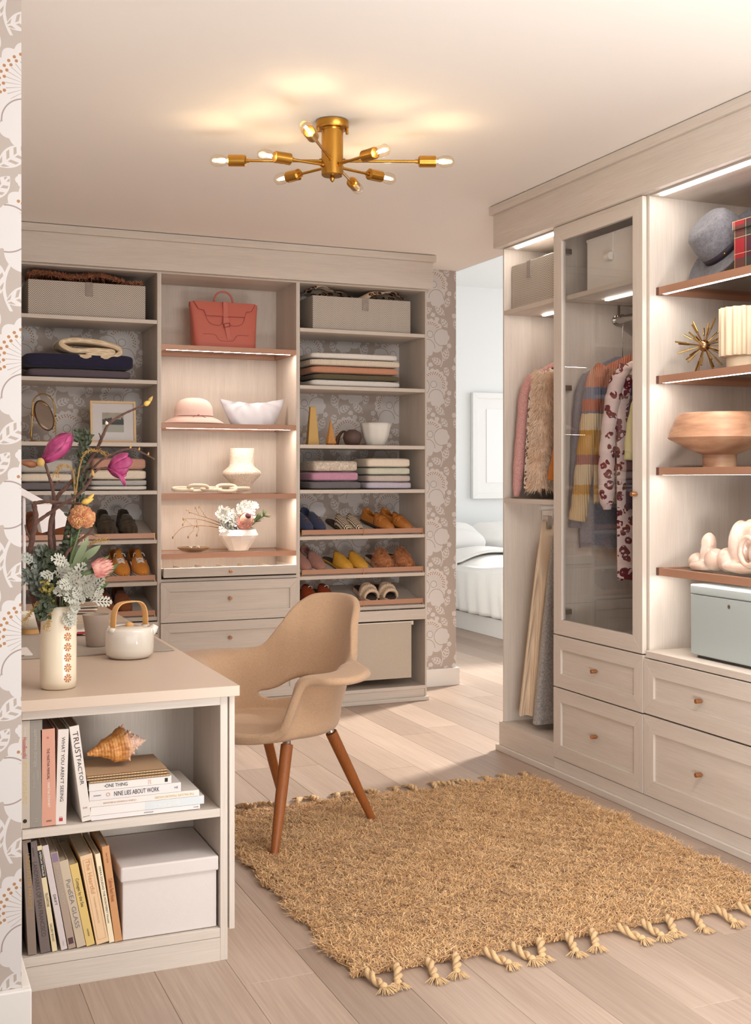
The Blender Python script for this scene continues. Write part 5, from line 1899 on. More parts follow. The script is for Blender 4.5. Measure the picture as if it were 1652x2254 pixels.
def hanger(label, X, Y, zr, zs, xf, mat='steel', group='wire hangers'):
    """wire hanger: hook over the rail, two sloping shoulders, bottom bar"""
    h = thing('hanger', label, 'hanger', (X, Y, zr), group=group)
    hook = [(0.016 * math.sin(a), 0, 0.020 * math.cos(a)) for a in [-1.3 + 3.6 * k / 10 for k in range(11)]]
    hook += [(0.0, 0, -0.035), (0.0, 0, zs - zr + 0.05)]
    m = MB().tube(smooth_path(hook, 2), 0.0018, 6)
    m.build('hook', mat, h, smooth=True)
    d = X - xf
    s = MB()
    s.tube([(-d, 0, zs - zr - 0.01), (-d * 0.4, 0, zs - zr + 0.030), (0, 0, zs - zr + 0.05), (d * 0.4, 0, zs - zr + 0.030), (d, 0, zs - zr - 0.01)], 0.003, 6)
    s.build('shoulder_bar', mat, h, smooth=True)
    return h


def garment(name, label, cat, Y, th, xf, xb, z_neck, z_sh, z_hem, mat, sleeve=None, smat=None, hemx=0.0, folds=5, seed=0, group='hanging clothes', cuff=None, zr=1.965):
    """body hangs across the rail (long in X, thin in Y); sleeve hangs at the front edge"""
    xc = (xf + xb) / 2
    g_ = thing(name, label, cat, (xc, Y, z_hem), group=group)
    H_ = z_neck - z_hem
    def body(a, b_):
        th_ = 2 * PI * a
        z = z_neck - H_ * b_
        # half width grows along the shoulder slope, then hangs straight
        t = min(1.0, max(0.0, (z_neck - z) / max(1e-4, (z_neck - z_sh))))
        w = (xb - xf) / 2 * (0.18 + 0.82 * t ** 0.9) + hemx * max(0, b_ - 0.2)
        c, s = math.cos(th_), math.sin(th_)
        x = w * math.copysign(abs(c) ** 0.75, c)
        thick = th / 2 * (0.25 + 0.75 * min(1, t * 1.1))
        f = 0.22 * math.sin(x * folds * 13 + seed + b_ * 1.5) * min(1, b_ * 3) * thick
        return (x, thick * math.copysign(abs(s) ** 0.8, s) + f, H_ * (1 - b_) + 0.006 * math.sin(a * 25 + seed) * (b_ > 0.97))
    MB().grid(body, 64, 30, wrap_u=True).build('body', mat, g_, smooth=True)
    if sleeve:
        pts = smooth_path([(p[0] - xc, p[1] - Y, p[2] - z_hem) for p in sleeve[0]], 6)
        n = len(pts)
        r0 = sleeve[1]
        rad = [interp(k / (n - 1) * (len(r0) - 1), list(enumerate(r0))) * (1 + 0.05 * math.sin(k * 1.7 + seed)) for k in range(n)]
        sl = MB().tube(pts, rad, 16).build('sleeve', smat or mat, g_, smooth=True)
        if cuff:
            MB().tube([pts[-1] + Vector((0, 0, 0.001)), pts[-1] + Vector((0.0, 0, -cuff))], [rad[-1] * 0.85, rad[-1] * 0.72], 14).build('cuff', smat or mat, sl, smooth=True)
    hanger('wire hanger holding the ' + label.split(' hanging')[0].split(' with')[0], xc, Y, zr, z_neck - 0.055, xf + 0.05)
    return g_


# narrow open bay, upper rail
PINKW = fabric('pink_wool', srgb(222, 176, 170), 260, 0.3, col2=srgb(176, 120, 116), spread=0.2, var=200)
x_ = XF + 0.045
garment('wool_coat', 'pink flecked wool coat hanging next to the wardrobe end panel', 'coat', 4.700, 0.055, x_ + 0.01, 3.20, 1.835, 1.735, 1.22, PINKW,
        ([(x_ + 0.05, 4.70, 1.745), (x_ + 0.015, 4.705, 1.66), (x_ - 0.002, 4.71, 1.50), (x_ - 0.015, 4.716, 1.34), (x_ - 0.022, 4.720, 1.262), (x_ - 0.028, 4.722, 1.185)], [0.030, 0.034, 0.031, 0.030, 0.024, 0.015]), seed=1, folds=2)
garment('leopard_blouse', 'black spotted leopard blouse hanging beside the pink coat', 'blouse', 4.640, 0.035, x_ + 0.02, 3.18, 1.82, 1.74, 1.24, MATS['leopard_small'],
        ([(x_ + 0.06, 4.64, 1.745), (x_ + 0.02, 4.638, 1.66), (x_ + 0.006, 4.645, 1.48), (x_ - 0.004, 4.650, 1.33), (x_ - 0.012, 4.655, 1.225)], [0.022, 0.026, 0.024, 0.020, 0.016]), seed=2, folds=2)
FURC = fabric('fox_fur', srgb(248, 232, 212), 30, 0.1, col2=srgb(226, 186, 152), var=11)
def fur_coat():
    Y = 4.515
    g_ = garment('fur_coat', 'fluffy cream and apricot fur coat hanging in the narrow bay', 'coat', Y, 0.11, x_ + 0.03, 3.22, 1.86, 1.75, 1.215, FURC,
                 ([(x_ + 0.07, Y + 0.02, 1.74), (x_ + 0.035, Y + 0.03, 1.62), (x_ + 0.02, Y + 0.04, 1.45), (x_ + 0.012, Y + 0.045, 1.30), (x_ + 0.01, Y + 0.045, 1.225)], [0.050, 0.054, 0.054, 0.056, 0.046]), seed=3, folds=2)
    rr_ = random.Random(9)
    pts, nr = [], []
    o = Vector(g_.location)
    for q in range(2600):
        t = rr_.random()
        a = rr_.uniform(0, 2 * PI)
        p = Vector((x_ + 0.03 - 0.02 * t, Y + 0.03 + 0.015 * t, 1.76 - 0.535 * t))
        d = Vector((math.cos(a), math.sin(a), 0))
        pts.append(tuple(p + d * 0.052 - o)); nr.append((d.x, d.y, -0.25))
    for q in range(1400):
        p = Vector((rr_.uniform(x_ + 0.06, x_ + 0.26), Y - 0.05, rr_.uniform(1.22, 1.80)))
        pts.append(tuple(p - o)); nr.append((-0.4, -1, -0.3))
    fur('fur_pile', g_, pts, nr, 0.021, FURC, 0.0010, 0.6, 3, 0.4, 26000)
fur_coat()
garment('velvet_jacket', 'amber velvet jacket hanging by the glass door stile', 'jacket', 4.372, 0.045, x_ + 0.045, 3.20, 1.83, 1.74, 1.248, plain('amber_velvet', srgb(192, 112, 30), 0.6, bumps=(60, 0.3)),
        ([(x_ + 0.08, 4.375, 1.745), (x_ + 0.05, 4.385, 1.66), (x_ + 0.03, 4.40, 1.50), (x_ + 0.015, 4.425, 1.35), (x_ + 0.005, 4.440, 1.262)], [0.024, 0.030, 0.030, 0.034, 0.036]), seed=4, folds=2)

# lower rail: two long skirts on clip hangers
def skirt(label, Y, px_off, mat, z_top, z_hem, xf_top, xf_hem, pleats, amp, name='knit_skirt', flare=0.03, Yhem=0.0):
    xb = 3.16
    g_ = thing(name, label, 'skirt', (2.95, Y, z_hem), group='long skirts on the lower rail')
    H_ = z_top - z_hem
    def f(a, b_):
        th_ = 2 * PI * a
        c, s = math.cos(th_), math.sin(th_)
        xf = xf_top + (xf_hem - xf_top) * b_ ** 0.8
        k = max(0.0, min(1.0, (b_ - 0.22) / 0.12))
        w = (xb + flare * b_ - xf) / 2
        x = (xf + xb + flare * b_) / 2 + w * math.copysign(abs(c) ** 0.6, c)
        th2 = 0.016 + 0.026 * b_
        pl = amp * k * (0.35 + b_) * math.sin(a * 2 * PI * pleats)
        return (x - 2.95 + pl * 0.8, th2 * math.copysign(abs(s) ** 0.7, s) + pl + Yhem * b_, H_ * (1 - b_))
    MB().grid(f, pleats * 8, 40, wrap_u=True).build('skirt_body', mat, g_, smooth=True)
    def f2(a, b_):
        th_ = 2 * PI * a
        c, s = math.cos(th_), math.sin(th_)
        xf = xf_top - 0.003
        w = (xb + 0.006 - xf) / 2
        return ((xf + xb) / 2 + w * math.copysign(abs(c) ** 0.6, c) - 2.95, 0.020 * math.copysign(abs(s) ** 0.7, s), H_ - 0.13 * (1 - b_))
    return g_
RIBT = ribbed('ribbed_tan', srgb(232, 208, 180), srgb(218, 190, 160), 1, 500)
skirt('beige pleated knit skirt hanging nearest the wardrobe end panel', 4.600, 0, RIBT, 1.075, 0.185, XF + 0.085, XF - 0.005, 9, 0.011, 'pleated_skirt', Yhem=0.06)
GREYK = fabric('grey_marl', srgb(188, 180, 172), 120, 0.7, col2=srgb(128, 122, 122), var=200)
skirt('grey marled knit skirt hanging beside the beige pleated one', 4.500, 0, GREYK, 1.055, 0.165, XF + 0.085, XF + 0.005, 5, 0.006, 'marled_skirt', Yhem=0.05)
for Y, zt_, lab in ((4.600, 1.075, 'white clip hanger over the beige pleated skirt'), (4.500, 1.055, 'white clip hanger over the grey marled skirt')):
    h = thing('clip_hanger', lab, 'hanger', (2.95, Y, zt_), group='clip hangers')
    WP = plain('white_plastic', srgb(240, 236, 230), 0.35)
    MB().tube([(-0.19, 0, 0.062), (0.19, 0, 0.062)], 0.013, 14).build('hanger_bar', WP, h, auto=40)
    for x in (-0.15, 0.15):
        cl = B(x - 0.011, x + 0.011, -0.024, 0.024, -0.035, 0.026).build('clip', 'steel', h, bevel=0.002)
        MB().tube([(x - 0.03, 0, 0.062), (x - 0.03, 0, 0.006), (x, 0, 0.006)], 0.0012, 6).build('clip_wire', 'steel', h)

# behind the glass door
GREYW = fabric('grey_wool', srgb(150, 148, 158), 250, 0.4, col2=srgb(112, 110, 120), var=180)
garment('wool_dress', 'long grey wool dress hanging behind the striped sweater', 'dress', 4.245, 0.05, x_ + 0.01, 3.18, 1.80, 1.71, 0.98, GREYW,
        ([(x_ + 0.05, 4.25, 1.715), (x_ + 0.02, 4.255, 1.62), (x_ + 0.008, 4.258, 1.45), (x_ + 0.0, 4.26, 1.25), (x_ - 0.004, 4.262, 1.06)], [0.024, 0.029, 0.029, 0.029, 0.027]), seed=5, folds=2)
def stripe_mat():
    m, nt, b = new_mat('striped_rib')
    x, y, z, v = coords(nt)
    ge = nt.nodes.new('ShaderNodeNewGeometry')
    sp = nt.nodes.new('ShaderNodeSeparateXYZ')
    nt.links.new(ge.outputs['Position'], sp.inputs[0])
    zz = Ex(nt, sp.outputs[2])
    nz = noise_tex(nt, v, 90, 2)
    zz = zz + (nz - 0.5) * 0.010
    bands = [(1.030, srgb(226, 196, 148)), (1.205, srgb(206, 156, 76)), (1.245, srgb(228, 204, 166)), (1.330, srgb(160, 96, 84)), (1.372, srgb(204, 150, 48)), (1.475, srgb(230, 206, 164)), (1.545, srgb(120, 118, 134)), (1.555, srgb(186, 104, 76)), (1.605, srgb(118, 124, 146)), (1.655, srgb(204, 138, 110)), (1.74, srgb(204, 120, 88))]
    c = rgb(nt, bands[0][1])
    for z0, col in bands[1:]:
        c = mix(nt, zz.gt(z0), c, col)
    rib = ((x - y) * 520.0).sin()
    c = mix(nt, (rib * -0.5 + 0.5) * 0.28, c, srgb(120, 92, 72))
    nt.links.new(c, b.inputs['Base Color'])
    b.inputs['Roughness'].default_value = 0.95
    bump(nt, b, rib, 0.5, 0.003)
    MATS['striped_rib'] = m
    return m
stripe_mat()
Y_s = 4.145
garment('striped_sweater', 'ribbed sweater with orange, blue, mustard and cream stripes', 'sweater', Y_s, 0.045, x_ + 0.015, 3.18, 1.80, 1.72, 1.17, MATS['striped_rib'],
        ([(x_ + 0.06, Y_s, 1.745), (x_ + 0.025, Y_s + 0.015, 1.67), (x_ + 0.008, Y_s + 0.025, 1.50), (x_ - 0.004, Y_s + 0.045, 1.33), (x_ - 0.014, Y_s + 0.065, 1.17), (x_ - 0.020, Y_s + 0.075, 1.095)], [0.030, 0.040, 0.040, 0.039, 0.037, 0.040]), seed=6, folds=2)
Y_l = 3.985
garment('leopard_dress', 'maroon leopard print dress hanging behind the glass door', 'dress', Y_l, 0.045, x_ + 0.02, 3.18, 1.80, 1.72, 0.86, MATS['leopard_maroon'],
        ([(x_ + 0.06, Y_l, 1.73), (x_ + 0.02, Y_l + 0.015, 1.64), (x_ + 0.0, Y_l + 0.03, 1.48), (x_ - 0.008, Y_l + 0.035, 1.33), (x_ - 0.008, Y_l + 0.035, 1.20), (x_ - 0.006, Y_l + 0.035, 1.145)], [0.028, 0.033, 0.031, 0.034, 0.032, 0.016]), seed=7, folds=2)
garment('plum_dress', 'dark plum dress hanging right of the leopard one', 'dress', 3.90, 0.045, x_ + 0.04, 3.18, 1.80, 1.70, 1.10, fabric('plum_cloth', srgb(66, 42, 62), 300, 0.2),
        ([(x_ + 0.07, 3.90, 1.71), (x_ + 0.05, 3.91, 1.55), (x_ + 0.045, 3.915, 1.35), (x_ + 0.04, 3.92, 1.15)], [0.022, 0.026, 0.026, 0.022]), seed=8, folds=2)
garment('denim_dress', 'long dark blue denim dress behind the leopard sleeve', 'dress', 4.055, 0.05, x_ + 0.08, 3.20, 1.80, 1.70, 0.92, fabric('denim', srgb(56, 62, 84), 300, 0.4, col2=srgb(38, 44, 62)), None, seed=9, folds=2)
garment('yellow_blouse', 'pale yellow blouse nearest the door knob', 'blouse', 3.835, 0.04, x_ + 0.01, 3.16, 1.78, 1.68, 1.30, plain('pale_yellow_silk', srgb(236, 226, 170), 0.5),
        ([(x_ + 0.06, 3.84, 1.66), (x_ + 0.02, 3.845, 1.56), (x_ + 0.0, 3.85, 1.45), (x_ - 0.01, 3.852, 1.345)], [0.020, 0.028, 0.030, 0.026]), seed=10, folds=2)

# ------------------------------------------------------------------ display bay ornaments
def fedora():
    X0 = RF + 0.16
    z0 = 1.9985
    c = at(1572, 535, X=X0)
    # crown axis leans left and up, brim rests on the shelf and against the plaid box
    ax = Vector((-0.78, 0.10, 0.62)).normalized()
    q = Vector((0, 0, 1)).rotation_difference(ax).to_matrix().to_4x4()
    ctr = at(1600, 540, X=RF + 0.20)
    r = thing('fedora', 'grey felt fedora propped on its brim beside the plaid box', 'hat', (ctr.x, ctr.y, z0))
    M = Matrix.Translation((0, 0, ctr.z - z0)) @ q @ Matrix.Scale(1.17, 4)
    felt = fabric('grey_felt_hat', srgb(138, 136, 140), 260, 0.25, col2=srgb(96, 94, 100), var=70)
    dent = lambda a, z: 1.0 - 0.05 * (z > 0.06) * math.cos(2 * a)
    MB(M).lathe([(0.0855, 0.0), (0.086, 0.02), (0.083, 0.060), (0.075, 0.092), (0.060, 0.106), (0.030, 0.100), (0.001, 0.096)], 44, fn=dent).build('crown', felt, r, smooth=True, solid=0.003)
    MB(M).lathe([(0.0845, 0.001), (0.105, -0.004), (0.135, -0.010), (0.155, -0.002), (0.158, 0.002)], 48, fn=lambda a, z: 1 + 0.03 * math.cos(2 * a), cap0=False, cap1=False).build('brim', felt, r, smooth=True, solid=0.003)
    MB(M).lathe([(0.0875, 0.004), (0.088, 0.014), (0.0873, 0.024)], 44, cap0=False, cap1=False).build('hat_band', plain('black_ribbon', srgb(54, 44, 56), 0.6), r, smooth=True, solid=0.001)
    pin = M @ Vector((-0.070, -0.055, 0.014))
    MB().ell(tuple(pin), (0.005, 0.005, 0.005), 10, 8).build('hat_pin', 'brass', r, smooth=True)
fedora()


def plaid_mat():
    m, nt, b = new_mat('tartan')
    x, y, z, v = coords(nt)
    def bands(t, w, per, o=0.0):
        return (((t + o) / per).fract() - 0.5).abs().lt(w)
    u = y - x
    red, green, navy = srgb(164, 34, 44), srgb(44, 66, 56), srgb(38, 36, 52)
    c = rgb(nt, red)
    c = mix(nt, bands(u, 0.22, 0.115) * 0.8, c, navy)
    c = mix(nt, bands(z, 0.20, 0.115, 0.03) * 0.7, c, green)
    c = mix(nt, bands(u, 0.018, 0.0575, 0.01) * 0.85, c, srgb(214, 196, 150))
    c = mix(nt, bands(z, 0.016, 0.0575, 0.02) * 0.85, c, srgb(214, 196, 150))
    c = mix(nt, bands(u, 0.014, 0.115, 0.03) * 0.8, c, srgb(226, 220, 210))
    nt.links.new(c, b.inputs['Base Color'])
    b.inputs['Roughness'].default_value = 0.85
    MATS['tartan'] = m
    return m
plaid_mat()
pb = thing('plaid_box', 'red and navy tartan covered box on the top glass shelf', 'box', (RF + 0.22, 3.05, 1.9985))
py1 = Yx(1614, RF + 0.10)
B(RF + 0.10, RF + 0.36, 2.92, py1, 1.999, 2.150).build('box_body', 'tartan', pb, True, bevel=0.003)
B(RF + 0.095, RF + 0.365, 2.915, py1 + 0.004, 2.150, 2.182).build('box_lid', 'tartan', pb, True, bevel=0.003)


def starburst():
    X0 = RF + 0.14
    c = at(1549, 761, X=X0)
    r = thing('starburst_sculpture', 'brass starburst sculpture with radiating rods on the second shelf', 'sculpture', (c.x, c.y, 1.6625))
    oz = c.z - 1.6625
    MB().ell((0, 0, oz), (0.022, 0.022, 0.022), 24, 14).build('core', plain('antique_brass', srgb(176, 140, 104), 0.25, 1.0), r, smooth=True)
    gold = plain('aged_gold', srgb(178, 142, 84), 0.3, 1.0)
    n = 36
    for k in range(n):
        zz = 1 - 2 * (k + 0.5) / n
        a = k * 2.39996
        d = Vector((math.sqrt(1 - zz * zz) * math.cos(a), math.sqrt(1 - zz * zz) * math.sin(a), zz))
        L = 0.100 + 0.012 * ((k * 7) % 3 - 1)
        if oz + d.z * L < 0.004:
            L = (oz - 0.004) / max(0.2, -d.z)
            L = min(L, 0.112)
        o = Vector((0, 0, oz))
        m = MB().tube([o + d * 0.02, o + d * (L * 0.62)], 0.0016, 6).tube([o + d * (L * 0.60), o + d * L], 0.0033, 8)
        m.build('rod', gold, r, auto=40)
starburst()


def fluted_vase():
    X0 = RF + 0.16
    y1 = Yx(1601, X0)
    w = 0.085
    r = thing('fluted_vase', 'cream pleated sculptural vase at the right of the second shelf', 'vase', (X0, y1 - w, 1.6625))
    mt = plain('cream_clay', srgb(224, 203, 173), 0.75, bumps=(120, 0.2))
    h = zx(1625, 681, X0) - 1.6625
    MB().lathe([(0.060, 0), (0.060, h * 0.26)], 32).build('foot', mt, r, auto=40)
    def f(a, z):
        s = math.sin(16 * a)
        return 1 + 0.075 * math.copysign(abs(s) ** 0.4, s)
    MB().lathe([(0.066, h * 0.20), (w * 0.94, h * 0.215), (w * 0.94, h), (w * 0.82, h), (w * 0.80, h * 0.3), (0.01, h * 0.29)], 192, fn=f).build('fluted_body', mt, r, auto=35)
fluted_vase()


def wood_bowl():
    X0 = RF + 0.17
    c = at(1583, 1020, X=X0)
    k = (Yx(1509, X0) - Yx(1657, X0)) / 2
    h = zx(1580, 908, X0) - 1.3155
    m, nt, b = new_mat('spalted_wood')
    _, _, _, v = coords(nt)
    n1 = noise_tex(nt, v, 6, 4, 0.6, (1, 1, 6))
    n2 = noise_tex(nt, v, 3, 3)
    cc = mix(nt, n1.op('MULTIPLY_ADD', 2.2, -0.6, clamp=True), srgb(146, 100, 76), srgb(204, 158, 124))
    cc = mix(nt, n2.op('MULTIPLY_ADD', 4.0, -2.0, clamp=True), cc, srgb(222, 192, 158))
    nt.links.new(cc, b.inputs['Base Color'])
    b.inputs['Roughness'].default_value = 0.5
    MATS['spalted_wood'] = m
    r = thing('wooden_bowl', 'carved wooden pedestal bowl on the third wardrobe shelf', 'bowl', (c.x, c.y, 1.3155))
    MB().lathe([(k * 0.325, 0), (k * 0.325, h * 0.225)], 36).build('foot', m, r, auto=40)
    MB().lathe([(k * 0.33, h * 0.225), (k * 0.62, h * 0.34), (k * 0.98, h * 0.515), (k, h * 0.535), (k * 0.985, h * 0.56), (k * 0.86, h * 0.88), (k * 0.78, h * 0.98), (k * 0.74, h * 0.985), (k * 0.80, h * 0.86), (k * 0.90, h * 0.56), (k * 0.3, h * 0.30), (0.001, h * 0.29)], 44, fn=lambda a, z: 1 + 0.015 * math.sin(a * 2 + 0.6) * z / h).build('bowl_body', m, r, auto=30)
wood_bowl()


def stone_sculpture():
    X0 = RF + 0.15
    c = at(1600, 1262, X=X0)
    r = thing('stone_sculpture', 'glossy pale pink stone sculpture of rounded forms on the lowest shelf', 'sculpture', (c.x, c.y, 0.9355))
    m, nt, b = new_mat('pink_alabaster')
    _, _, _, v = coords(nt)
    n = noise_tex(nt, v, 14, 4)
    nt.links.new(mix(nt, n.op('MULTIPLY_ADD', 2.4, -0.7, clamp=True), srgb(222, 186, 166), srgb(244, 226, 212)), b.inputs['Base Color'])
    b.inputs['Roughness'].default_value = 0.22
    b.inputs['Coat Weight'].default_value = 0.3
    b.inputs['Subsurface Weight'].default_value = 0.08
    MATS['pink_alabaster'] = m
    # one carved mass: merged blobs, remeshed into a single skin
    bl = MB()
    s = X0 / at(1600, 1262, X=X0).x
    def blob(px, py, rx, ry, rz, dx=0.0):
        p = at(px, py, X=X0) - Vector((c.x, c.y, 0.9355))
        bl.ell((p.x + dx, p.y, p.z), (rx, ry, rz), 22, 14, fn=lambda t, f: 1 + 0.05 * math.sin(3 * t + px) * math.cos(2 * f))
    blob(1535, 1236, 0.038, 0.034, 0.034)
    blob(1560, 1220, 0.036, 0.030, 0.052)
    blob(1560, 1196, 0.030, 0.028, 0.040)
    blob(1585, 1232, 0.045, 0.040, 0.042, -0.02)
    blob(1612, 1232, 0.040, 0.045, 0.044, -0.02)
    blob(1632, 1200, 0.048, 0.052, 0.088)
    blob(1650, 1180, 0.034, 0.050, 0.060, 0.01)
    blob(1676, 1215, 0.045, 0.055, 0.062)
    blob(1560, 1246, 0.040, 0.060, 0.022, -0.03)
    blob(1640, 1248, 0.050, 0.090, 0.024, -0.02)
    me = bl.mesh('carved_stone')
    for q in me.vertices:
        q.co.z = max(q.co.z, 0.0)
    o = obj('carved_stone', me, m, r, True)
    md = o.modifiers.new('remesh', 'REMESH'); md.mode = 'VOXEL'; md.voxel_size = 0.0035; md.use_smooth_shade = True
    md2 = o.modifiers.new('soften', 'SMOOTH'); md2.iterations = 10; md2.factor = 0.6
    # hollow with a rolled lip
    p = at(1646, 1214, X=X0 - 0.045) - Vector((c.x, c.y, 0.9355))
    lip = MB().tube([(p.x, p.y + 0.040 * math.cos(2 * PI * k / 24), p.z + 0.050 * math.sin(2 * PI * k / 24)) for k in range(24)], 0.010, 10, closed=True)
    lip.build('rolled_lip', m, r, smooth=True)
stone_sculpture()


def file_box():
    X0 = RF + 0.045
    y1 = Yx(1519, X0)
    z0 = 0.6225
    zt = zx(1519, 1285, X0)
    r = thing('lidded_box', 'pale blue grey leather box with small keyhole on the wardrobe counter', 'box', (X0 + 0.15, 3.1, z0))
    lt = plain('blue_grey_leather', srgb(172, 180, 178), 0.5, bumps=(400, 0.12))
    zl = zt - 0.036
    B(X0, X0 + 0.30, 2.915, y1, z0 + 0.010, zl).build('box_body', lt, r, True, bevel=0.004)
    B(X0 - 0.001, X0 + 0.301, 2.914, y1 + 0.001, zl + 0.0015, zt).build('box_lid', lt, r, True, bevel=0.005)
    B(X0 + 0.01, X0 + 0.29, 2.925, y1 - 0.03, z0 + 0.0005, z0 + 0.012).build('box_foot', plain('box_base', srgb(70, 66, 66), 0.8), r, True)
    k = at(1604, 1336, X=X0)
    pl = MB()
    for r_, x_ in ((0.0075, 0.0015), ):
        pl.tube([(X0 - 0.0015, k.y, k.z), (X0 - 0.0005, k.y, k.z)], r_, 18)
    lk = pl.build('lock_plate', 'silver_bright', r, True)
    MB().tube([(X0 - 0.0022, k.y, k.z + 0.0015), (X0 - 0.0010, k.y, k.z + 0.0015)], 0.0018, 10).box(X0 - 0.0022, X0 - 0.001, k.y - 0.0009, k.y + 0.0009, k.z - 0.004, k.z + 0.001).build('keyhole', 'gap_dark', lk, True)
file_box()

# ------------------------------------------------------------------ lettering
LETTERS = []
def lettering(parent, s, length, height, loc, rot, mat, bold=0.0):
    cu = bpy.data.curves.new('lettering', 'FONT')
    cu.body = s
    cu.size = height * 1.38
    cu.align_x = 'CENTER'
    cu.align_y = 'CENTER'
    cu.extrude = 0.0001
    cu.resolution_u = 3
    cu.offset = bold * height
    cu.materials.append(mat)
    o = bpy.data.objects.new('lettering', cu)
    scene.collection.objects.link(o)
    o.parent = parent
    o.location = loc
    o.rotation_euler = rot
    LETTERS.append((o, length))
    return o


def ink(name, *c):
    return plain('ink_' + name, srgb(*c), 0.7)
INK_K, INK_W, INK_R, INK_Y, INK_G, INK_GOLD, INK_TAN = ink('black', 34, 30, 32), ink('white', 232, 224, 214), ink('red', 176, 52, 56), ink('yellow', 214, 184, 108), ink('grey', 176, 168, 156), ink('gold', 178, 146, 84), ink('tan', 190, 140, 96)
PAGES = wood('page_edges', 'Z', srgb(222, 208, 186), srgb(186, 168, 144), 4, 0.9)
PAGED = wood('page_edges_dark', 'Z', srgb(168, 150, 128), srgb(120, 104, 88), 4, 0.9)


def upright_book(label, x0, z0, t, h, d, lean, cover, texts, Y=3.002, group='books on the lower shelf', pages=PAGES):
    """spine to the viewer; texts: (string, centre from top 0..1, length, height, ink[, across])"""
    r = thing('book', label, 'book', (x0, Y, z0 + 0.0005), (0, R(-lean), 0), group=group)
    c = plain('cover_%d_%d_%d' % cover, srgb(*cover), 0.6)
    b_ = MB().box(0, t, 0, 0.003, 0, h).box(0, 0.0022, 0.003, d, 0, h).box(t - 0.0022, t, 0.003, d, 0, h)
    b_.build('cover', c, r, bevel=0.0009)
    B(0.0022, t - 0.0022, 0.003, d - 0.004, 0.003, h - 0.004).build('pages', pages, r)
    for tx in texts:
        s, pos, ln, hh, im = tx[:5]
        off = tx[5] if len(tx) > 5 else 0.0
        if s == '#':           # printed block
            B(t / 2 - hh / 2 + off, t / 2 + hh / 2 + off, -0.0004, 0.0, h * (1 - pos) - ln / 2, h * (1 - pos) + ln / 2).build('printed_block', im, r)
        elif s == 'O':
            MB().tube([(t / 2, -0.0004, h * (1 - pos)), (t / 2, 0.0, h * (1 - pos))], hh / 2, 20).build('printed_disc', im, r)
        else:
            across = len(tx) > 6 and tx[6]
            lettering(r, s, ln, hh, (t / 2 + off, -0.0004, h * (1 - pos)), (R(90), 0, 0) if across else (R(90), R(90), 0), im, 0.0)
    return r

US = 'books standing on the upper bookcase shelf'
PXM = lambda n: n * 0.00120
ZU = 0.404
bx_ = lambda px: X_at(px, 3.0)
upright_book('beige book at the far left of the upper shelf, red and yellow lettering', bx_(44), ZU, PXM(20), 0.268, 0.20, 0, (184, 172, 158),
             [('HouseBeautiful', 0.25, 0.052, 0.011, INK_R, -0.001), ('STYLE SECRETS', 0.575, 0.105, 0.008, INK_Y), ('O', 0.93, 0, 0.010, INK_K), ('HEARST', 0.10, 0.022, 0.0025, INK_W)], group=US, pages=PAGED)
upright_book('grey book with pale lettering, second from left on upper shelf', bx_(66), ZU, PXM(25), 0.268, 0.20, 0, (142, 134, 124),
             [('apartment therapy', 0.26, 0.095, 0.009, INK_G, -0.001), ('complete +', 0.53, 0.032, 0.006, INK_G, 0.004), ('happy home', 0.56, 0.038, 0.006, INK_G, -0.005), ('C P', 0.93, 0.010, 0.006, INK_G)], group=US, pages=PAGED)
upright_book('salmon pink book with black and white spine lettering', bx_(92), ZU, PXM(29.5), 0.243, 0.19, 0.8, (206, 150, 128),
             [('THE MARTHA MANUAL', 0.36, 0.078, 0.007, INK_K), ('MARTHA STEWART', 0.68, 0.062, 0.006, INK_W), ('O', 0.09, 0, 0.006, plain('ink_salmon', srgb(178, 112, 98), 0.7)), ('HMH', 0.95, 0.012, 0.005, INK_K, 0, True)], group=US, pages=PAGED)
upright_book('white book lettered in bold black capitals beside the salmon book', bx_(122), ZU, PXM(22), 0.240, 0.19, -1.6, (218, 207, 199),
             [('WHAT YOU AREN\u2019T SEEING', 0.42, 0.162, 0.0085, INK_K), ('\u2302\u2302', 0.93, 0.008, 0.008, INK_R), ('#', 0.945, 0.008, 0.009, INK_R)], group=US, pages=PAGED)
upright_book('white book leaning left against its row, large dark lettering', bx_(181), ZU, PXM(20), 0.246, 0.19, 7.5, (220, 211, 203),
             [('TRUST', 0.20, 0.070, 0.014, plain('ink_maroon', srgb(84, 52, 54), 0.7)), ('FACTOR', 0.48, 0.066, 0.010, INK_K), ('ZAK', 0.86, 0.012, 0.004, INK_R, 0, True), ('AMACOM', 0.95, 0.016, 0.002, INK_K, 0, True)], group=US, pages=PAGED)

# horizontal pile
def flat_book(label, px0, px1, z0, t, d, cover, texts, yf=3.004, group='books lying in the pile', dx=0.0, name='book', pages=True):
    x0, x1 = bx_(px0), bx_(px1)
    w = x1 - x0
    r = thing(name, label, 'book', (x0, yf, z0 + 0.0004), group=group)
    c = plain('cover_%d_%d_%d' % cover, srgb(*cover), 0.6)
    b_ = MB().box(0, w, 0, 0.003, 0, t).box(0, w, 0.003, d, 0, 0.002).box(0, w, 0.003, d, t - 0.002, t)
    b_.build('cover', c, r, bevel=0.0008)
    B(0.003, w - 0.003, 0.003, d - 0.003, 0.002, t - 0.002).build('pages', PAGES, r)
    for s, pos, ln, hh, im, *fl in texts:
        if s == '#':
            B(w * pos - ln / 2, w * pos + ln / 2, -0.0004, 0.0, t / 2 - hh / 2, t / 2 + hh / 2).build('printed_block', im, r)
            continue
        lettering(r, s, ln, hh, (w * pos, -0.0006, t / 2), (R(90), R(180) if (fl and fl[0]) else 0, 0), im, 0.0)
    return z0 + t + 0.0004
z = ZU
WH = (232, 226, 222)
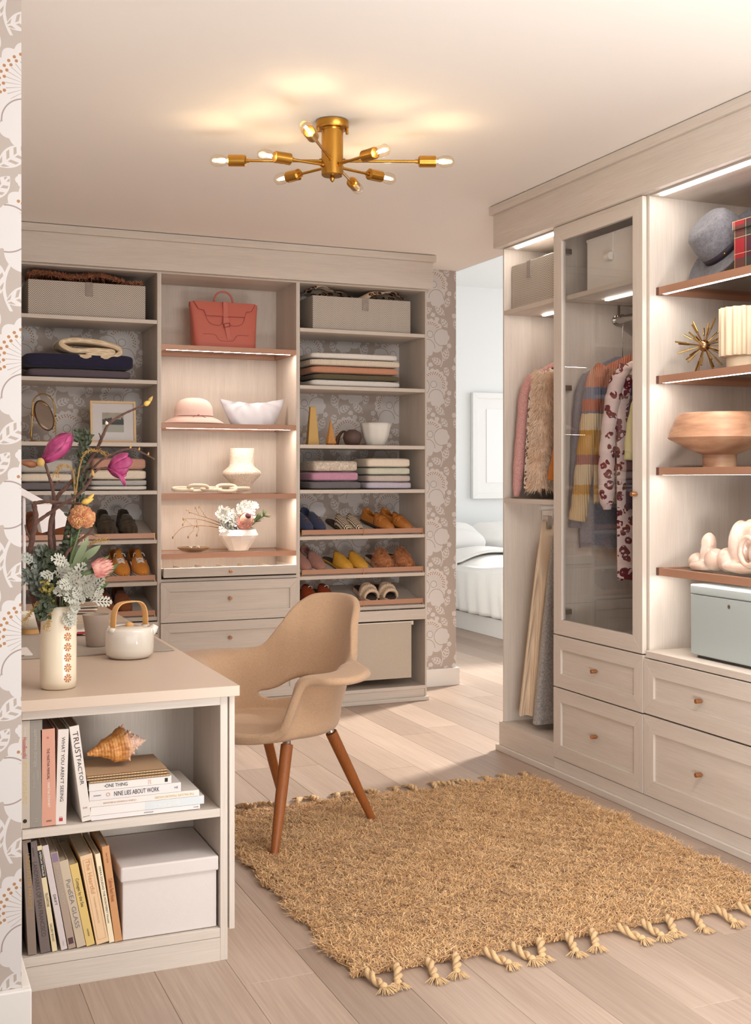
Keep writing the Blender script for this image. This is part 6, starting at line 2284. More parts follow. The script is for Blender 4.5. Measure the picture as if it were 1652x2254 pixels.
z = flat_book('thin white book at the very bottom of the pile', 201, 441, z, 0.0120, 0.20, (220, 213, 210), [('KINFOLK', 0.52, 0.024, 0.003, INK_K), ('OSSE', 0.96, 0.013, 0.003, plain('ink_brown', srgb(120, 92, 80), .7))])
z = flat_book('white book with pale blue spine panel, second from bottom of pile', 200, 450, z, 0.0215, 0.24, (224, 217, 212), [('#', 0.735, 0.155, 0.0205, plain('pale_blue_print', srgb(206, 210, 212), .6)), ('tricia guild', 0.66, 0.068, 0.010, INK_W)])
z = flat_book('white book with upside-down yellow lettering in the pile', 197, 439, z, 0.0160, 0.22, (222, 214, 207), [('THE WILDLIFE TREASURE HOUSES', 0.77, 0.104, 0.006, INK_Y, True), ('CHINA FOREIGN PUBLISHER', 0.27, 0.085, 0.004, INK_TAN, True)])
z = flat_book('white hardback with tall condensed black lettering in the pile', 197, 399, z, 0.0240, 0.19, (220, 212, 209), [('NINE LIES ABOUT WORK', 0.51, 0.116, 0.012, INK_K), ('O', 0.20, 0.010, 0.010, INK_TAN), ('BUCKINGHAM', 0.085, 0.018, 0.003, INK_K), ('>X', 0.945, 0.010, 0.007, INK_K)])
z = flat_book('white paperback with short bold black title under the notebooks', 196, 378, z, 0.0200, 0.18, (222, 215, 208), [('ONE THING', 0.33, 0.056, 0.009, INK_K), ('THE', 0.19, 0.005, 0.0025, INK_K), ('[1]', 0.73, 0.007, 0.009, ink('pale_red', 206, 150, 140)), ('#', 0.935, 0.008, 0.010, INK_K)])
KRAFT = fabric('kraft_card', srgb(188, 152, 112), 300, 0.1, spread=0.08)
for k, lab in enumerate(('kraft paper notebook lowest of three under the shell', 'kraft paper notebook in the middle of three under the shell', 'kraft paper notebook on top, carrying the conch shell')):
    x0, x1 = bx_((197, 192, 193)[k]), bx_((374, 369, 370)[k])
    nb = thing('notebook', lab, 'notebook', (x0, 3.002 + 0.004 * k, z + 0.0004), group='kraft notebooks in the pile')
    m = MB().box(0, x1 - x0, 0, 0.175, 0, 0.0009).box(0, x1 - x0, 0, 0.175, 0.0046, 0.0055).box(0, x1 - x0, 0, 0.001, 0, 0.0055)
    m.build('cover', KRAFT, nb)
    B(0.001, x1 - x0 - 0.001, 0.001, 0.174, 0.0009, 0.0046).build('pages', PAGES, nb)
    st = MB()
    for q in range(26):
        a = 0.006 + (x1 - x0 - 0.012) * q / 25
        st.box(a - 0.0016, a + 0.0016, -0.0005, 0.0, 0.0022, 0.0034)
    st.build('stitching', plain('stitch_thread', srgb(226, 204, 168), 0.8), nb, kind='stuff')
    z += 0.0060
ZSHELL = z


def conch():
    m, nt, b = new_mat('conch_shell')
    x, y, zz, v = coords(nt)
    n = noise_tex(nt, v, 60, 4, 0.6, (1, 2.4, 2.4))
    c = mix(nt, n.op('MULTIPLY_ADD', 2.8, -0.9, clamp=True), srgb(176, 98, 36), srgb(228, 168, 98))
    c = mix(nt, (x - 0.088).op('MULTIPLY', 26.0, clamp=True) * 0.8, c, srgb(236, 206, 190))
    nt.links.new(c, b.inputs['Base Color'])
    b.inputs['Roughness'].default_value = 0.5
    bump(nt, b, ((x * 900.0).sin() + n), 0.3, 0.002)
    x0 = bx_(207)
    r = thing('conch_shell', 'spiky orange conch shell lying on the kraft notebooks', 'shell', (x0, 3.085, ZSHELL + 0.0005), (0, R(-7), R(6)))
    L = 0.160
    prof = [(0.0, 0.004), (.06, .008), (.16, .014), (.30, .024), (.45, .034), (.56, .041), (.62, .043), (.655, .041), (.68, .031), (.74, .029), (.775, .024), (.80, .018), (.85, .0165), (.88, .012), (.92, .009), (.95, .006), (1, .001)]
    bz = 0.038
    def g(a, b_):
        s = prof[0][0] + (prof[-1][0]) * a
        rr_ = interp(s, prof)
        t = 2 * PI * b_
        sp = 1 + 0.06 * math.sin(t - s * 22) + (0.25 * math.exp(-((t - 4.2) / 0.7) ** 2) * math.exp(-((s - 0.42) / 0.2) ** 2))
        return (s * L, rr_ * sp * math.cos(t), bz + 0.006 * math.sin(s * 3) + rr_ * sp * math.sin(t))
    MB().grid(g, 64, 40, wrap_v=True).build('shell_body', m, r, smooth=True)
    sp = MB()
    for s, n_, ln, rad in ((0.62, 8, 0.019, 0.0085), (0.74, 8, 0.013, 0.006), (0.82, 8, 0.009, 0.0045), (0.89, 7, 0.007, 0.0035)):
        rr_ = interp(s, prof)
        for k in range(n_):
            t = 2 * PI * (k + 0.3) / n_ + s
            d = Vector((0.35, math.cos(t), math.sin(t))).normalized()
            p = Vector((s * L - 0.003, rr_ * 0.82 * math.cos(t), bz + 0.006 * math.sin(s * 3) + rr_ * 0.82 * math.sin(t)))
            if p.z + d.z * ln < 0.001:
                ln2 = max(0.004, (p.z - 0.001) / max(0.1, -d.z))
            else:
                ln2 = ln
            sp.tube([p, p + d * ln2 * 0.6, p + d * ln2], [rad, rad * 0.55, 0.0006], 8)
    sp.build('spike', m, r, smooth=True, kind='stuff')
conch()

# lower row of leaning books
ZL = 0.087
LB = [
    ('taupe book with gold lettering at the far left of the lower row', 62, 17.5, 0.288, 2.8, (136, 118, 106), [('UNDERWATER PARADISE', 0.36, 0.140, 0.010, INK_GOLD)]),
    ('dark mauve grey book, second of the lower row', 90, 20, 0.284, 6.8, (112, 98, 94), [('LANDMARKS OF SAN FRANCISCO', 0.52, 0.190, 0.011, plain('ink_dim', srgb(70, 60, 60), .7)), ('KENNEY', 0.10, 0.024, 0.004, plain('ink_dim', srgb(70, 60, 60), .7))]),
    ('slim cream book with a black title block at its top', 115.5, 10.5, 0.272, 8.2, (222, 204, 164), [('#', 0.17, 0.070, 0.0105, INK_K), ('AMERICAN TRAVELER', 0.17, 0.064, 0.005, INK_W), ('YELLOWSTONE', 0.51, 0.036, 0.006, INK_K), ('GALLERY BOOKS', 0.82, 0.046, 0.005, INK_K)]),
    ('slim pale lilac book in the middle of the lower row', 135, 13, 0.272, 10.0, (206, 194, 192), [('DRIFT', 0.52, 0.028, 0.006, INK_K), ('DRIFT', 0.94, 0.014, 0.003, INK_G)]),
    ('grey beige book with violet print at its top', 151, 15.5, 0.252, 10.2, (166, 146, 130), [('MODERN COUNTRY', 0.34, 0.102, 0.008, INK_G), ('#', 0.055, 0.022, 0.013, plain('violet_print', srgb(136, 116, 140), .7)), ('#', 0.92, 0.016, 0.012, plain('dark_print', srgb(84, 54, 58), .7))]),
    ('pale beige book with grey lettering, left of the yellow book', 170, 18.5, 0.228, 11.3, (196, 178, 154), [('Pure', 0.29, 0.032, 0.012, plain('ink_slate', srgb(112, 110, 116), .7)), ('SEA GLASS', 0.57, 0.096, 0.011, plain('ink_slate', srgb(112, 110, 116), .7))]),
    ('mustard yellow book in the lower row', 191, 17.5, 0.216, 11.4, (214, 184, 112), [('Cottages by the Sea', 0.35, 0.075, 0.008, INK_K), ('UNIVERSE', 0.84, 0.020, 0.004, INK_K)]),
    ('thick peach book with a lined border on its spine', 213, 26, 0.234, 10.4, (226, 192, 152), [('The Heartful', 0.25, 0.088, 0.011, ink('rust', 196, 134, 84)), ('VAUGHN MARGOLYE', 0.62, 0.070, 0.004, INK_TAN)]),
    ('slim white book with dark lettering beside the tan one', 241, 11, 0.234, 9.0, (236, 220, 188), [('SIERRA SOLEDAD THE MONTEREY Houses', 0.46, 0.150, 0.005, INK_K)]),
    ('tan orange book at the right end of the lower row', 253.5, 15.5, 0.250, 7.8, (200, 146, 98), [('California Beach Houses', 0.46, 0.060, 0.010, ink('brick', 150, 72, 44)), ('SALT RIVE', 0.12, 0.026, 0.004, ink('brick', 150, 72, 44))]),
]
for lab, px, tp, h, ln, cov, tx in LB:
    r = upright_book(lab, bx_(px), ZL, PXM(tp), h, 0.21, ln, cov, tx)
    if 'border' in lab:
        t = PXM(tp)
        fr = MB()
        for a, b_, c, d in ((0.005, 0.0056, 0.012, h - 0.012), (t - 0.0056, t - 0.005, 0.012, h - 0.012), (0.005, t - 0.005, 0.012, 0.0126), (0.005, t - 0.005, h - 0.0126, h - 0.012)):
            fr.box(a, b_, -0.0004, 0, c, d)
        fr.build('printed_border', INK_TAN, r)

# white lidded box
wx0, wx1 = bx_(270), 0.8165
wbx = thing('lidded_box', 'white fabric box with lid on the lower bookcase shelf', 'box', ((wx0 + wx1) / 2, 3.14, ZL))
CANP = fabric('white_linen_box', srgb(218, 208, 203), 600, 0.12, spread=0.04)
zl0 = z_at(270, 1943, 3.0)
zl1 = z_at(262, 1912, 2.996)
B(wx0, wx1 - 0.003, 3.004, 3.268, ZL + 0.0005, zl0 + 0.01).build('box_body', CANP, wbx, True, bevel=0.003)
B(wx0 - 0.006, wx1 + 0.001, 2.996, 3.275, zl0, zl1).build('box_lid', CANP, wbx, True, bevel=0.005, seg=3)

# ------------------------------------------------------------------ on the desk
DT = DZ + 0.0005
dm = B(0.300, 0.848, 3.640, 4.40, 0, 0.005).build('desk_mat', plain('mat_grey', srgb(170, 158, 146), 0.7), bevel=0.001)
dm.location = (0, 0, DT)
tag(dm, 'taupe leather desk mat behind the white kettle', 'desk mat')

def kettle():
    r = thing('teapot', 'glossy white teapot with bent beech wood handle on the desk', 'teapot', (0.692, 3.562, DT), (0, 0, R(-8)))
    gw = plain('glazed_white', srgb(228, 219, 206), 0.12, spec=0.6, coat=0.6)
    pr = [(0.050, 0.0), (0.062, 0.003), (0.0715, 0.014), (0.0735, 0.030), (0.0735, 0.068), (0.071, 0.086), (0.066, 0.094), (0.062, 0.094), (0.061, 0.088), (0.050, 0.086), (0.001, 0.086)]
    MB().lathe(pr, 56).build('body', gw, r, smooth=True)
    MB().lathe([(0.059, 0.086), (0.058, 0.091), (0.03, 0.096), (0.001, 0.097)], 44).build('lid', gw, r, smooth=True)
    MB().ell((0, -0.004, 0.100), (0.013, 0.013, 0.008), 16, 10).build('lid_knob', wood('beech', 'X', srgb(232, 184, 122), srgb(206, 150, 90), 2, 0.5), r, smooth=True)
    # short spout on the far side
    MB().tube(smooth_path([(0.064, 0.02, 0.072), (0.074, 0.023, 0.082), (0.080, 0.025, 0.092)], 4), [0.016, 0.0155, 0.015, 0.014, 0.013, 0.012, 0.0115, 0.011, 0.0105], 16).build('spout', gw, r, smooth=True)
    # bent strip handle from front-left lug to the back-right lug
    n = 26
    ex = Vector((-0.80, -0.60, 0)); sd = Vector((0.60, -0.80, 0))
    path = []
    for k in range(n + 1):
        t = k / n
        a = PI * t
        w = 0.063 * math.copysign(abs(math.cos(a)) ** 0.55, math.cos(a))
        path.append(ex * w + Vector((0, 0, 0.082 + 0.088 * math.sin(a) ** 0.55)))
    def strip(a, b_):
        i = min(n, int(a * n + 0.5))
        return tuple(path[i] + sd * (b_ - 0.5) * 0.024)
    MB().grid(strip, n + 1, 3).build('handle', 'beech', r, smooth=True, solid=0.003, bevel=0.0006)
    for s in (1, -1):
        p = ex * 0.0635 * s
        MB().tube([p + Vector((0, 0, 0.080)), p + Vector((0, 0, 0.094)) - ex * 0.004 * s], [0.016, 0.013], 14).build('lug', gw, r, smooth=True)
        MB().tube([p + ex * 0.003 * s + Vector((0, 0, 0.092)), p + ex * 0.0062 * s + Vector((0, 0, 0.092))], 0.0038, 12).build('rivet', 'steel', r, smooth=True)
kettle()

cup = MB().lathe([(0.029, 0), (0.031, 0.002), (0.033, 0.03), (0.0385, 0.07), (0.0435, 0.100), (0.0425, 0.102), (0.041, 0.100), (0.036, 0.068), (0.030, 0.02), (0.001, 0.012)], 44, fn=lambda a, zz_: 1 + 0.008 * math.sin(zz_ * 420)).build('stone_cup', plain('grey_stoneware', srgb(168, 150, 136), 0.75, bumps=(200, 0.2)), smooth=True)
cup.location = (0.632, 3.806, DT + 0.0055)
tag(cup, 'grey stoneware cup standing on the desk mat behind the teapot', 'cup')

def vase():
    r = thing('ceramic_vase', 'tall cream vase with cut-out rosettes holding the flowers', 'vase', (0.421, 3.122, DT))
    cw = plain('cream_glaze', srgb(226, 211, 186), 0.3, spec=0.5, coat=0.3)
    MB().lathe([(0.040, 0), (0.0445, 0.003), (0.0465, 0.02), (0.0465, 0.205), (0.0455, 0.214), (0.043, 0.216), (0.0425, 0.20), (0.0425, 0.02), (0.001, 0.012)], 48).build('vase_body', cw, r, smooth=True)
    face = math.atan2(-3.122, -0.421) + R(31)
    cut = plain('cutout_clay', srgb(176, 116, 74), 0.8)
    for k in range(6):
        zc = 0.030 + 0.0268 * k
        m = MB()
        for q in range(8):
            a0 = 2 * PI * q / 8 + 0.2
            pts = []
            for rr_, da in ((0.0022, -0.30), (0.0022, 0.30), (0.0108, 0.27), (0.0113, 0.0), (0.0108, -0.27)):
                u, w = rr_ * math.cos(a0 + da), rr_ * math.sin(a0 + da)
                th = face + u / 0.0466
                pts.append((0.0468 * math.cos(th), 0.0468 * math.sin(th), zc + w))
            m.add(pts, [(0, 1, 2, 3, 4)])
        m.build('cutout_rosette', cut, r)
vase()

# papers, bowl and lamp deeper on the desk
br_ = thing('booklet', 'white booklet lying on the desk mat at the left wall', 'booklet', (0.365, 3.73, DT + 0.0055))
B(-0.06, 0.055, -0.055, 0.10, 0, 0.0045).build('pages', plain('paper_white', srgb(236, 228, 222), 0.7), br_, bevel=0.0005)
lettering(br_, 'Dear Home and Mine', 0.060, 0.006, (0.0, -0.0556, 0.0022), (R(90), 0, 0), INK_K)
lettering(br_, 'about you', 0.040, 0.006, (0.01, -0.01, 0.0048), (0, 0, R(20)), INK_G)
def fan():
    base = at(175, 1352, Z=DT + 0.03)
    r = thing('magazine_pile', 'pile of fanned magazines behind the cream vase', 'magazines', (base.x, base.y, DT))
    cols = ((60, 54, 52), (206, 190, 170), (150, 110, 84), (226, 216, 204), (92, 78, 70), (214, 200, 182), (168, 140, 116))
    B(-0.13, 0.10, 0.0, 0.22, 0, 0.028).build('book_stack', plain('ink_brown2', srgb(196, 176, 152), .7), r)
    for k, c in enumerate(cols):
        M = Matrix.Translation((-0.03, 0.08, 0.030 + 0.0045 * k)) @ Matrix.Rotation(R(-8 + 9 * k), 4, 'Z') @ Matrix.Rotation(R(3), 4, 'Y')
        MB(M).box(-0.06, 0.085, -0.07, 0.10, 0, 0.0035).build('magazine', plain('mag_%d' % k, srgb(*c), 0.5), r)
fan()
def open_mag():
    p = at(188, 1398, Z=DT + 0.006)
    r = thing('open_magazine', 'open magazine with red print behind the grey cup', 'magazine', (p.x, p.y + 0.06, DT + 0.0058))
    def g(a, b_):
        return (-0.10 + 0.20 * a, -0.07 + 0.14 * b_, 0.002 + 0.014 * abs(math.sin(PI * (a * 2) % PI)) * (0.4 + 0.6 * a))
    MB().grid(g, 22, 4).build('page', 'paper_white', r, smooth=True, solid=0.002)
    B(-0.03, 0.0, -0.0725, -0.0705, 0.006, 0.014).build('printed_block', INK_R, r)
open_mag()
def ridged_bowl():
    p = at(70, 1396, Z=DT + 0.006)
    r = thing('ridged_bowl', 'white ridged bowl on a wooden foot at the left wall', 'bowl', (p.x, p.y + 0.03, DT + 0.0055))
    MB().lathe([(0.030, 0), (0.031, 0.016)], 28).build('foot', 'beech', r, auto=40)
    MB().lathe([(0.031, 0.016), (0.050, 0.030), (0.058, 0.052), (0.060, 0.072), (0.057, 0.072), (0.050, 0.04), (0.001, 0.03)], 64, fn=lambda a, zz_: 1 + 0.012 * math.sin(zz_ * 800)).build('bowl_body', plain('bowl_white', srgb(226, 216, 200), 0.5), r, smooth=True)
ridged_bowl()
def desk_lamp():
    Y = 4.30
    base = at(53, 1240, Y=Y)
    r = thing('desk_lamp', 'white desk lamp with slanted shade behind the magnolia', 'lamp', (base.x, Y, DT))
    W_ = plain('lamp_white', srgb(226, 218, 216), 0.4)
    P = lambda px, py, dy=0.0: tuple(at(px, py, Y=Y + dy) - Vector((base.x, Y, DT)))
    MB().lathe([(0.075, 0), (0.075, 0.010), (0.07, 0.013), (0.001, 0.013)], 36).build('base', W_, r, auto=40, bevel=0.001)
    a = Vector(P(53, 1095))
    MB().tube([(0, 0, 0.012), (0, 0, a.z)], 0.006, 10).build('pole', W_, r, auto=40)
    # flat slanted arm, then the shade it carries
    p0, p1 = Vector(P(28, 1072)), Vector(P(118, 1122))
    d = (p1 - p0)
    M = Matrix.Translation(p0) @ Matrix.Rotation(-math.atan2(-d.z, d.x) * -1, 4, 'Y')
    L = d.length
    M = Matrix.Translation(p0) @ Matrix.Rotation(math.atan2(-d.z, d.x), 4, 'Y')
    MB(M).box(0, L, -0.02, 0.02, -0.012, 0.012).build('arm', W_, r, bevel=0.003)
    q = [P(74, 1108), P(118, 1112), P(163, 1150), P(88, 1172)]
    top = [Vector(v) for v in q]
    m = MB()
    f0 = [tuple(v + Vector((0, -0.05, 0))) for v in top]
    f1 = [tuple(v + Vector((0, 0.05, 0))) for v in top]
    m.add(f0 + f1, [(0, 3, 2, 1), (4, 5, 6, 7), (0, 1, 5, 4), (1, 2, 6, 5), (3, 0, 4, 7)])
    m.build('shade', W_, r, bevel=0.002)
    lo, hi = top[3], top[2]
    e = MB()
    e.add([tuple(lo + Vector((0.004, -0.046, 0.001))), tuple(hi + Vector((-0.004, -0.046, 0.001))), tuple(hi + Vector((-0.004, 0.046, 0.001))), tuple(lo + Vector((0.004, 0.046, 0.001)))], [(0, 1, 2, 3)])
    e.build('diffuser', emitter('lamp_glow', (1.0, 0.93, 0.84), 3.0), r)
desk_lamp()

# ------------------------------------------------------------------ flowers in the cream vase
VX, VY, VZ = 0.421, 3.122, DT + 0.20
BASE = Vector((VX, VY, VZ))
def fp(px, py, dy=0.0):
    """photo point on a plane through the vase, as an offset from the vase mouth"""
    return at(px, py, Y=VY + dy) - BASE


MAG = None
def magnolia_mat():
    m, nt, b = new_mat('magnolia_petal')
    x, y, z, v = coords(nt)
    n = noise_tex(nt, v, 40, 3, 0.5)
    nt.links.new(mix(nt, n.op('MULTIPLY_ADD', 2.4, -0.7, clamp=True), srgb(112, 26, 70), srgb(182, 68, 120)), b.inputs['Base Color'])
    b.inputs['Roughness'].default_value = 0.5
    b.inputs['Subsurface Weight'].default_value = 0.0
    MATS['magnolia_petal'] = m
    return m
MAG = magnolia_mat()


def petal(parent, p, d, out, L, W, cupv, mat, name='petal', n=9, curl=0.0):
    """broad spoon-shaped petal"""
    d = Vector(d).normalized(); out = Vector(out)
    s = d.cross(out).normalized(); out = s.cross(d).normalized()
    p = Vector(p)
    def g(a, b_):
        t = a
        w = W * math.sin(PI * (0.12 + 0.62 * t)) ** 0.8 * (1 - 0.8 * max(0.0, (t - 0.78) / 0.22) ** 2)
        k = (b_ - 0.5) * 2
        c = p + d * L * t + out * (math.sin(PI * t) * L * 0.20 + curl * L * t * t)
        return tuple(c + s * w * math.sin(k * 1.1) - out * w * cupv * (1 - math.cos(k * 1.2)))
    return MB().grid(g, n, 7).build(name, mat, parent, smooth=True, solid=0.0012)


def branch(label, paths, name='magnolia_branch', group='magnolia branches in the vase', mat=BARK):
    r = thing(name, label, 'branch', tuple(BASE), group=group)
    m = MB()
    for pts, r0, r1 in paths:
        sp = smooth_path(pts, 6)
        k = len(sp)
        m.tube(sp, [(r0 + (r1 - r0) * i / (k - 1)) * (1 + 0.12 * math.sin(i * 2.3)) for i in range(k)], 9)
    m.build('wood', mat, r, smooth=True)
    return r


def bud(parent, p, d, L, W, mat, name='bud'):
    q = Vector((0, 0, 1)).rotation_difference(Vector(d).normalized()).to_matrix().to_4x4()
    M = Matrix.Translation(p) @ q
    MB(M).lathe([(0.001, 0), (W * 0.8, L * 0.2), (W, L * 0.42), (W * 0.6, L * 0.75), (0.0005, L)], 10).build(name, mat, parent, smooth=True)

FUZZ = fabric('fuzzy_bud', srgb(196, 160, 96), 200, 0.4)
YBUD = plain('yellow_bud', srgb(214, 176, 84), 0.6)
b1 = branch('gnarled magnolia branch bending right with yellow bud and open bloom', [
    ([(-0.012, 0, -0.15), fp(72, 1310), fp(64, 1240), fp(72, 1180), fp(79, 1140), fp(74, 1108)], 0.0085, 0.0065),
    ([fp(74, 1108), fp(104, 1104, -.01), fp(137, 1107, -.01), fp(178, 1108, -.01)], 0.0055, 0.0030),
    ([fp(80, 1150), fp(105, 1132), fp(135, 1112, -.02), fp(170, 1090, -.03), fp(192, 1068, -.03), fp(208, 1040, -.03), fp(222, 1031, -.03), fp(240, 1029, -.03)], 0.0050, 0.0022),
    ([fp(68, 1190), fp(58, 1168), fp(55, 1155)], 0.0030, 0.0015)])
bud(b1, fp(178, 1108, -.01), (1, 0, 0.35), 0.035, 0.0085, YBUD)
bud(b1, fp(190, 1104, -.01), (0.8, 0, 0.8), 0.030, 0.006, YBUD)
bud(b1, fp(206, 1050, -.03), (-0.2, 0, 1), 0.020, 0.005, FUZZ)
# open magenta bloom
c = fp(238, 1029, -.03)
for d, out, L, W in (((1, -.2, .75), (-.4, -.5, 1), .064, .019), ((1, -.4, .30), (0, -1, .6), .066, .021), ((1, .3, .45), (.2, .8, .6), .060, .020), ((.75, -.3, -.85), (.7, -.4, .4), .068, .018), ((.9, .2, -.35), (.2, .9, -.3), .055, .018), ((.95, -.5, -.1), (.1, -1, -.2), .055, .019)):
    petal(b1, c, d, out, L, W, 0.5, MAG)
b2 = branch('upright magnolia branch carrying the large closed magenta bloom', [
    ([(0.004, 0.01, -0.15), fp(118, 1300, .01), fp(113, 1220, .01), fp(110, 1165, .01), fp(119, 1110, .01), fp(116, 1078, .01), fp(107, 1045, .01), fp(98, 1016, .01)], 0.0080, 0.0032),
    ([fp(117, 1070, .01), fp(126, 1062, .01), fp(131, 1058, .01)], 0.0030, 0.0018)])
c = fp(97, 1014, .01)
ax = (fp(152, 962, .01) - c).normalized()
Lb = (fp(158, 957, .01) - c).length
side = ax.cross(Vector((0, 1, 0))).normalized()
for k in range(6):
    a = 2 * PI * k / 6 + 0.4
    o = side * math.cos(a) + Vector((0, 1, 0)) * math.sin(a)
    petal(b2, c + o * 0.004, ax + o * 0.10, o, Lb * (1.0 if k % 2 else 0.93), 0.026, 0.75, MAG, n=12, curl=-0.10)
bud(b2, fp(84, 1024, .0), (-1, -.3, .15), 0.052, 0.0105, plain('brown_scale', srgb(124, 70, 34), 0.5), 'bud_scale')
MB().ell(tuple(fp(89, 1018, -.006)), (0.011, 0.010, 0.012), 14, 10).build('fuzzy_bud', FUZZ, b2, smooth=True)
b3 = branch('long magnolia branch reaching up right towards the framed photo', [
    ([(0.015, 0.015, -0.14), fp(122, 1250, .02), fp(116, 1150, .03), fp(125, 1098, .03), fp(150, 1068, .04), fp(185, 1030, .04), fp(212, 990, .04), fp(228, 955, .04), fp(240, 932, .04), fp(265, 915, .04), fp(292, 902, .04), fp(318, 891, .04)], 0.0068, 0.0026),
    ([fp(222, 966, .04), fp(220, 958, .04), fp(217, 953, .04)], 0.0022, 0.0012)])
bud(b3, fp(316, 892, .04), (1, 0, .6), 0.024, 0.0075, YBUD)
bud(b3, fp(326, 886, .04), (.7, 0, 1), 0.022, 0.0055, FUZZ)
bud(b3, fp(236, 936, .04), (-.3, 0, 1), 0.012, 0.005, plain('pale_scale', srgb(224, 204, 176), .6))
b4 = branch('thin bare magnolia twig arching over the rose sweater', [
    ([(0.02, 0.02, -0.13), fp(140, 1200, .05), fp(175, 1080, .06), fp(215, 1020, .06), fp(255, 996, .06), fp(288, 988, .06), fp(312, 996, .06), fp(340, 1011, .06)], 0.0042, 0.0020)])
for px, py in ((286, 988), (305, 992), (325, 1003)):
    bud(b4, fp(px, py, .06), (.3, 0, 1), 0.010, 0.003, FUZZ)
b5 = branch('short dark twig with a bud crossing below the peach cockscomb', [
    ([(0.02, -0.01, -0.12), fp(140, 1245, -.02), fp(168, 1198, -.02), fp(190, 1178, -.02), fp(206, 1164, -.02)], 0.0050, 0.0028),
    ([fp(190, 1178, -.02), fp(200, 1176, -.02), fp(207, 1178, -.02)], 0.0024, 0.0015)])
bud(b5, fp(206, 1178, -.02), (1, 0, -.1), 0.018, 0.004, BUDM)


def cockscomb():
    c = fp(180, 1140, -.03)
    r = thing('cockscomb_flower', 'peach ruffled cockscomb flower above the green foliage', 'flower', tuple(BASE))
    m, nt, b = new_mat('cockscomb_petal')
    x, y, z, v = coords(nt)
    n = noise_tex(nt, v, 70, 3)
    nt.links.new(mix(nt, n.op('MULTIPLY_ADD', 2.2, -0.6, clamp=True), srgb(178, 98, 72), srgb(220, 168, 112)), b.inputs['Base Color'])
    b.inputs['Roughness'].default_value = 0.85
    # folded, brain-like crest on a heart-shaped head
    def g(a, b_):
        th, ph = 2 * PI * a, PI * (b_ - 0.5) * 0.999
        x, z, y = math.cos(th) * math.cos(ph), math.sin(th) * math.cos(ph), math.sin(ph)
        n1 = mnoise.noise(Vector((x * 2.6 + 3, y * 2.6, z * 2.6)))
        rid = abs(math.sin(n1 * 11 + 5 * mnoise.noise(Vector((x * 5, y * 5, z * 5 + 7)))))
        k = 0.80 + 0.30 * rid + 0.16 * n1
        if z < 0:
            k *= 1.0 - 0.30 * math.exp(-(x / 0.28) ** 2) * -z
        return (c.x + x * 0.031 * k, c.y + y * 0.019 * k, c.z + z * 0.030 * k)
    MB().grid(g, 110, 70, wrap_u=True).build('crest', m, r, smooth=True)
    MB().tube(smooth_path([(0.01, -0.01, -0.12), fp(150, 1260, -.02), fp(168, 1190, -.025), c + Vector((0, 0.004, -0.014))], 5), [0.003] * 15 + [0.008], 8).build('stem', LEAFG, r, smooth=True)
cockscomb()

# pink protea pointing right with its green leaves
pc = fp(206, 1256, -.085)
pr_ = protea(BASE + pc, (0.86, -0.15, 0.30), 0.036, 'half-open pink protea at the right of the vase bouquet', PROTEA, 0.42, core=False)
PROTEA2 = None
for (pp, e, W) in (((190, 1268), (241, 1222), .0085), ((200, 1290), (262, 1240), .010), ((205, 1300), (240, 1282), .008), ((178, 1262), (190, 1225), .008)):
    a = fp(pp[0], pp[1], -.05); b_ = fp(e[0], e[1], -.055)
    m = MB(); blade(m, a - pc, b_ - a, (0, -1, .3), (b_ - a).length, W, 7, 0.05, 0.3)
    m.build('leaf', LEAFG, pr_, smooth=True)
for (pp, e, lab) in (((158, 1240), (170, 1120), 'tall narrow green leaf behind the peach cockscomb stem'), ((160, 1250), (196, 1180), 'broad pale green leaf slanting right of the cockscomb stem'), ((176, 1235), (222, 1200), 'slim pale green leaf arching right over the protea')):
    r = thing('tulip_leaf', lab, 'leaf', tuple(BASE), group='long leaves in the vase')
    a = fp(pp[0], pp[1], -.01); b_ = fp(e[0], e[1], -.02)
    m = MB(); blade(m, a, b_ - a, (0.1, -1, .2), (b_ - a).length, 0.010, 9, -0.04, 0.35)
    m.build('leaf_blade', LEAFP if 'pale' in lab else LEAFG, r, smooth=True)
    MB().tube([(0.0, 0, -0.10), tuple(a * 0.6), tuple(a)], [0.0022, 0.002, 0.002], 6).build('stalk', LEAFP, r, smooth=True)

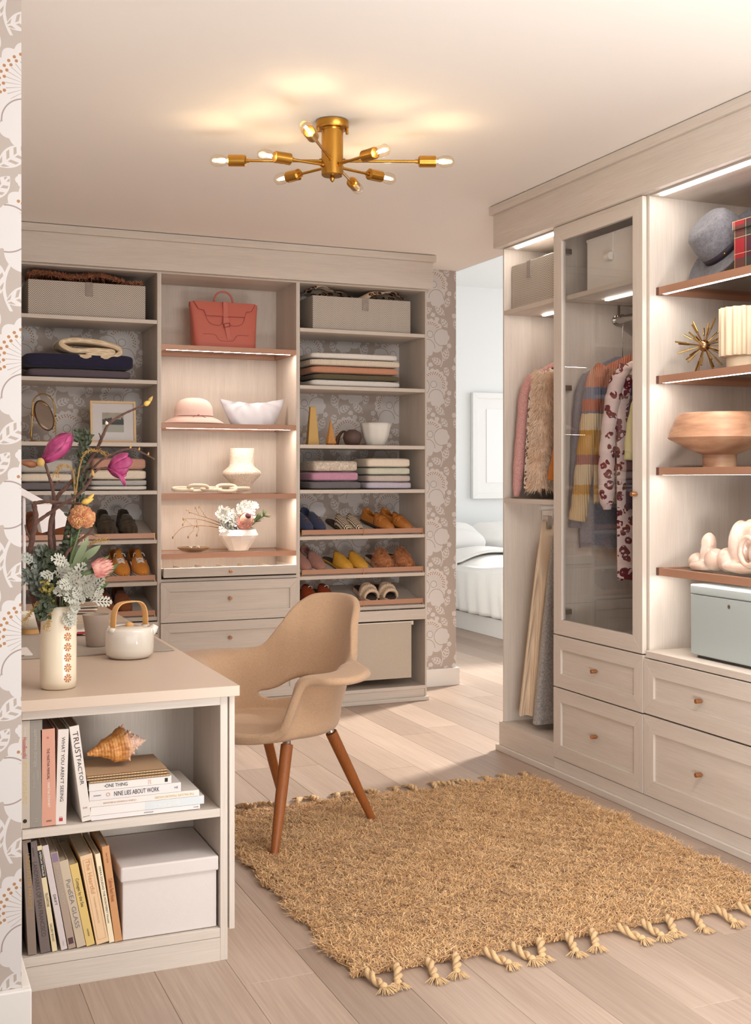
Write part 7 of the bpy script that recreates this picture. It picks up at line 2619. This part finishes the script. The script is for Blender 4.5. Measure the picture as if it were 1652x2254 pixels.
# dusty miller sprigs
rr_ = random.Random(21)
DM2 = fabric('dusty_leaf_grey', srgb(166, 168, 158), 300, 0.2, spread=0.15)
for (px, py, dy, n, L, lab) in ((140, 1242, -.05, 6, .042, 'upper silvery dusty miller sprig in front of the bouquet'), (150, 1290, -.06, 7, .044, 'central silvery dusty miller sprig over the vase mouth'), (186, 1298, -.06, 7, .044, 'right silvery dusty miller sprig reaching under the protea'), (208, 1306, -.06, 6, .036, 'lowest right silvery dusty miller sprig beside the protea'), (150, 1335, -.055, 4, .034, 'drooping dusty miller sprig hanging over the vase rim'), (60, 1240, -.02, 8, .036, 'dusty miller sprig at the left by the branch foot')):
    r = thing('dusty_miller', lab, 'foliage', tuple(BASE), group='dusty miller in the cream vase')
    c = fp(px, py, dy)
    m = MB()
    for q in range(n):
        p = c * rr_.uniform(0.75, 1.0) + Vector((rr_.uniform(-1, 1), rr_.uniform(-.5, .3), rr_.uniform(-1, 1))) * 0.020
        d = Vector((rr_.uniform(-0.6, 1.0) if px > 100 else rr_.uniform(-1, .4), rr_.uniform(-.6, .1), rr_.uniform(-0.6, 0.9)))
        if 'hanging' in lab:
            d = Vector((rr_.uniform(-.5, .5), -.2, -1))
        lobed_leaf(m, p, d, (rr_.uniform(-.3, .3), -1, 0.3), L * rr_.uniform(0.8, 1.2), L * 0.62, 5, 0.10)
    m.build('leaf', DM2 if 'left' in lab else DUSTY, r, kind='stuff')
    MB().tube(smooth_path([(0.0, -0.02, -0.06), tuple(c * 0.5 + Vector((0, 0, 0.01))), tuple(c)], 4), 0.0018, 6).build('stem', LEAFP, r, smooth=True)

# dark fern-like foliage with small leaves
DARKG = plain('dark_leaf', srgb(66, 74, 52), 0.6)
BLUEG = plain('blue_leaf', srgb(100, 106, 94), 0.65)
def sprig(label, pts, n, L, W, mat, spread=0.02, name='leafy_sprig', group='dark leafy sprigs in the vase', droop=0.0, seed=0):
    r = thing(name, label, 'foliage', tuple(BASE), group=group)
    rg = random.Random(seed)
    sp = smooth_path([(0.0, 0.0, -0.09)] + [fp(*p) for p in pts], 8)
    MB().tube(sp, [0.0022 * (1 - 0.6 * i / len(sp)) + 0.0004 for i in range(len(sp))], 6).build('stem', DARKG, r, smooth=True)
    m = MB()
    for q in range(n):
        i = rg.randrange(len(sp) // 3, len(sp))
        t = (sp[min(i + 1, len(sp) - 1)] - sp[i - 1]).normalized()
        d = t * 0.6 + Vector((rg.uniform(-1, 1), rg.uniform(-.8, .4), rg.uniform(-.6, .8)))
        p = sp[i] + Vector((rg.uniform(-1, 1), rg.uniform(-1, 1), rg.uniform(-1, 1))) * spread * 0.5
        blade(m, p, d, (rg.uniform(-.4, .4), -1, .4), L * rg.uniform(0.7, 1.3), W, 3, 0.1, 0.2)
    m.build('leaf', mat, r, kind='stuff')
    return r
sprig('dark green sprig rising behind the magnolia to the photo frame', [(150, 1250, .03), (165, 1150, .04), (178, 1060, .04), (185, 985, .04), (183, 955, .04)], 230, 0.016, 0.0042, DARKG, 0.030, seed=1)
sprig('dark green sprig left of the peach cockscomb', [(140, 1260, .0), (150, 1200, .0), (160, 1160, -.01)], 130, 0.017, 0.005, DARKG, 0.026, seed=2)
sprig('dark blue green sprig low at the left over the vase', [(95, 1310, -.03), (85, 1285, -.04), (72, 1270, -.04)], 170, 0.018, 0.0055, BLUEG, 0.030, seed=3)
sprig('dark green sprig drooping over the left vase rim', [(110, 1310, -.05), (100, 1330, -.06), (92, 1350, -.06)], 140, 0.015, 0.005, DARKG, 0.026, seed=4)
sprig('dark green sprig filling the middle of the bouquet', [(120, 1300, -.02), (112, 1255, -.02), (108, 1225, -.02)], 190, 0.018, 0.0055, DARKG, 0.034, seed=5)
sprig('grey green sprig beside the branch foot at left', [(90, 1290, -.01), (82, 1245, -.01), (88, 1215, -.02)], 120, 0.020, 0.0042, BLUEG, 0.024, seed=6)
sprig('yellowish sprig at the centre between dusty miller leaves', [(115, 1320, -.05), (105, 1300, -.06), (100, 1288, -.06)], 90, 0.010, 0.004, plain('yellow_leaf', srgb(146, 132, 60), .6), 0.024, seed=7)

# wispy strings of tiny yellow seeds
SEED = plain('seed_gold', srgb(176, 138, 74), 0.7)
def wisp(label, pts, seed=0, n=46):
    r = thing('seed_wisp', label, 'foliage', tuple(BASE), group='seed wisps in the vase')
    rg = random.Random(seed)
    st, sd = MB(), MB()
    for k in range(5):
        off = [Vector((rg.uniform(-1, 1), rg.uniform(-.5, .5), rg.uniform(-1, 1))) * 0.012 * (i / len(pts)) for i in range(len(pts))]
        sp = smooth_path([fp(*p) + o for p, o in zip(pts, off)], 6)
        st.tube(sp, 0.0005, 4)
        for q in range(n // 2):
            i = rg.randrange(len(sp) // 3, len(sp))
            p = sp[i] + Vector((rg.uniform(-1, 1), rg.uniform(-1, 1), rg.uniform(-1, 1))) * 0.004
            sd.ell(tuple(p), (0.0014, 0.0014, 0.0014), 5, 4)
    st.build('stalk', SEED, r, kind='stuff')
    sd.build('seed', SEED, r, kind='stuff')
wisp('golden seed wisp arching right above the rose sweater', [(160, 1150, .02), (180, 1010, .02), (215, 990, .02), (240, 1005, .02)], 1)
wisp('golden seed wisp curling left in front of the cream sweater', [(165, 1120, .02), (160, 1035, .02), (130, 1028, .02), (122, 1045, .02)], 2)
wisp('golden seed wisp hanging over the left rim of the vase', [(105, 1320, -.05), (85, 1325, -.06), (66, 1350, -.06), (52, 1372, -.06)], 3)
wisp('golden seed wisp hanging straight down the vase front', [(112, 1325, -.055), (112, 1340, -.06), (106, 1365, -.062), (104, 1388, -.062)], 4)
wisp('dark seed wisp above the orange sneakers', [(165, 1230, .0), (195, 1200, .0), (222, 1190, .0), (236, 1185, .0)], 5)

# ------------------------------------------------------------------ bedroom beyond the opening
WHITE_L = fabric('white_linen', srgb(244, 242, 238), 200, 0.1, spread=0.03)
def bed():
    X0, X1, Y0, Y1 = 4.47, 6.1, 7.6, 10.05
    r = thing('bed', 'white dressed bed in the bright bedroom beyond the opening', 'bed', ((X0 + X1) / 2, (Y0 + Y1) / 2, 0))
    B(X0, X1, Y0, Y1, 0.0, 0.15).build('bed_base', plain('bed_base_white', srgb(226, 222, 218), 0.7), r, True, bevel=0.005)
    B(X0 + 0.03, X1 - 0.03, Y0 + 0.03, Y1 - 0.01, 0.15, 0.42).build('mattress', WHITE_L, r, True, bevel=0.04, seg=4)
    # duvet draped over the side with a gathered hem
    def g(a, b_):
        y = Y0 - 0.02 + (9.45 - Y0) * b_
        s = a * 1.75
        if s < 0.36:
            z = 0.165 + s
            x = X0 - 0.025 - 0.02 * math.sin(s * 7) + 0.014 * math.sin(y * 34) * (1 - s / 0.36) + 0.008 * math.sin(y * 11)
        else:
            q = s - 0.36
            x = X0 - 0.02 + q
            z = 0.525 + 0.055 * (1 - math.exp(-q * 7)) + 0.014 * math.sin(y * 5 + q * 4) + 0.010 * math.sin(q * 9 - y * 3)
        return (x, y, z)
    MB().grid(g, 60, 90).build('duvet', WHITE_L, r, True, smooth=True, solid=0.03)
    def g2(a, b_):
        # turned-back corner of the cover
        x, y, z = g(0.10 + 0.75 * a, 0.62 + 0.36 * b_)
        return (x - 0.012, y, z + 0.03 + 0.02 * math.sin(PI * a) + 0.02 * math.sin(PI * b_))
    MB().grid(g2, 30, 20).build('duvet_fold', WHITE_L, r, True, smooth=True, solid=0.02)
bed()
for k, (x, y, lab) in enumerate(((4.86, 9.80, 'white pillow nearest the bed edge'), (5.55, 9.84, 'white pillow further along the bed head'))):
    m = MB()
    pillowy(m, (0, 0, 0), (0.36, 0.26, 0.115), 0.55, 0.75, 48, 24, seed=k + 2, amp=0.012)
    o = m.build('pillow', WHITE_L, smooth=True)
    o.location = (x, y, 0.70)
    o.rotation_euler = (R(20), 0, 0)
    tag(o, lab, 'pillow', 'bed pillows')
def wall_art():
    Y = 10.295
    x0, x1 = 5.384, 5.384 + 0.78
    z0, z1 = 1.06, 2.115
    r = thing('wall_art', 'large white framed relief on the bedroom wall', 'picture', ((x0 + x1) / 2, Y, z0))
    fw = 0.055
    W_ = plain('art_white', srgb(240, 240, 238), 0.6)
    mp = lambda u, d, z: (u, Y - d, z)
    for q in ([(x0, z0), (x1, z0), (x1 - fw, z0 + fw), (x0 + fw, z0 + fw)], [(x0, z1), (x1, z1), (x1 - fw, z1 - fw), (x0 + fw, z1 - fw)], [(x0, z0), (x0 + fw, z0 + fw), (x0 + fw, z1 - fw), (x0, z1)], [(x1, z0), (x1 - fw, z0 + fw), (x1 - fw, z1 - fw), (x1, z1)]):
        mitred(mp, q, 0.0, 0.05).build('frame_rail', W_, r, True, bevel=0.002)
    B(x0 + 0.03, x1 - 0.03, Y - 0.03, Y - 0.004, z0 + 0.03, z1 - 0.03).build('mount', W_, r, True)
    B(x0 + 0.16, x1 - 0.16, Y - 0.037, Y - 0.030, z0 + 0.16, z1 - 0.16).build('artwork', plain('art_sheet', srgb(246, 246, 246), 0.8), r, True, bevel=0.001)
wall_art()

# ------------------------------------------------------------------ fit the lettering to its printed length
bpy.context.view_layer.update()
for o, ln in LETTERS:
    w = max(1e-5, o.dimensions.x / max(1e-6, o.scale.x))
    o.scale.x = ln / w
    me = bpy.data.meshes.new_from_object(o)
    t = bpy.data.objects.new('lettering', me)
    scene.collection.objects.link(t)
    t.parent = o.parent
    t.location, t.rotation_euler, t.scale = o.location, o.rotation_euler, o.scale
    bpy.data.objects.remove(o)
scene.cycles.use_denoising = True
scene.cycles.max_bounces = 8
scene.cycles.diffuse_bounces = 4
scene.cycles.glossy_bounces = 4
scene.cycles.transparent_max_bounces = 12
scene.cycles.caustics_reflective = False
scene.cycles.caustics_refractive = False
scene.cycles.sample_clamp_indirect = 8.0
